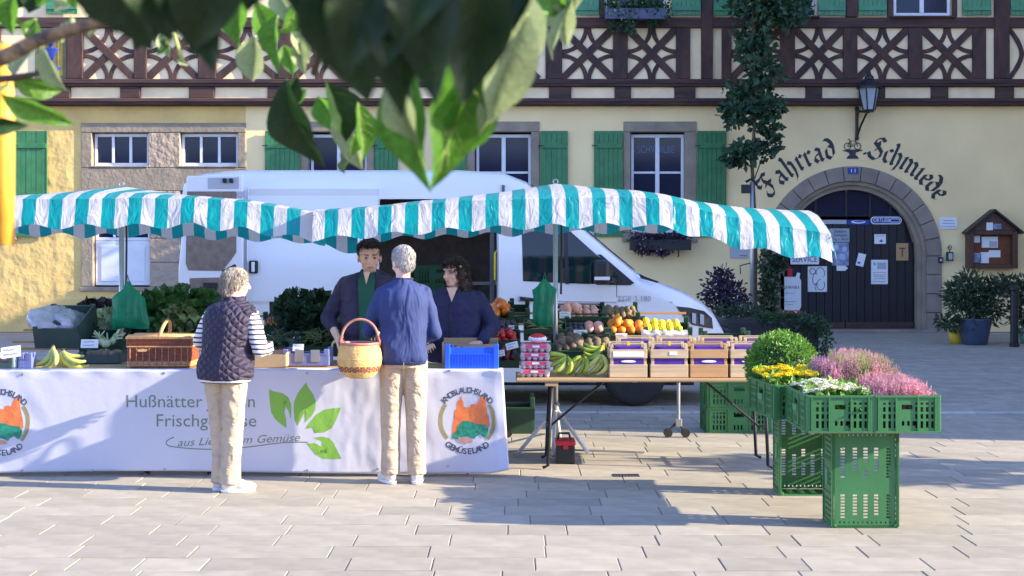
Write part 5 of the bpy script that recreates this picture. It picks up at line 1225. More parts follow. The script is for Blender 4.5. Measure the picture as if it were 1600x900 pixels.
heather('pink and green heather in the back right crate of the flower stand', cx_-.26, cx_+.14, 8.76, 9.3, SZ+.08, .34, 1900, ('heather_green','heather_pink'), 62)
heather('purple heather behind the white and yellow flowers', cx_-.34, cx_-.24, 8.74, 9.2, SZ+.08, .30, 450, ('heather_purple','heather_pink'), 63)
mb = MB().bx(cx_-.17, 8.14, SZ+.03, cx_+.17, 8.68, SZ+.10).build('potting_soil', 'soil', None); tag(mb, 'dark potting soil under the pink heather in the front right crate', 'soil')
# ---------------- painted lettering over the arch ----------------
GL = {
 'i': (.50, [[(.0,.80),(.16,.98),(.18,.90),(.18,.14),(.30,.02),(.44,.16)], [(.10,1.32),(.22,1.42)]]),
 'n': (.92, [[(0,.80),(.16,.98),(.18,.9),(.18,.10),(.28,.02)], [(.18,.74),(.42,1.0),(.62,.82),(.62,.14),(.74,.02),(.88,.16)]]),
 'm': (1.36, [[(0,.80),(.16,.98),(.18,.9),(.18,.10),(.28,.02)], [(.18,.74),(.42,1.0),(.62,.82),(.62,.10),(.72,.02)], [(.62,.74),(.86,1.0),(1.06,.82),(1.06,.14),(1.18,.02),(1.32,.16)]]),
 'h': (.86, [[(.06,1.55),(.18,1.42),(.18,.10),(.28,.0)], [(.18,.74),(.42,1.0),(.62,.80),(.62,.22),(.48,-.30),(.38,-.36)]]),
 'a': (.86, [[(.10,.78),(.32,.98),(.56,.84),(.56,.14),(.68,.02),(.82,.16)], [(.56,.60),(.22,.50),(.10,.26),(.28,.02),(.56,.22)]]),
 'r': (.60, [[(0,.80),(.16,.98),(.18,.9),(.18,.12),(.30,.02)], [(.18,.72),(.42,1.0),(.56,.84)]]),
 'd': (.80, [[(.10,1.42),(.34,1.38),(.56,1.12),(.64,.80),(.62,.28),(.38,.02),(.12,.22),(.12,.70),(.36,.96),(.62,.80)]]),
 'e': (.66, [[(.58,.18),(.34,.0),(.12,.20),(.12,.76),(.36,1.0),(.56,.84),(.50,.56),(.14,.50)]]),
 'c': (.58, [[(.54,.16),(.32,.0),(.12,.20),(.12,.78),(.36,1.0),(.54,.86)]]),
 'F': (1.12, [[(.98,1.42),(.74,1.56),(.40,1.44),(.12,1.50),(-.06,1.22),(.04,.98),(.22,1.02)], [(.62,1.46),(.50,1.16),(.62,.86),(.66,.40),(.44,.02),(.14,.04),(-.02,.30),(.10,.50)], [(.30,.80),(.62,.88),(.94,.80)]]),
 'S': (1.10, [[(1.0,1.36),(.76,1.58),(.42,1.46),(.28,1.16),(.62,.88),(.88,.60),(.80,.18),(.46,-.02),(.12,.14),(-.02,.42),(-.20,.20),(-.30,.28)], [(.58,1.30),(.62,.98),(.40,.60),(.20,.42)]]),
}
def glyph(mb, ch, ox, oz, ang, sc_, nib=.27, na=42, d=-.004):
    nv = Vector((math.cos(R(na)), math.sin(R(na))))*nib/2; ca, sa = math.cos(ang), math.sin(ang); z = 0
    for pl in GL[ch][1]:
        for (p, q) in zip(pl, pl[1:]):
            p, q = Vector(p), Vector(q); P4 = [p-nv, p+nv, q+nv, q-nv]; out = []
            for v in P4: x, y = v.x*sc_, v.y*sc_; out.append((ox+x*ca-y*sa, d-z, oz+x*sa+y*ca))
            mb.add(out, [(0,1,2,3)]); z += .0002
def arc_word(word, a_start, a_end, rad, sc_):
    tot = sum(GL[c][0] for c in word)*sc_; k = (R(a_start-a_end)*rad)/tot; a = R(90+a_start)
    for ch in word:
        adv = GL[ch][0]*sc_*k; am = a - adv/2/rad; th = am - math.pi/2
        ox = hx(cx0) + rad*math.cos(am) - GL[ch][0]*sc_/2*math.cos(th); oz = zc_o + rad*math.sin(am) - GL[ch][0]*sc_/2*math.sin(th)
        mb = MB(); glyph(mb, ch, ox, oz, th, sc_); o = mb.build('painted_letter', 'print_dark', house); a -= adv/rad
arc_word('Fahrrad', 54, 8.5, 2.07, .295); arc_word('Schmiede', -9.5, -57, 2.07, .295)
mb = MB(); ex, ez = hx(1332), hz(248)
mb.prism([(ex-.13,ez),(ex+.13,ez),(ex+.10,ez+.05),(ex+.06,ez+.08),(ex+.07,ez+.13),(ex+.21,ez+.17),(ex+.19,ez+.19),(ex-.10,ez+.19),(ex-.22,ez+.17),(ex-.08,ez+.13),(ex-.06,ez+.08),(ex-.10,ez+.05)], -.012, -.002); mb.build('anvil_emblem', 'print_dark', house)
mb = MB()
for q in (-.105, .105): mb.tube([(ex+q+.07*math.cos(R(30*k)), -.012, ez+.26+.07*math.sin(R(30*k))) for k in range(13)], .009, 5)
mb.tube([(ex-.105,-.012,ez+.26),(ex-.05,-.012,ez+.37),(ex+.06,-.012,ez+.37),(ex+.0,-.012,ez+.26),(ex-.05,-.012,ez+.37)], .009, 5).tube([(ex+.105,-.012,ez+.26),(ex+.05,-.012,ez+.40),(ex+.09,-.012,ez+.42)], .009, 5).tube([(ex-.06,-.012,ez+.36),(ex-.07,-.012,ez+.41),(ex-.10,-.012,ez+.41)], .009, 5).tube([(ex-.105,-.012,ez+.26),(ex,-.012,ez+.26)], .007, 5)
mb.build('bicycle_emblem', 'print_dark', house)
def sign(name, label, cat, x0, x1, y0, y1, Y, m='paper', th=.01, rot=0, lines=(), bev=0):
    p = P((x0+x1)/2, (y0+y1)/2, Y); t = thing(name, label, cat, p, (0, R(rot), 0)); w_, h_ = (x1-x0)*Y/F_PX, (y1-y0)*Y/F_PX
    MB().bx(-w_/2, -th, -h_/2, w_/2, 0, h_/2).build('board', m, t, bevel=bev)
    t['w'] = w_; t['h'] = h_; del t['w']; del t['h']
    for ln in lines:
        s_, rx, rz, ww, sz = ln[:5]; col = ln[5] if len(ln) > 5 else 'print_dark'
        text(s_, h_*sz, col, t, (rx*w_, -th-.002, rz*h_), width=ww*w_)
    return t
def scrib(t, w_, h_, rows_, col='print_dark', r=.008, th=.012, seed=1):
    rr = random.Random(seed); mb = MB()
    for z, a, b in rows_: mb.tube([(a*w_+(b-a)*w_*q/18, -th, z*h_+rr.uniform(-1,1)*r*.9) for q in range(19)], r, 4, flat=.3)
    return mb.build('small_print', col, t)
DY_ = HY+.24
sign('transom_board', 'plain pale strip board over the gate, left of the blue one', 'sign', 1268, 1322.5, 338, 350, DY_, 'paper_blue' if False else 'van_shade')
t = sign('blue_sign', 'blue board with a white oval swoosh in the middle above the gate', 'sign', 1323.5, 1358, 338, 351, DY_, 'print_blue'); MB().ball((0,-.011,-.03), (.15,.004,.035), 16, 8).build('swoosh_print', 'paper', t); MB().ball((.01,-.014,-.02), (.11,.003,.018), 16, 8).build('swoosh_inner', 'print_blue', t)
t = thing('oval_sign', 'long rounded white sign reading ORTLIEB above the right gate leaf', 'sign', P(1384.5,344.5,DY_))
def pill(w_, h_, n=8): r = h_/2; return [(w_/2-r+r*math.cos(a), r*math.sin(a)) for a in [R(-90+180*k/n) for k in range(n+1)]] + [(-w_/2+r+r*math.cos(a), r*math.sin(a)) for a in [R(90+180*k/n) for k in range(n+1)]]
MB().prism(pill(.655,.16), -.012, 0).build('board', 'paper', t); MB().prism(pill(.61,.12), -.016, -.011).build('inner_field', 'print_blue', t); text('ORTLIEB', .12, 'paper', t, (-.10,-.018,0), width=.34); MB().prism(pill(.22,.085), -.020, -.015).build('small_field', 'paper', t).location = (.18,0,0)
MB().prism(pill(.19,.055), -.024, -.019).build('small_inner', 'print_blue', t).location = (.18,0,0)
sign('notice_sign', 'grey green notice with three lines of dark writing on the gate', 'sign', 1296, 1327, 357, 378, DY_, 'lantern_glass', lines=(('Einfahrt',.05,.28,.6,.32),('freihalten',.05,0,.66,.32),('Tag u. Nacht',.05,-.28,.8,.32)))
t = sign('poster', 'dark blue photo poster under the grey notice', 'poster', 1300, 1326, 379, 415, DY_+.002, 'paper_photo'); 
for (a, b, r_) in ((-.08,.14,.05),(.09,.10,.045),(.04,-.06,.06)): MB().ball((a,-.011,b), (r_,.003,r_*1.2), 12, 8).build('printed_face', 'paper_blue', t)
t = thing('arrow_sticker', 'small white arrow pointing right below the photo poster', 'sticker', P(1316,419,DY_)); MB().prism([(-.12,-.055),(.06,-.055),(.12,0),(.06,.055),(-.12,.055)], -.006, 0).build('board', 'paper', t)
sign('service_sign', 'white sign reading SERVICE half hidden by the canopy corner', 'sign', 1235, 1279.5, 396, 413, DY_-.1, 'paper', lines=(('SERVICE',0,-.05,.88,.75,'print_dark'),))
t = thing('bottle_sign', 'white sign shaped like a round shouldered bag with red cap and foot on the gate', 'sign', P(1234,458,DY_-.12))
MB().prism([(-.20,-.36),(.20,-.36),(.235,-.28),(.235,.26),(.20,.32),(.22,.42),(.15,.43),(.12,.34),(-.12,.34),(-.15,.43),(-.22,.42),(-.20,.32),(-.235,.26),(-.235,-.28)], -.02, 0).build('board', 'paper', t, bevel=.006)
MB().bx(-.05,-.022,.345,.05,0,.52).build('red_cap', 'print_red', t); MB().bx(-.225,-.024,-.435,.225,0,-.362).build('red_foot', 'print_red', t)
for q in (-.1,.1): MB().bx(q-.045,-.028,-.41,q+.045,-.0245,-.38).build('white_patch', 'paper', t)
text('SCHANB', .09, 'print_dark', t, (-.02,-.022,.12), width=.33); MB().bx(.165,-.023,.09,.185,-.0205,.15).build('red_mark', 'print_red', t); scrib(t, .45, .8, ((0,-.2,.25),(-.22,-.28,.28),(-.29,-.15,.15)), r=.008, th=.023, seed=4)
t = sign('drawing_poster', 'white poster with curling line drawing beside the bottle sign', 'poster', 1262, 1292, 416, 456, DY_, 'paper'); mb = MB()
for (a, b, rx, rz, t0, t1) in ((-.10,.16,.06,.06,0,360),(.06,.12,.09,.12,-40,190),(.07,-.12,.08,.11,90,400),(-.04,-.0,.06,.12,60,300),(.0,-.16,.05,.08,100,250)): mb.tube([(a+rx*math.cos(R(t0+(t1-t0)*k/16)), -.013, b+rz*math.sin(R(t0+(t1-t0)*k/16))) for k in range(17)], .006, 4)
mb.build('line_drawing', 'print_dark', t)
t = sign('note', 'small white note high on the right gate leaf', 'note', 1366, 1384, 366, 381, DY_, 'paper'); scrib(t, .24, .2, ((.32,-.4,.4),), 'print_blue', .008, seed=3); MB().prism([(-.03,-.06),(.06,-.06),(.03,0)], -.014, -.0102).build('printed_house', 'print_blue', t)
t = sign('leaflet', 'tilted white leaflet near the middle seam of the gate', 'leaflet', 1339, 1351, 396, 416, DY_, 'paper', rot=14); MB().bx(-.05,-.013,-.09,.0,-.0102,-.05).build('blue_print', 'print_blue', t)
t = sign('event_poster', 'pale poster with a crest and grey picture on the right gate leaf', 'poster', 1361, 1387, 406, 444, DY_, 'paper'); scrib(t, .35, .5, ((-.02,-.4,.4),(-.12,-.36,.36),(-.19,-.36,.36),(-.28,-.3,.3),(-.40,-.38,.38)), r=.009, seed=6); MB().ball((-.10,-.012,.17), (.03,.003,.04), 8, 6).build('crest_print', 'pot_mint', t); MB().bx(-.05,-.013,.06,.14,-.0102,.20).build('picture_print', 'van_shade', t)
sign('orange_sign', 'orange plate with a black letter T at the right edge of the gate', 'sign', 1400, 1419, 380, 407, DY_, 'box_wood_dark', lines=(('T',0,-.05,.5,.75),))
t = sign('wall_sign', 'pale blue wall plate with three lines right of the arch', 'sign', 1468, 1495.5, 339.5, 357.5, HY-.01, 'paper'); scrib(t, .37, .24, ((.22,-.28,.28),(-.03,-.36,.36),(-.30,-.4,.4)), 'print_blue', .010, seed=8)
t = sign('wall_sign', 'faint grey plate with two lines low on the wall left of the tree post', 'sign', 1141, 1169, 377, 403, HY-.01, 'van_shade'); scrib(t, .37, .34, ((.28,-.3,.35),(.10,-.3,.35),(-.35,.0,.4)), r=.009, seed=9)
sign('house_number', 'small blue house number plate reading 11 on the keystone', 'number plate', 1325, 1341, 262.5, 271.5, HY-.05, 'print_blue', lines=(('11',0,0,.42,.9,'paper'),))
t = sign('doorbell', 'small square doorbell panel on the right arch stone', 'doorbell', 1466, 1473.5, 402, 411, HY-.05, 'window_glass', .02); MB().bx(-.025,-.024,-.025,.025,-.0205,.03).build('button_plate', 'van_shade', t)
t = thing('wall_lamp', 'small green metal wall lamp hanging from a ring right of the arch', 'lamp', P(1484,398,HY-.12)); MB().bx(-.065,-.05,-.13,.065,.05,.06).build('lamp_body', 'pot_mint' if False else 'kale', t, bevel=.01); MB().bx(-.04,-.054,-.10,.04,-.0505,.03).build('lamp_pane', 'lantern_glass', t)
MB().tube([(.035*math.cos(R(30*k)), 0, .15+.04*math.sin(R(30*k))) for k in range(13)], .009, 6).tube([(0,0,.06),(0,0,.11)], .01, 6).tube([(0,0,.15),(0,.11,.15)], .01, 6).build('hook', 'black_metal', t)
# notice cabinet like a little house
t = thing('notice_cabinet', 'dark wooden notice cabinet shaped like a small gabled house on the right wall', 'cabinet', P(1547,383,HY)); 
def lx(p): return (p-1547)/75
def lz(p): return (383-p)/75
MB().bx(lx(1508),-.10,lz(419),lx(1584),0,lz(364)).build('back_panel', 'cabinet_wood', t); 
for a, b, c, d in ((1508,419,1516,361),(1576,419,1584,361)): MB().bx(lx(a),-.24,lz(b),lx(c),-.101,lz(d)).build('side_panel', 'cabinet_wood', t, bevel=.008)
MB().bx(lx(1516.3),-.24,lz(419),lx(1575.7),-.101,lz(413)).build('bottom_rail', 'cabinet_wood', t, bevel=.008); MB().bx(lx(1516.3),-.24,lz(367),lx(1575.7),-.101,lz(361)).build('top_rail', 'cabinet_wood', t, bevel=.008)
MB().prism([(lx(1508),lz(360.5)),(lx(1584),lz(360.5)),(lx(1547),lz(332))], -.23, 0).build('gable', 'cabinet_wood', t)
for s_ in (-1, 1): MB().prism([(0,lz(327)),(s_*lx(1547+45),lz(363)),(s_*lx(1547+43),lz(366)),(0,lz(331.5))], -.32, .0).build('roof_panel', 'door_wood', t, bevel=.006)
rc_ = mat('rust_back', (.17,.055,.02), .8, .2, 6); MB().bx(lx(1516.3),-.106,lz(412.7),lx(1575.7),-.1005,lz(367.3)).build('pin_board', 'rust_back', t)
for a, b, c, d, m_ in ((1519,379,1528,368,'paper'),(1531,387,1556,370,'paper'),(1542,402,1560,391,'paper'),(1518,410,1530,395,'paper_photo'),(1529,411,1542,394,'paper')): MB().bx(lx(a),-.118,lz(b),lx(c),-.107,lz(d)).build('notice_sheet', m_, t)
MB().bx(lx(1535),-.24,lz(360),lx(1545),-.231,lz(348)).build('sign_plate', 'paper', t); MB().bx(lx(1546),-.238,lz(358),lx(1558),-.231,lz(350)).build('sign_plate', 'paper_photo', t)
MB().bx(lx(1542.5),-.121,lz(386),lx(1555),-.1185,lz(377)).build('printed_picture', 'van_shade', t)
# lantern on a bracket
L0 = P(1358, 150, HY-.75); t = thing('wall_lantern', 'black hexagonal street lantern on a wall bracket above the painted lettering', 'lantern', (hx(1340), HY-.02, hz(215)))
def ll(px, py, Y): return P(px, py, Y) - t.location
YL = HY-.55
MB().tube([ll(1339,214,HY-.06), ll(1339,172,HY-.06)], .035, 8).build('wall_bar', 'black_metal', t); MB().tube([ll(1339,178,HY-.06), ll(1342,174,HY-.2), ll(1358,175,YL)], .025, 8).tube([ll(1340,212,HY-.06), ll(1345,196,HY-.3), ll(1354,177,YL)], .022, 8).build('bracket', 'black_metal', t)
MB().ball(ll(1339,170,HY-.06), .05, 8, 6).ball(ll(1339,216,HY-.06), .045, 8, 6).build('finial', 'black_metal', t, smooth=True)
lc = ll(1358, 150, YL)
MB().lathe([(.10,-.33),(.11,-.29),(.13,-.285)], 6, lc).build('lantern_base', 'black_metal', t); MB().lathe([(.115,-.28),(.205,.15)], 6, lc).build('glass', 'lantern_glass', t)
fm = MB()
for k in range(6): a = math.pi*2*k/6; fm.tube([lc+Vector((.12*math.cos(a),.12*math.sin(a),-.29)), lc+Vector((.215*math.cos(a),.215*math.sin(a),.16))], .014, 5)
fm.build('frame', 'black_metal', t); MB().lathe([(.26,.15),(.255,.19),(.16,.30),(.10,.34),(.085,.40),(.05,.43),(.03,.50),(.012,.52)], 12, lc).build('hood', 'black_metal', t, smooth=False)

# ---------------- plants by the house ----------------
def shrub(name, label, cat, blobs, n, size, m, seed, aspect=.6, shell=.35, core=None, base=None, stems=5):
    rr = random.Random(seed); b0 = base or Vector((blobs[0][0].x, blobs[0][0].y, 0)); t = thing(name, label, cat, b0); mb = MB(); leaves(mb, [(p-b0, v) for p, v in cloud_pts(blobs, n, rr, shell)], size, aspect, .8, rr); mb.build('leaves', m, t)
    sm = MB()
    for k in range(stems):
        b, r = blobs[k % len(blobs)]; e = Vector(b)-b0 + Vector((rr.uniform(-.5,.5), rr.uniform(-.5,.5), rr.uniform(-.2,.6)))*(r if not isinstance(r, tuple) else r[0]); sm.tube([(rr.uniform(-.03,.03),rr.uniform(-.03,.03),0), e*.5+Vector((rr.uniform(-.05,.05),0,.02)), e], [.014,.010,.004], 5)
    sm.build('stems', 'bark', t); return t
def pb_(px, py, Y, r): return (P(px, py, Y), r)
YT = 26.4; q = YT/F_PX
blobs = [pb_(a, b, YT+c, (r*q*.82, r*q*.8, s_*q*.95)) for a, b, c, r, s_ in ((1165,-40,0,60,50),(1190,5,0,62,38),(1178,70,.1,40,38),(1192,112,0,36,30),(1160,150,.1,38,24),(1200,165,0,34,20),(1150,180,0,30,20),(1185,190,.1,22,14),(1200,228,0,24,22),(1160,240,0,38,20),(1205,200,0,20,16),(1145,247,.1,18,12),(1230,20,0,40,26))]
rr = random.Random(77); t = thing('climbing_tree', 'slender dark green leafy tree growing up the facade left of the gate', 'tree', (X(1179,YT), YT, 0)); mb = MB(); leaves(mb, [(p-t.location, v) for p, v in cloud_pts(blobs, 3600, rr, .15)], .15, .75, .8, rr); mb.build('crown', 'foliage_tree', t)
MB().tube([(0,0,0),(.02,0,2.0),(-.05,0,3.4),(.03,.02,4.6),(-.03,0,6.2),(0,0,7.4)], [.045,.04,.035,.03,.03,.02], 7).tube([(-.05,0,3.3),(-.3,0,3.6),(-.45,0,3.7)], .014, 5).tube([(0,0,4.2),(.2,0,4.5),(.3,0,4.7)], .014, 5).tube([(0,0,3.1),(.15,0,3.5),(.28,0,3.9)], .012, 5).build('trunk', 'bark', t, smooth=True)
t = thing('tree_post', 'grey metal post holding a small dark box beside the facade tree', 'post', (X(1175,YT-.2), YT-.2, 0)); MB().tube([(0,0,0),(0,0,Z(285,YT))], .04, 12).build('pole', 'steel', t, smooth=True); MB().rb((-.12,0,Z(296,YT)), (.17,.08,.17)).build('box', 'black_metal', t); MB().tube([(-.12,0,Z(285,YT)),(0,0,Z(280,YT)),(.1,0,Z(290,YT))], .03, 6).build('clamp', 'black_metal', t)
for k in (0, 1): MB().tube([(-.0,0,Z(410,YT)),((-.25,.3)[k],-.1,Z(415,YT)),((-.24,.34)[k],-.1,Z(428,YT))], .012, 5).build('tie', 'kale', t)
shrub('purple_bush', 'dark purple leaved bush beside the post left of the gate', 'bush', [pb_(1125,450,22,(.30,.3,.30)),pb_(1145,462,22,(.24,.3,.26)),pb_(1118,480,22,(.32,.3,.36)),pb_(1150,495,22,(.34,.3,.3)),pb_(1130,430,22,(.14,.14,.14))], 1500, .09, 'foliage_purple', 71, .6)
shrub('grey_shrub', 'loose grey green shrub at the foot of the post behind the van nose', 'shrub', [pb_(1140,500,21.6,(.55,.3,.28)),pb_(1170,500,21.6,(.3,.3,.25))], 900, .11, 'foliage_olive', 72, .25)
t = thing('planting_trough', 'long dark planting trough in front of the gate behind the wooden crates', 'planter', (X(1200,20.6), 20.6, 0)); MB().bx(-.98,-.25,0,.72,.25,.66).build('trough_wall', 'black_metal', t, bevel=.01); MB().bx(-.98,-.252,.60,.72,-.2505,.64).build('rim', 'black_plastic', t)
shrub('trailing_plant', 'low green trailing plant hanging over the right end of the planting trough', 'plant', [pb_(1230,500,20.5,(.5,.3,.11)),pb_(1270,510,20.4,(.28,.3,.16)),pb_(1285,530,20.4,(.17,.25,.26)),pb_(1205,500,20.5,(.3,.28,.1)),pb_(1286,552,20.4,(.10,.2,.16))], 2200, .06, 'foliage_dark', 73, .6)
shrub('gate_climber', 'narrow green climber in front of the left gate jamb', 'climber', [pb_(1200,410,27.3,(.22,.14,.3)),pb_(1203,440,27.3,(.22,.14,.3)),pb_(1200,472,27.3,(.24,.14,.35)),pb_(1220,412,27.3,(.14,.1,.14)),pb_(1200,500,27.3,(.22,.14,.25))], 1300, .10, 'foliage_olive', 74, .7)
t = thing('potted_oleander', 'leafy shrub in a round blue grey pot right of the arched gate', 'potted plant', (X(1523,24.2), 24.2, 0)); MB().lathe([(.20,0),(.22,.02),(.30,.44),(.31,.47),(.27,.47)], 24).build('pot', 'pot_blue', t, smooth=True); MB().lathe([(.27,.42),(.01,.43)], 20).build('soil', 'soil', t)
rr = random.Random(75); bb = [pb_(1520,480,24.2,(.52,.4,.42)),pb_(1500,465,24.2,(.3,.3,.3)),pb_(1545,470,24.2,(.34,.3,.34)),pb_(1515,442,24.2,(.28,.26,.22)),pb_(1550,448,24.2,(.3,.2,.15)),pb_(1482,505,24.2,(.24,.2,.12)),pb_(1490,450,24.2,(.15,.15,.14))]; mb = MB(); leaves(mb, [(p-t.location, v) for p, v in cloud_pts(bb, 2000, rr, .15)], .13, .33, .7, rr); mb.build('leaves', 'foliage_olive', t); sm = MB()
for b, r in bb + bb: sm.tube([(rr.uniform(-.08,.08),rr.uniform(-.08,.08),.42), (b-t.location)*.6+Vector((0,0,.1)), b-t.location+Vector((rr.uniform(-.2,.2),0,rr.uniform(-.1,.25)))], [.014,.01,.004], 5)
sm.build('stems', 'bark', t)
t = thing('yellow_pot', 'small yellow flower pot half behind the round blue grey pot', 'pot', (X(1496,24.5), 24.5, 0)); MB().lathe([(.13,0),(.17,.24),(.15,.24)], 18).build('pot', 'pot_yellow', t, smooth=True); MB().lathe([(.15,.2),(.01,.21)], 12).build('soil', 'soil', t)
t = thing('bollard', 'black metal bollard at the right edge of the picture', 'bollard', (X(1585,23.6), 23.6, 0)); MB().lathe([(.085,0),(.085,.05),(.07,.06),(.07,.98),(.09,1.0),(.09,1.05),(.05,1.08)], 16).build('post', 'black_metal', t, smooth=False)
t = thing('potted_plant', 'plant in a pale mint pot cut off by the right picture edge', 'potted plant', (X(1604,24.4), 24.4, 0)); MB().lathe([(.10,0),(.14,.28),(.12,.28)], 18).build('pot', 'pot_mint', t, smooth=True); rr = random.Random(78); mb = MB(); leaves(mb, [(p-t.location, v) for p, v in cloud_pts([pb_(1600,455,24.4,(.34,.3,.28)),pb_(1600,490,24.4,(.3,.3,.4)),pb_(1575,445,24.6,(.25,.2,.14))], 900, rr, .2)], .13, .33, .7, rr); mb.build('leaves', 'foliage_olive', t); MB().tube([(0,0,.2),(0,0,1.1)], .015, 5).build('stems', 'bark', t)
# flower boxes on the sills
def flowerbox(label, x0, x1, y0, y1, Yb, blobs, n, m, m2=None, seed=1):
    t = thing('flower_box', label, 'flower box', P((x0+x1)/2, y1, Yb)); w_ = (x1-x0)*Yb/F_PX/2; h_ = (y1-y0)*Yb/F_PX
    MB().bx(-w_,-.12,0,w_,.12,h_).build('trough', 'pot_blue' if m2 is None else 'black_metal', t, bevel=.01); rr = random.Random(seed); mb = MB(); leaves(mb, [(p-t.location, v) for p, v in cloud_pts(blobs, n, rr, .2)], .075, .7, .8, rr); mb.build('leaves', m, t)
    fl = MB()
    for p, v in cloud_pts(blobs, 60, rr, .8): fl.ball(p-t.location, .022, 5, 4)
    fl.build('flowers', 'heather_pink' if m2 else 'flower_yellow', t) if m2 else None
    for s_ in (-.6,.6): MB().tube([(s_*w_,-.02,0),(s_*w_,-.05,-.12),(s_*w_,.1,-.14)], .014, 5).build('bracket', 'black_metal', t)
    return t
Yb = HY-.30
flowerbox('dark flower box with reddish trailing leaves under the right ground floor window', 984, 1079, 374, 391, Yb, [pb_(1000,374,Yb,(.24,.16,.16)),pb_(1030,372,Yb,(.3,.16,.15)),pb_(1060,374,Yb,(.26,.16,.15)),pb_(1010,388,Yb,(.3,.16,.12)),pb_(1035,392,Yb,(.2,.16,.1))], 1500, 'foliage_purple', 1, 81)
Yb = HY-.48
flowerbox('blue flower box overflowing with green plants high under the upper middle window', 945, 1040, 14, 31, Yb, [pb_(955,10,Yb,(.22,.2,.3)),pb_(978,22,Yb,(.26,.2,.26)),pb_(1000,6,Yb,(.34,.2,.2)),pb_(1028,14,Yb,(.26,.2,.3)),pb_(1020,34,Yb,(.12,.15,.14)),pb_(960,42,Yb,(.10,.15,.12)),pb_(985,46,Yb,(.10,.1,.12))], 1700, 'foliage_tree', None, 82)
flowerbox('dark flower box of dense ivy high beside the tree', 1172, 1265, 14, 31, Yb, [pb_(1200,12,Yb,(.34,.2,.28)),pb_(1232,14,Yb,(.30,.2,.26)),pb_(1255,8,Yb,(.2,.2,.22)),pb_(1225,36,Yb,(.14,.14,.14))], 1500, 'foliage_tree', None, 83)
# street tree at the right, outside the picture, that throws the ragged shade on the paving
t = thing('street_tree', 'small street tree standing beyond the right edge of the picture', 'tree', (8.6, 9.35, 0)); MB().tube([(0,0,0),(.03,0,1.2),(0,.02,2.6)], [.06,.05,.03], 8).build('trunk', 'bark', t); rr = random.Random(79); mb = MB()
leaves(mb, cloud_pts([(Vector((0,-.2,2.1)),(.7,.35,.5)),(Vector((.4,.3,2.6)),(.8,.4,.5)),(Vector((-.4,.55,1.7)),(.5,.25,.35)),(Vector((0,.1,2.5)),(.6,.4,.4))], 1500, rr, .1), .16, .6, .8, rr); mb.build('crown', 'foliage_dark', t)
# unseen houses added behind the camera to darken the reflections in glass and paint
t = thing('unseen_house_row', 'row of unseen town houses added across the square behind the viewer', 'house', (0, -24, 0)); MB().bx(-30,-8,0,30,0,7).build('wall', 'sandstone', t); MB().prism([(-30,7),(30,7),(30,7.2),(-30,7.2)], -8.5, .5).build('roof', 'roof_tile', t)
for k in range(12):
    for f_ in range(2): MB().bx(-26+k*4.6,.0,1.3+f_*3.6,-24.8+k*4.6,.06,3.1+f_*3.6).build('window', 'window_glass', t)
# ---------------- people ----------------
def clouds(name, size):
    t = bpy.data.textures.get(name) or bpy.data.textures.new(name, 'CLOUDS'); t.noise_scale = size; t.noise_depth = 2; return t
def soft(o, vox, smooth=5, disp=0, dsize=.1, fac=.5):
    r_ = o.modifiers.new('remesh', 'REMESH'); r_.mode = 'VOXEL'; r_.voxel_size = vox; r_.use_smooth_shade = True
    if disp: d = o.modifiers.new('folds', 'DISPLACE'); d.texture = clouds('c%.3f' % dsize, dsize); d.strength = disp; d.mid_level = .5; d.texture_coords = 'LOCAL'
    if smooth: s_ = o.modifiers.new('smooth', 'SMOOTH'); s_.factor = fac; s_.iterations = smooth
    return o
def loft(mb, rings_, n=24):     # (z, rx, ry, cx, cy)
    vs = []; 
    for z, rx, ry, cx_, cy_ in rings_:
        for k in range(n): a = 2*math.pi*k/n; c_, s_ = math.cos(a), math.sin(a); vs.append((cx_+rx*math.copysign(abs(c_)**.85, c_), cy_+ry*math.copysign(abs(s_)**.85, s_), z))
    fs = [(i*n+k, i*n+(k+1) % n, (i+1)*n+(k+1) % n, (i+1)*n+k) for i in range(len(rings_)-1) for k in range(n)]
    fs += [tuple(range(n-1,-1,-1)), tuple((len(rings_)-1)*n+k for k in range(n))]; mb.add(vs, fs)
def hand(mb, wrist, d, nrm, curl, side, sc_=1.0, spread=.12):
    d = Vector(d).normalized(); nrm = Vector(nrm); nrm = (nrm - d*nrm.dot(d)).normalized(); s_ = d.cross(nrm).normalized()*side; w_ = Vector(wrist)
    old = mb.M; m3 = Matrix((s_, d, nrm)).transposed(); 
    def T(x, y, z): return w_ + (s_*x + d*y + nrm*z)*sc_
    mb.cap(T(-.008,.02,0), .024*sc_, T(-.022,.078,0), .014*sc_, 8).cap(T(.008,.02,0), .024*sc_, T(.024,.078,0), .014*sc_, 8).cap(T(0,.03,0), .024*sc_, T(0,.08,0), .015*sc_, 8)
    for i, (x, l) in enumerate(((-.031,.060),(-.011,.074),(.010,.080),(.030,.072))):
        p = T(x, .085, 0); a = 0; dirs = d + s_*spread*(i-1.5)*.5; r0 = .0095*sc_; L_ = l*sc_
        for seg, f in enumerate((.42,.33,.25)):
            a += curl*(.7,1,.8)[seg]*(1+.08*(i-1)); dv = (dirs.normalized()*math.cos(a) + nrm*math.sin(a)); q = p + dv*L_*f*1.1; mb.cap(p, r0, q, r0*.88, 7); r0 *= .88; p = q
    p = T(.032,.028,.006); dv = (s_*.75 + d*.6 + nrm*.25).normalized(); q = p + dv*.036*sc_; mb.cap(p, .0125*sc_, q, .0105*sc_, 7); dv = (s_*.25 + d*.85 + nrm*.5).normalized(); mb.cap(q, .0105*sc_, q+dv*.032*sc_, .0085*sc_, 7)
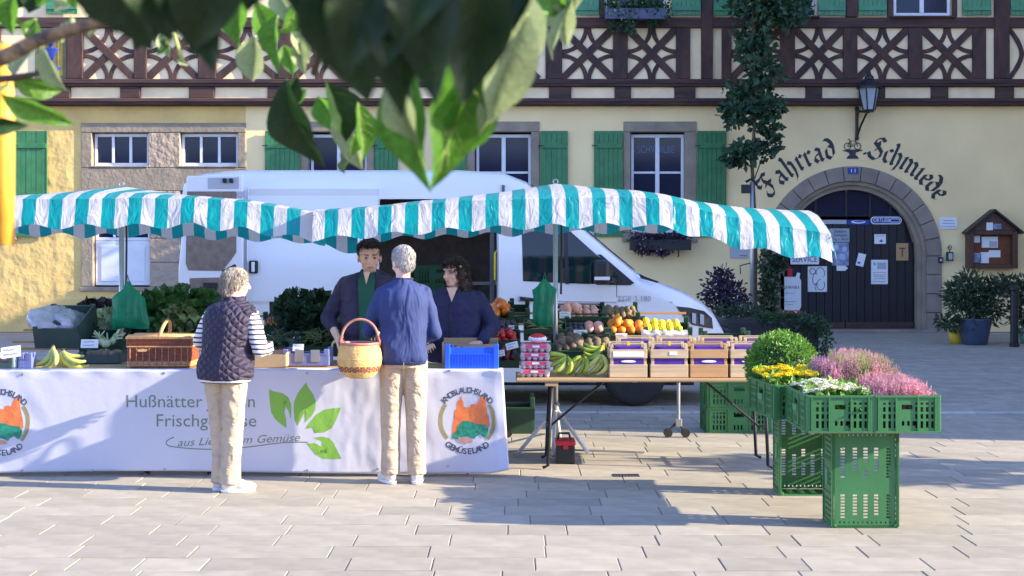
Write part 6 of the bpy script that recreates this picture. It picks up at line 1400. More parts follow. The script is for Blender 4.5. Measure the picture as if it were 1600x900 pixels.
def person(label, loc, rz, H, skin, w_=1.0, dep=1.0, lean=0, hipw=1.0, arms=None, ankles=((.09,0),(-.09,0)), toes=((.02,-1),(-.02,-1)), yaw=0, pitch=0, knee=(0,-.02), hs=1.0, hd_drop=0):
    t = thing('person', label, 'person', loc, (0,0,R(rz))); k = H/1.75; J = {}
    def ln(z): return -lean*max(0, z-.95)
    J['tor'] = [(z*k, rx*w_*k*(hipw if z < 1.12 else 1), ry*dep*k, 0, ln(z)*k) for z, rx, ry in ((.86,.150,.105),(.94,.168,.118),(1.02,.162,.118),(1.12,.150,.112),(1.25,.160,.118),(1.36,.172,.114),(1.42,.165,.098),(1.46,.120,.080),(1.49,.062,.062))]
    sh = [Vector((s_*.163*w_*k, ln(1.40)*k, 1.395*k)) for s_ in (1, -1)]; J['sh'] = sh
    J['arm'] = [(sh[i], Vector(arms[i][0])*k, Vector(arms[i][1])*k) for i in (0, 1)]
    J['leg'] = [(Vector((s_*.085*k*hipw, 0, .92*k)), Vector(((s_*.085*.4+ankles[i][0]*.6)*k+knee[0]*k, (ankles[i][1]*.5+knee[1])*k, .49*k)), Vector((ankles[i][0]*k, ankles[i][1]*k, .085*k))) for i, s_ in ((0, 1), (1, -1))]
    hc = Vector((0, ln(1.62)*k-.012, H-.118*k*hs)); HM = Matrix.Translation(hc) @ Euler((R(pitch), 0, R(yaw))).to_matrix().to_4x4() @ Matrix.Scale(k*hs, 4); J['HM'] = HM
    b = MB(); loft(b, [(z, rx*.86, ry*.86, cx_, cy_) for z, rx, ry, cx_, cy_ in J['tor']])
    for i in (0, 1):
        a, e, wr = J['arm'][i]; b.cap(a, .048*k, e, .038*k).cap(e, .038*k, wr, .026*k); hd = arms[i][2]; hand(b, wr, hd[0], hd[1], hd[2], (1,-1)[i]*hd[3] if len(hd) > 3 else (1,-1)[i], k)
        h_, kn, an = J['leg'][i]; b.cap(h_, .080*k, kn, .055*k).cap(kn, .052*k, an, .036*k); td = Vector((toes[i][0], toes[i][1], 0)).normalized(); b.cap(an+Vector((0,0,-.045*k)), .034*k, an+td*.13*k+Vector((0,0,-.055*k)), .026*k)
    b.cap((0, ln(1.46)*k, 1.45*k), .056*k, hc+Vector((0,.012,-.06*k)), .052*k)
    b.M = HM
    b.ball((0,.012,.028), (.075,.092,.096), 20, 14).ball((0,-.028,-.028), (.060,.062,.080), 18, 12).ball((0,-.046,-.084), (.040,.040,.030), 14, 10).ball((0,-.01,-.062), (.056,.062,.045), 14, 10)
    b.cap((0,-.088,.022), .009, (0,-.112,-.022), .0145, 10).ball((-.011,-.101,-.027), .009, 8, 6).ball((.011,-.101,-.027), .009, 8, 6)
    b.cap((-.034,-.074,.034), .013, (.034,-.074,.034), .013, 8); 
    for s_ in (-1, 1): b.ball((s_*.040,-.062,-.026), (.024,.022,.020), 10, 8).ball((s_*.076,.010,-.012), (.010,.020,.032), 10, 8, (0,0,s_*.3))
    b.ball((0,-.086,-.058), (.026,.014,.015), 10, 8); b.M = Matrix.Identity(4)
    body = soft(b.build('body', skin, t, smooth=True), .0058*k, 3, 0)
    # eyes, brows, lips
    def hp(name, m, f): q = MB(); q.M = HM; f(q); return q.build(name, m, t, smooth=True)
    for s_ in (-1, 1):
        hp('eye', 'eye_white', lambda q: q.ball((s_*.031,-.079,.006), (.0125,.0105,.0078), 10, 8)); hp('pupil', 'print_dark', lambda q: q.ball((s_*.031,-.0875,.006), (.0055,.0035,.0055), 8, 6))
        hp('eyebrow', 'hair_black' if skin == 'skin' else 'hair_brown', lambda q: q.cap((s_*.016,-.090,.028), .0035, (s_*.048,-.078,.030), .0028, 6))
    hp('lips', 'lips', lambda q: q.cap((-.017,-.096,-.058), .0042, (.017,-.096,-.058), .0042, 6).ball((0,-.099,-.058), (.012,.006,.007), 8, 6))
    J['k'] = k; J['t'] = t; J['lean'] = ln; J['toes'] = toes; return J
def garment(J, name, m, z0, z1=None, infl=.02, sleeve=1.0, vox=.009, disp=.018, dsize=.09, sl_infl=.014, neck=True, belly=0, cuff=0):
    k = J['k']; b = MB(); T = J['tor']
    def at_z(z):
        for p, q in zip(T, T[1:]):
            if p[0] <= z <= q[0]: f = (z-p[0])/(q[0]-p[0]); return tuple(p[i]+(q[i]-p[i])*f for i in range(5))
        return T[0] if z < T[0][0] else T[-1]
    zs_ = sorted({z0*k} | {p[0] for p in T if p[0] > z0*k}); R_ = []
    for z in zs_:
        q = at_z(z); e = infl + belly*math.exp(-((z/k-1.08)/.14)**2); R_.append((z, q[1]+e, q[2]+e*1.0, q[3], q[4]-(belly*.5*math.exp(-((z/k-1.08)/.14)**2))))
    if not neck: R_.pop(); q = T[-1]; R_.append((1.478*k, .088*k, .078*k, 0, q[4]))
    if neck: q = T[-1]; R_.append((q[0]+.030*k, .062*k, .066*k, 0, q[4]))
    loft(b, R_)
    for i in (0, 1):
        a, e, wr = J['arm'][i]
        b.ball(a, (.062*k,.066*k,.060*k), 12, 9); nk = T[-1]; b.cap((math.copysign(.045*k, a.x), nk[4]+.01, 1.462*k), .040*k+infl*.4, a+Vector((0,0,.006)), .050*k+infl*.4)
        if sleeve > 0:
            b.cap(a, .050*k+sl_infl, e, .043*k+sl_infl)
            if sleeve > .5: w2 = e.lerp(wr, min(1, (sleeve-.5)*2)); b.cap(e, .043*k+sl_infl, w2, .031*k+sl_infl+cuff)
    o = b.build(name, m, J['t'], smooth=True); return soft(o, vox, 4, disp, dsize)
def trousers(J, m, flare=.0, infl=.022, z_top=1.0, disp=.02):
    k = J['k']; b = MB(); T = J['tor']; loft(b, [(p[0], p[1]+.006, p[2]+.006, p[3], p[4]) for p in T if p[0] < z_top*k+.06])
    for h_, kn, an in J['leg']:
        b.cap(h_, .086*k+infl*.7, kn, .058*k+infl); c = an+Vector((0,0,-.02)); b.tube([kn, kn.lerp(c,.5), c], [.058*k+infl, .052*k+infl, .050*k+infl+flare], 16)
    return soft(b.build('trousers', m, J['t'], smooth=True), .009, 5, disp, .12)
def shoes(J, m):
    k = J['k']
    for i in (0, 1):
        an = J['leg'][i][2]; td = Vector((J['toes'][i][0], J['toes'][i][1], 0)).normalized(); a = math.atan2(td.y, td.x); b = MB(); b.M = Matrix.Translation((an.x, an.y, 0)) @ Matrix.Rotation(a, 4, 'Z')
        b.ball((.0,0,.050), (.062,.044,.052), 14, 10).ball((.10,0,.040), (.085,.046,.036), 14, 10).cap((-.01,0,.06), .042, (-.005,0,.10), .040)
        o = soft(b.build('shoe', m, J['t'], smooth=True), .007, 3); s_ = MB(); s_.M = b.M
        loft(s_, [(.003,.118,.046,.055,0),(.022,.124,.050,.055,0)]); s_.build('sole', 'paper', o)
def hair(J, m, blobs, disp=.012, dsize=.02, vox=.0055):
    b = MB(); b.M = J['HM']
    for c, r_ in blobs: b.ball(c, r_, 16, 12)
    o = soft(b.build('hair', m, J['t'], smooth=True), vox, 1, disp, dsize); return o
def tufts(J, m, blobs, n, L, seed, down=.3, r=.0016):
    rr = random.Random(seed); b = MB(); b.M = J['HM']
    for p, v in cloud_pts(blobs, n, rr, .97):
        d = (v + Vector((rr.uniform(-.6,.6), rr.uniform(-.6,.6), rr.uniform(-.6,.6)-down))).normalized(); b.tube([p, p+d*L*.6, p+d*L+Vector((0,0,-.3*L))], [r*1.6, r*1.3, r*.4], 3, False)
    return b.build('hair_strands', m, J['t'])
def specs(J, m='black_metal'):
    b = MB(); b.M = J['HM']
    for s_ in (-1, 1): b.tube([(s_*.031+.021*math.cos(R(30*k)), -.098, .004+.016*math.sin(R(30*k))) for k in range(13)], .0018, 5).tube([(s_*.052,-.096,.008),(s_*.079,-.04,.008),(s_*.082,.01,.0)], .0018, 5)
    b.tube([(-.010,-.1,.006),(.010,-.1,.006)], .0018, 5); b.build('glasses', m, J['t'])

# striped knit and quilted vest
def stripe_mat(name, a, b_, period, duty, ax=2):
    m = mat(name, a, .85, .04, 8, .35, 30, dist=.01); n = m.node_tree.nodes; l = m.node_tree.links; bs = n['Principled BSDF']; tc = [x for x in n if x.bl_idname == 'ShaderNodeTexCoord'][0]
    sp = n.new('ShaderNodeSeparateXYZ'); l.new(tc.outputs['Object'], sp.inputs[0])
    def mth(op, x, v): q = n.new('ShaderNodeMath'); q.operation = op; l.new(x, q.inputs[0]); q.inputs[1].default_value = v; return q.outputs[0]
    g_ = mth('GREATER_THAN', mth('FRACT', mth('DIVIDE', sp.outputs[ax], period), 0), 1-duty); mx = n.new('ShaderNodeMix'); mx.data_type = 'RGBA'; l.new(g_, mx.inputs[0]); mx.inputs[6].default_value = (*a, 1); mx.inputs[7].default_value = (*b_, 1)
    l.new(mx.outputs[2], bs.inputs['Base Color']); return m
stripe_mat('knit_stripes', (.72,.70,.68), (.04,.035,.08), .034, .36)
mq = mat('quilted_navy', (.034,.025,.055), .75, .1, 8, 0, 30); n = mq.node_tree.nodes; l = mq.node_tree.links
tc = [x for x in n if x.bl_idname == 'ShaderNodeTexCoord'][0]; hs = []
for sgn in (1, -1):
    mp = n.new('ShaderNodeMapping'); mp.inputs['Rotation'].default_value = (0, R(45*sgn), 0); l.new(tc.outputs['Object'], mp.inputs[0]); wv = n.new('ShaderNodeTexWave'); wv.inputs['Scale'].default_value = 7.5; wv.inputs['Distortion'].default_value = 3.0; wv.inputs['Detail'].default_value = 1; l.new(mp.outputs[0], wv.inputs[0]); hs.append(wv.outputs['Fac'])
mn = n.new('ShaderNodeMath'); mn.operation = 'MINIMUM'; l.new(hs[0], mn.inputs[0]); l.new(hs[1], mn.inputs[1]); pw = n.new('ShaderNodeMath'); pw.operation = 'POWER'; pw.inputs[1].default_value = .4; l.new(mn.outputs[0], pw.inputs[0])
bp = n.new('ShaderNodeBump'); bp.inputs['Strength'].default_value = 1; bp.inputs['Distance'].default_value = .015; l.new(pw.outputs[0], bp.inputs['Height']); l.new(bp.outputs[0], n['Principled BSDF'].inputs['Normal'])

# man customer: back to us, blue sweater, chinos; basket on his left forearm
MYc = 9.88
J = person('man with white hair in a blue sweater and beige trousers, seen from behind', (X(630,MYc), MYc, 0), 186, 1.735, 'skin_pale', w_=.97, dep=1.05, lean=.06,
    arms=[[(.255,-.06,1.12),(.225,-.30,1.10),((-.2,-1,-.1),(0,.2,-1),.5)], [(-.235,-.03,1.11),(-.17,-.27,1.05),((.35,-1,.1),(.3,0,-1),.5)]], ankles=((.095,.0),(-.10,.02)), toes=((.45,-1),(-.12,-1)), yaw=22, pitch=14)
garment(J, 'sweater', 'sweater_blue', .90, infl=.024, sleeve=.97, disp=.030, dsize=.16, sl_infl=.012); trousers(J, 'chino', .004, .018, disp=.014); shoes(J, 'shoe_white')
HB = [((0,.022,.042), (.081,.093,.088)), ((0,.066,-.02), (.062,.044,.058)), ((0,.0,.075), (.070,.080,.058))]
hair(J, 'hair_white', HB, .004, .02); tufts(J, 'hair_white', HB, 4200, .014, 5, 2.4, .0010); specs(J)
k = J['k']; q_ = MB(); q_.tube([(.068*math.cos(R(a)), .068*math.sin(R(a))+J['lean'](1.5), 1.512*k) for a in range(0, 361, 24)], .010, 8); q_.build('collar', 'fleece_navy', J['t'], smooth=True)
k = J['k']; T = J['tor']
def band(J, name, m, z0, z1, infl, parts=2):
    b = MB(); rs = []
    for z in (z0, (z0+z1)/2, z1):
        for p, p2 in zip(J['tor'], J['tor'][1:]):
            if p[0] <= z*J['k'] <= p2[0]: f = (z*J['k']-p[0])/(p2[0]-p[0]); q = tuple(p[i]+(p2[i]-p[i])*f for i in range(5))
        rs.append((z*J['k'], q[1]+infl, q[2]+infl, q[3], q[4]))
    loft(b, rs, 40); return b.build(name, m, J['t'], smooth=True)
mat('sweater_rib', (.025, .038, .14), .9, .1, 8, .5, 60)
band(J, 'hem_band', 'sweater_rib', .885, .935, .020)
mat('chino_seam', (.27, .20, .14), .9, .1, 8, 0, 60)
def slit(J, pts, r=.0035): return MB().tube([(a*J['k'], J['lean'](c)+b, c*J['k']) for a, b, c in pts], r, 5).build('seam', 'chino_seam', J['t'])
slit(J, [(0,.137,.905),(0,.142,.88),(0,.128,.84),(0,.10,.80)])
# woman customer
WY = 9.55
J = person('woman with short grey hair in quilted dark vest and striped sleeves, seen from behind', (X(352,WY), WY, 0), 158, 1.575, 'skin_pale', w_=1.03, dep=1.25, lean=.20, hipw=1.08,
    arms=[[(.29,-.08,1.17),(.24,-.27,1.03),((.1,-1,-.5),(-1,0,-.2),.4)], [(-.285,-.06,1.12),(-.20,-.31,1.11),((.2,-1,.1),(1,0,0),.6)]], ankles=((.05,-.02),(-.065,.03)), toes=((-.75,-.7),(-.85,-.5)), yaw=-44, pitch=6)
garment(J, 'striped_top', 'knit_stripes', .86, infl=.026, sleeve=.94, disp=.018, sl_infl=.020); o = garment(J, 'quilted_vest', 'quilted_navy', .885, infl=.040, sleeve=0, disp=.022, dsize=.08)
trousers(J, 'chino', .012, .020, disp=.016); shoes(J, 'shoe_white')
HB = [((0,.022,.040), (.084,.098,.092)), ((0,.066,-.025), (.068,.048,.066)), ((0,.0,.072), (.074,.084,.062)), ((.045,.02,-.01),(.042,.06,.06)), ((-.045,.02,-.005),(.042,.05,.045))]
hair(J, 'hair_grey', HB, .005, .03); tufts(J, 'hair_grey', HB, 4200, .026, 6, 2.2, .0012); specs(J, 'steel')
k = J['k']; q_ = MB()
for dz in (0, .022, .042): q_.tube([((.074-.05*dz)*math.cos(R(a)), (.078)*math.sin(R(a))+J['lean'](1.5)*k, 1.475*k+dz) for a in range(0, 361, 24)], .015, 8)
soft(q_.build('collar', 'quilted_navy', J['t'], smooth=True), .007, 3)
# man seller
SY = 11.15
J = person('dark haired man selling behind the stall in navy jacket and green shirt', (X(580,SY), SY, 0), -4, 1.79, 'skin', w_=1.22, dep=1.25, lean=.10,
    arms=[[(.34,-.06,1.14),(.24,-.28,1.02),((-.4,-1,0),(0,0,-1),.6)], [(-.345,-.04,1.12),(-.22,-.27,.97),((.5,-1,-.3),(.2,0,-1),.5)]], yaw=14, pitch=8, hs=1.14)
garment(J, 'shirt', 'shirt_green', .88, infl=.018, sleeve=.3, disp=.008, belly=.03, neck=False)
o = garment(J, 'jacket', 'jacket_navy', .80, infl=.032, sleeve=.72, disp=.022, sl_infl=.022, neck=False, belly=.03)
# opening of the jacket: shirt front showing as a shaped panel between the two edges
k = J['k']; b = MB(); vs = []; 
for z, hw_ in ((1.50,.052),(1.44,.070),(1.36,.066),(1.24,.058),(1.12,.054),(1.0,.055),(.92,.06)):
    for s_ in range(9):
        xq = hw_*(s_/4-1); q = min(J['tor'], key=lambda p: abs(p[0]-z*k)); T = J['tor']; 
        for p, p2 in zip(T, T[1:]):
            if p[0] <= z*k <= p2[0]: f = (z*k-p[0])/(p2[0]-p[0]); q = tuple(p[i]+(p2[i]-p[i])*f for i in range(5))
        e = .046 + .045*math.exp(-((z-1.08)/.14)**2); rx, ry = q[1]+e, q[2]+e; vs.append((xq, q[4] - ry*math.sqrt(max(0, 1-(xq/rx)**2)) - .010 + (.03 if z > 1.45 else 0), z*k))
b.add(vs, [(i*9+j, i*9+j+1, (i+1)*9+j+1, (i+1)*9+j) for i in range(6) for j in range(8)]); b.build('shirt_front', 'shirt_green', J['t'], smooth=True)
b = MB().add([(-.028,-.128*k+J['lean'](1.5)*k-.02,1.50*k),(.028,-.128*k+J['lean'](1.5)*k-.02,1.50*k),(0,-.16*k+J['lean'](1.4)*k-.025,1.40*k)], [(0,1,2)]); b.build('neck_opening', 'skin', J['t'])
for s_ in (-1, 1):
    b = MB().cap((s_*.060*k, J['lean'](1.5)*k+.00, 1.50*k), .022, (s_*.062*k, J['lean'](1.5)*k-.135, 1.445*k), .016); soft(b.build('collar', 'jacket_navy', J['t'], smooth=True), .007, 2)
HB = [((0,.030,.050), (.080,.092,.080)), ((0,.070,.0), (.066,.040,.06)), ((0,-.02,.094), (.060,.064,.034)), ((.062,.02,.02),(.022,.04,.04)), ((-.062,.02,.02),(.022,.04,.04))]
hair(J, 'hair_black', HB, .008, .014); tufts(J, 'hair_black', HB[:3], 1600, .014, 7, 0)
b = MB(); b.M = J['HM']; b.ball((0,-.052,-.086), (.046,.042,.030), 12, 8); stb = mat('stubble', (.50,.30,.225), .7, .1, 30); soft(b.build('stubble', 'stubble', J['t'], smooth=True), .006, 2)
# woman seller
SY2 = 11.12
J = person('woman with long dark curly hair in a navy fleece behind the stall', (X(712,SY2), SY2, 0), -8, 1.64, 'skin_pale', w_=1.26, dep=1.35, lean=.10, hipw=1.1,
    arms=[[(.345,-.04,1.16),(.26,-.24,1.02),((-.35,-1,.15),(-.1,0,-1),.45)], [(-.335,-.04,1.15),(-.17,-.30,.99),((.2,-1,.2),(.4,0,-1),.55)]], yaw=-30, pitch=6, hs=1.05)
garment(J, 'fleece', 'fleece_navy', .84, infl=.026, sleeve=.92, disp=.020, sl_infl=.022, belly=.02, neck=False)
k = J['k']; b = MB().add([(-.045,-.100*k+J['lean'](1.5)*k-.02,1.50*k),(.045,-.100*k+J['lean'](1.5)*k-.02,1.50*k),(.006,-.165*k+J['lean'](1.36)*k-.020,1.375*k)], [(0,1,2)]); b.build('neck_opening', 'skin_pale', J['t'])
b = MB().tube([(0,-.172*k*1.1+J['lean'](1.36)*k,1.375*k),(0,-.215*k+J['lean'](1.2)*k,1.2*k),(0,-.225*k+J['lean'](1.0)*k,1.0*k)], .004, 6); b.build('zip', 'black_plastic', J['t'])
for s_ in (-1, 1):
    b = MB().cap((s_*.058*k, J['lean'](1.5)*k+.01, 1.505*k), .020, (s_*.050*k, J['lean'](1.5)*k-.115, 1.455*k), .016); soft(b.build('collar', 'fleece_navy', J['t'], smooth=True), .007, 2)
HB = [((0,.030,.045), (.088,.098,.088)), ((0,.070,-.02), (.085,.06,.09)), ((0,-.018,.092), (.066,.066,.036)), ((.078,.015,-.02),(.030,.05,.09)), ((-.078,.02,-.02),(.026,.045,.085)), ((.085,.03,-.11),(.040,.055,.08)), ((-.080,.045,-.10),(.036,.05,.07)), ((0,.085,-.11),(.085,.05,.09))]
hair(J, 'hair_brown', HB, .018, .024); tufts(J, 'hair_brown', HB, 2600, .03, 8, .8)
b = MB(); b.M = J['HM']; b.ball((.083,-.01,.055), (.010,.010,.010), 10, 8); b.build('hair_clip', 'paper', J['t'], smooth=True)
# straw basket carried on the man's forearm
BYk = 9.72; q = BYk/F_PX; bc = P(562, 590, BYk); t = thing('straw_basket', 'round yellow straw basket with a dark checked band held beside the man in blue', 'basket', bc)
w_m = mat('straw_band', (.70,.45,.17), .65, .15, 20, .5, 70, dist=.01); n = w_m.node_tree.nodes; l = w_m.node_tree.links
prof = [(.055,0),(.095,.010),(.128,.045),(.150,.095),(.156,.140),(.150,.185),(.140,.222),(.132,.240)]
def ringm(r_, z, rr_=.0105, n=40, m='basket_straw', nm='coil', sub=None):
    mb = MB(); mb.tube([(r_*math.cos(2*math.pi*k/n), r_*math.sin(2*math.pi*k/n), z) for k in range(n+1)], rr_, 6, False); return mb
co = MB(); bdm = MB(); zq = 0
for kk in range(25):
    z = .004 + .0098*kk; r_ = 0
    for (r0, z0), (r1, z1) in zip(prof, prof[1:]):
        if z0 <= z <= z1: r_ = r0+(r1-r0)*(z-z0)/(z1-z0)
    if 9 > kk > 4: 
        for a in range(44):
            if (a+kk) % 2: A = 2*math.pi*a/44; bdm.rb((r_*1.01*math.cos(A), r_*1.01*math.sin(A), z), (.018,.023,.0105), (0,0,A))
    co.v += []; mb = ringm(r_, z, .0066); co.add(mb.v, mb.f)
co.lathe([(.02,.0),(.06,.002),(.06,.006)], 24); co.build('woven_body', 'basket_straw', t, smooth=True); bdm.build('checked_band', 'wicker_dark', t)
mb = ringm(.134, .248, .011); mb.build('rim', 'lips', t, smooth=True)
MB().lathe([(.12,.19),(.01,.20)], 20).build('contents', 'potato_skin', t)
hb = []
for k in range(21): a = math.pi*k/20; hb.append((-.135*math.cos(a)+.0, .02*math.sin(a), .245+.175*math.sin(a)**.8+.0))
mat('leather', (.36, .17, .11), .6, .2, 20, .3, 60); MB().tube(hb, .010, 8).build('handle', 'leather', t, smooth=True)
for s_ in (-1, 1): MB().tube([(s_*.135,-.012,.215),(s_*.142,-.01,.26),(s_*.128,.0,.30)], .013, 8).build('handle_wrap', 'wicker_dark', t, smooth=True)
# ---------------- foreground leaves and stake ----------------
mat('leaf_shade', (.018, .052, .014), .38, .25, 9, .15, 40, trans=.20, spec=.4)  # shade inside the bush painted in: a much darker leaf green
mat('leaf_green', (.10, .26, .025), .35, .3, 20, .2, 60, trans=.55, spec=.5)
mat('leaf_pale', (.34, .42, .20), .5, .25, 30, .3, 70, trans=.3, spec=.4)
mat('leaf_vein', (.40, .48, .16), .5, .2, 30, 0, 70, trans=.2)
def leaf_mesh(seed, fold=.25, curl=.5, wave=.05, wid=.40, ln=1.0):
    rr = random.Random(seed); n = 14; mcols = 6; vs = []; ph = rr.uniform(0, 6)
    for i in range(n+1):
        t = i/n; w_ = wid*.5*1.15*(math.sin(math.pi*min(1, t**.95))**.95)*(1-.42*t**2); cz = -curl*t*t*.5 + .04*math.sin(t*5+ph); cy = t - .12*curl*t*t; sx = .05*math.sin(t*3+ph)
        for j in range(mcols+1):
            s_ = j/mcols*2-1; vs.append((sx+s_*w_, cy, cz + abs(s_)*w_*fold*2 + wave*math.sin(t*11+ph+ (2 if s_ > 0 else 0))*abs(s_)**1.5*w_/(wid*.5+.001)))
    f = [(i*(mcols+1)+j, i*(mcols+1)+j+1, (i+1)*(mcols+1)+j+1, (i+1)*(mcols+1)+j) for i in range(n) for j in range(mcols)]
    v = MB(); v.tube([vs[i*(mcols+1)+3] for i in range(n)], [.010*(1-i/n*.8) for i in range(n)], 5)
    for i in range(2, n-2, 2):
        for s_ in (-1, 1):
            a = vs[i*(mcols+1)+3]; b = vs[min(n, i+2)*(mcols+1)+3+s_*2]; v.tube([a, [(a[k]+b[k])/2 + (0,0,.004)[k] for k in range(3)], b], [.0035,.003,.0015], 4)
    return (MB().add(vs, f), v)
LM = {}
def fleaf(base, tip, Y, dY, width, roll, m, seed, label, parent=None, fold=.25, curl=.4):
    """one big leaf: base and tip as points of the photograph at depth Y (tip at Y+dY)"""
    b = P(*base, Y); e = P(*tip, Y+dY); d = e-b; L = d.length; mb, vb2 = leaf_mesh(seed, fold, curl, .04, width/ math.hypot(tip[0]-base[0], tip[1]-base[1]))
    yv = d.normalized(); zv = Vector((0,-1,0)); zv = (zv - yv*zv.dot(yv)).normalized(); xv = yv.cross(zv).normalized(); rot = Matrix((xv, yv, zv)).transposed().to_4x4() @ Matrix.Rotation(R(roll), 4, 'Y')
    t = bpy.data.objects.new('leaf', None); 
    o = mb.build('leaf', m, BUSH, smooth=True); o.matrix_local = Matrix.Translation(b-BUSH.location) @ rot @ Matrix.Scale(L, 4)
    v = vb2.build('vein', 'leaf_vein' if m != 'leaf_shade' else 'leaf_green', o, smooth=True); v['kind'] = 'stuff'
    v['kind'] = 'stuff'; del v['kind']
    return o
BUSH = thing('overhanging_bush', 'leafy branch hanging into the top of the picture close to the viewer, blurred dark leaves', 'branch', (-.2, .9, 2.0))
rb_ = MB(); rb_.tube([P(-60,110,1.0)-BUSH.location, P(10,88,1.0)-BUSH.location, P(60,62,1.0)-BUSH.location, P(140,38,1.0)-BUSH.location, P(270,2,1.0)-BUSH.location, P(420,-60,1.0)-BUSH.location, P(700,-120,.9)-BUSH.location], [.007,.0058,.0052,.0047,.004,.003,.003], 10).build('twig', 'bark', BUSH, smooth=True)
MB().tube([P(560,-120,1.1)-BUSH.location, P(520,20,1.15)-BUSH.location, P(490,115,1.2)-BUSH.location], [.005,.004,.003], 8).build('twig', 'bark', BUSH, smooth=True)
MB().tube([P(-20,125,1.1)-BUSH.location, P(20,122,1.1)-BUSH.location, P(60,115,1.1)-BUSH.location], [.003,.003,.002], 8).build('twig', 'bark', BUSH, smooth=True)
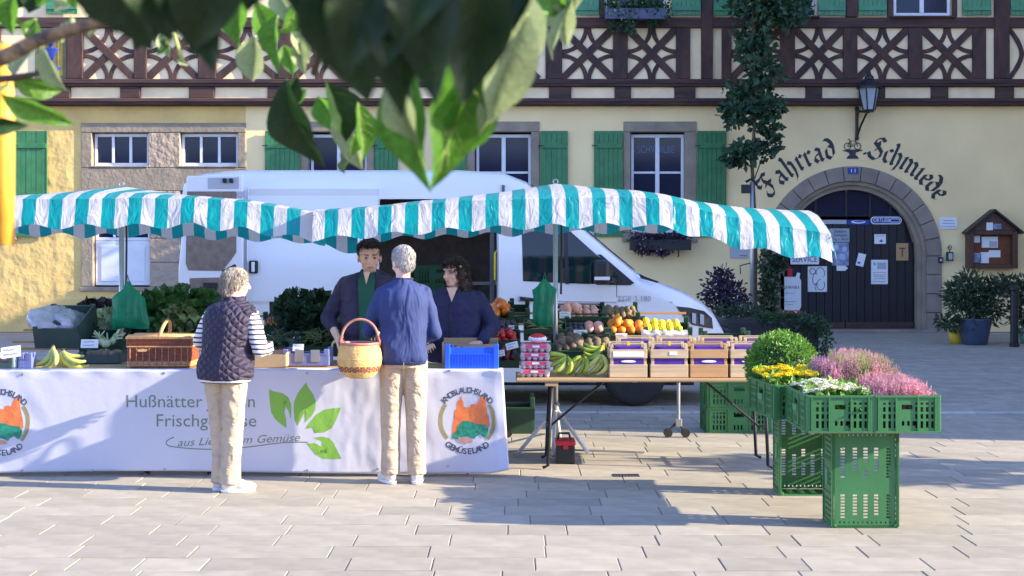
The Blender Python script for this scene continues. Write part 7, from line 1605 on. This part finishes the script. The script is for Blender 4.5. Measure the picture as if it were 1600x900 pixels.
LV = [ # base, tip, Y, dY, width px, roll, material
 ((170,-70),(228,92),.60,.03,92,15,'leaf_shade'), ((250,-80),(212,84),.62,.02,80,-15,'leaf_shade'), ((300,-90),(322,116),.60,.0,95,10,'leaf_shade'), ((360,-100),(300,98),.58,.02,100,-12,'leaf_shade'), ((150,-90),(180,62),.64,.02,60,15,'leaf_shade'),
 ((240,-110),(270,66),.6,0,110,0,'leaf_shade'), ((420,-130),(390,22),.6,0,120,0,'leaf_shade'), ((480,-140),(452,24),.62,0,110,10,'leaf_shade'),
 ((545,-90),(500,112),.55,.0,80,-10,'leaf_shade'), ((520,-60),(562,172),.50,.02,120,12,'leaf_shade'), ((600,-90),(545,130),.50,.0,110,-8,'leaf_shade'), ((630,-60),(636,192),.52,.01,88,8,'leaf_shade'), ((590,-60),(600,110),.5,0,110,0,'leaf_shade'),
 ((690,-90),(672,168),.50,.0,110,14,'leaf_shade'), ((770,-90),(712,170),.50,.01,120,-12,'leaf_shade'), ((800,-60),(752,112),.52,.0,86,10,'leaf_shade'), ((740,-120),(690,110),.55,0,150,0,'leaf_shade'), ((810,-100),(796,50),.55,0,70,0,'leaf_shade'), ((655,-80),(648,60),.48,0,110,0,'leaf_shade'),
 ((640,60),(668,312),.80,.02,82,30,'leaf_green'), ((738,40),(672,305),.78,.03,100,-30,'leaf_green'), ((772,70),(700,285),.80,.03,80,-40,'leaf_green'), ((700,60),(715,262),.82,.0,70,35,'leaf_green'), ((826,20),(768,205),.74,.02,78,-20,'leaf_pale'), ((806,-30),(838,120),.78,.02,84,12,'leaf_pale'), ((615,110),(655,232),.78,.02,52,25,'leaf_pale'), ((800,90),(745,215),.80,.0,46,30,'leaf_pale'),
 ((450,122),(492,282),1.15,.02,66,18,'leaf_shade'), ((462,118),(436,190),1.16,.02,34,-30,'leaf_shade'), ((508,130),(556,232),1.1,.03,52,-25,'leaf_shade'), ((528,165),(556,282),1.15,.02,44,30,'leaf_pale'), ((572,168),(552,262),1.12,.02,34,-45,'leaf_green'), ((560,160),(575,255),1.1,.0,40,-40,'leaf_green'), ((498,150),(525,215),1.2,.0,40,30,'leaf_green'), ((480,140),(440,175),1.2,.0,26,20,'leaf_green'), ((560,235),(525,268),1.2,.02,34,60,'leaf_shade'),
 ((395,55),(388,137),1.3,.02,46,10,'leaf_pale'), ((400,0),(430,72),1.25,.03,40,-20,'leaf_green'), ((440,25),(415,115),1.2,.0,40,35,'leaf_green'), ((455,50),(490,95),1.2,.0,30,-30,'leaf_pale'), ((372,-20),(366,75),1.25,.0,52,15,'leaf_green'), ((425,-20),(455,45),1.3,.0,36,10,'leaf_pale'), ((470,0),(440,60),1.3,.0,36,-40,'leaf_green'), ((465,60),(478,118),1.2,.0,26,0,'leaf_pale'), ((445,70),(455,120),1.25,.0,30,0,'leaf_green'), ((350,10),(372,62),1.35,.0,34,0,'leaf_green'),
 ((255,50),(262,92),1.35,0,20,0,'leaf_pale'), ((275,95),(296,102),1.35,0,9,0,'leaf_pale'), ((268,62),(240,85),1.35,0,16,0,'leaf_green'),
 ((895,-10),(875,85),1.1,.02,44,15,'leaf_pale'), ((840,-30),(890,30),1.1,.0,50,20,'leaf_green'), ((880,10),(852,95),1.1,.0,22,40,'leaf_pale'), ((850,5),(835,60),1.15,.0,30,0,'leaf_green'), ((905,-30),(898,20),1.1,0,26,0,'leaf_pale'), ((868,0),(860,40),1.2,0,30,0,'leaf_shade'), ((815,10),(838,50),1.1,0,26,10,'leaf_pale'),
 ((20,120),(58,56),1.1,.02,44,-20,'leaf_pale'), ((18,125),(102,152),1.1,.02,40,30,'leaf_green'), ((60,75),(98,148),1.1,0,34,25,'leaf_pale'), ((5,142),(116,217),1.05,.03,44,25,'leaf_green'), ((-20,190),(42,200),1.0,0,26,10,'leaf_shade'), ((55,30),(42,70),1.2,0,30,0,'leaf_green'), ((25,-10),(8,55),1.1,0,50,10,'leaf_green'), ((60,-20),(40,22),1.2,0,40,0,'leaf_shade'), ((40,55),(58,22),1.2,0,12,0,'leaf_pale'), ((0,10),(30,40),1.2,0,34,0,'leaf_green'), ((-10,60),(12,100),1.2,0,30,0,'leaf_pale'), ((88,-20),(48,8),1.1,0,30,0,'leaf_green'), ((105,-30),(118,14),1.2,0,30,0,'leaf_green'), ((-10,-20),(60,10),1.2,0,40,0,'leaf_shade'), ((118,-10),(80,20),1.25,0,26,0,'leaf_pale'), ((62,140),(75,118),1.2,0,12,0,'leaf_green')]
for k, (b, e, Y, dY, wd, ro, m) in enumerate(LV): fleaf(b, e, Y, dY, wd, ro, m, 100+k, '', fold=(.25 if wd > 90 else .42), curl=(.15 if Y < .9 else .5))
for k, (a, b) in enumerate((((272,52),(285,95)), ((160,30),(140,55)), ((150,28),(120,52)))):
    MB().tube([P(*a,1.3)-BUSH.location, P(*b,1.32)-BUSH.location], .0022, 5).build('twig', 'leaf_vein', BUSH)
for a in ((98,48),(105,44),(112,38),(95,56)): MB().ball(P(*a,1.05)-BUSH.location, (.003,.003,.006), 8, 6).build('bud', 'leaf_pale', BUSH, smooth=True)
# unseen leaves added to the bush above and beside the picture to keep the low sun off the dark ones
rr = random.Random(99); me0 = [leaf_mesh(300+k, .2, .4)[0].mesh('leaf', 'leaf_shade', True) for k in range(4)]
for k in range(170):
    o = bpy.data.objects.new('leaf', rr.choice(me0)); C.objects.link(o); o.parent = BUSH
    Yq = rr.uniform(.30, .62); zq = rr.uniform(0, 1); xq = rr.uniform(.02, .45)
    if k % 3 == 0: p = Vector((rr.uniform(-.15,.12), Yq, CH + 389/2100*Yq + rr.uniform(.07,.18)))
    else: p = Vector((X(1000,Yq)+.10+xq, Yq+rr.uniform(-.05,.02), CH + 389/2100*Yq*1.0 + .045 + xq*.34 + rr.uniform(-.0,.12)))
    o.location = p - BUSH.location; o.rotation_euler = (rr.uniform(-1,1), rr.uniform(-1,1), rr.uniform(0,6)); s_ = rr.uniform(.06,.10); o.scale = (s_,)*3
st_ = thing('plant_stake', 'sunlit orange wooden plant stake at the left picture edge, out of focus', 'stake', (X(4,1.15), 1.15, 0))
MB().tube([(0,0,Z(382,1.15)), (0.001,0,Z(200,1.15)), (.0015,0,Z(70,1.15))], [.0098,.0095,.0072], 12).build('stake', 'stake_orange', st_, smooth=True)
MB().tube([(-.004,-.012,1.85),(.01,-.011,1.86)], .002, 5).build('tie', 'leaf_vein', st_)
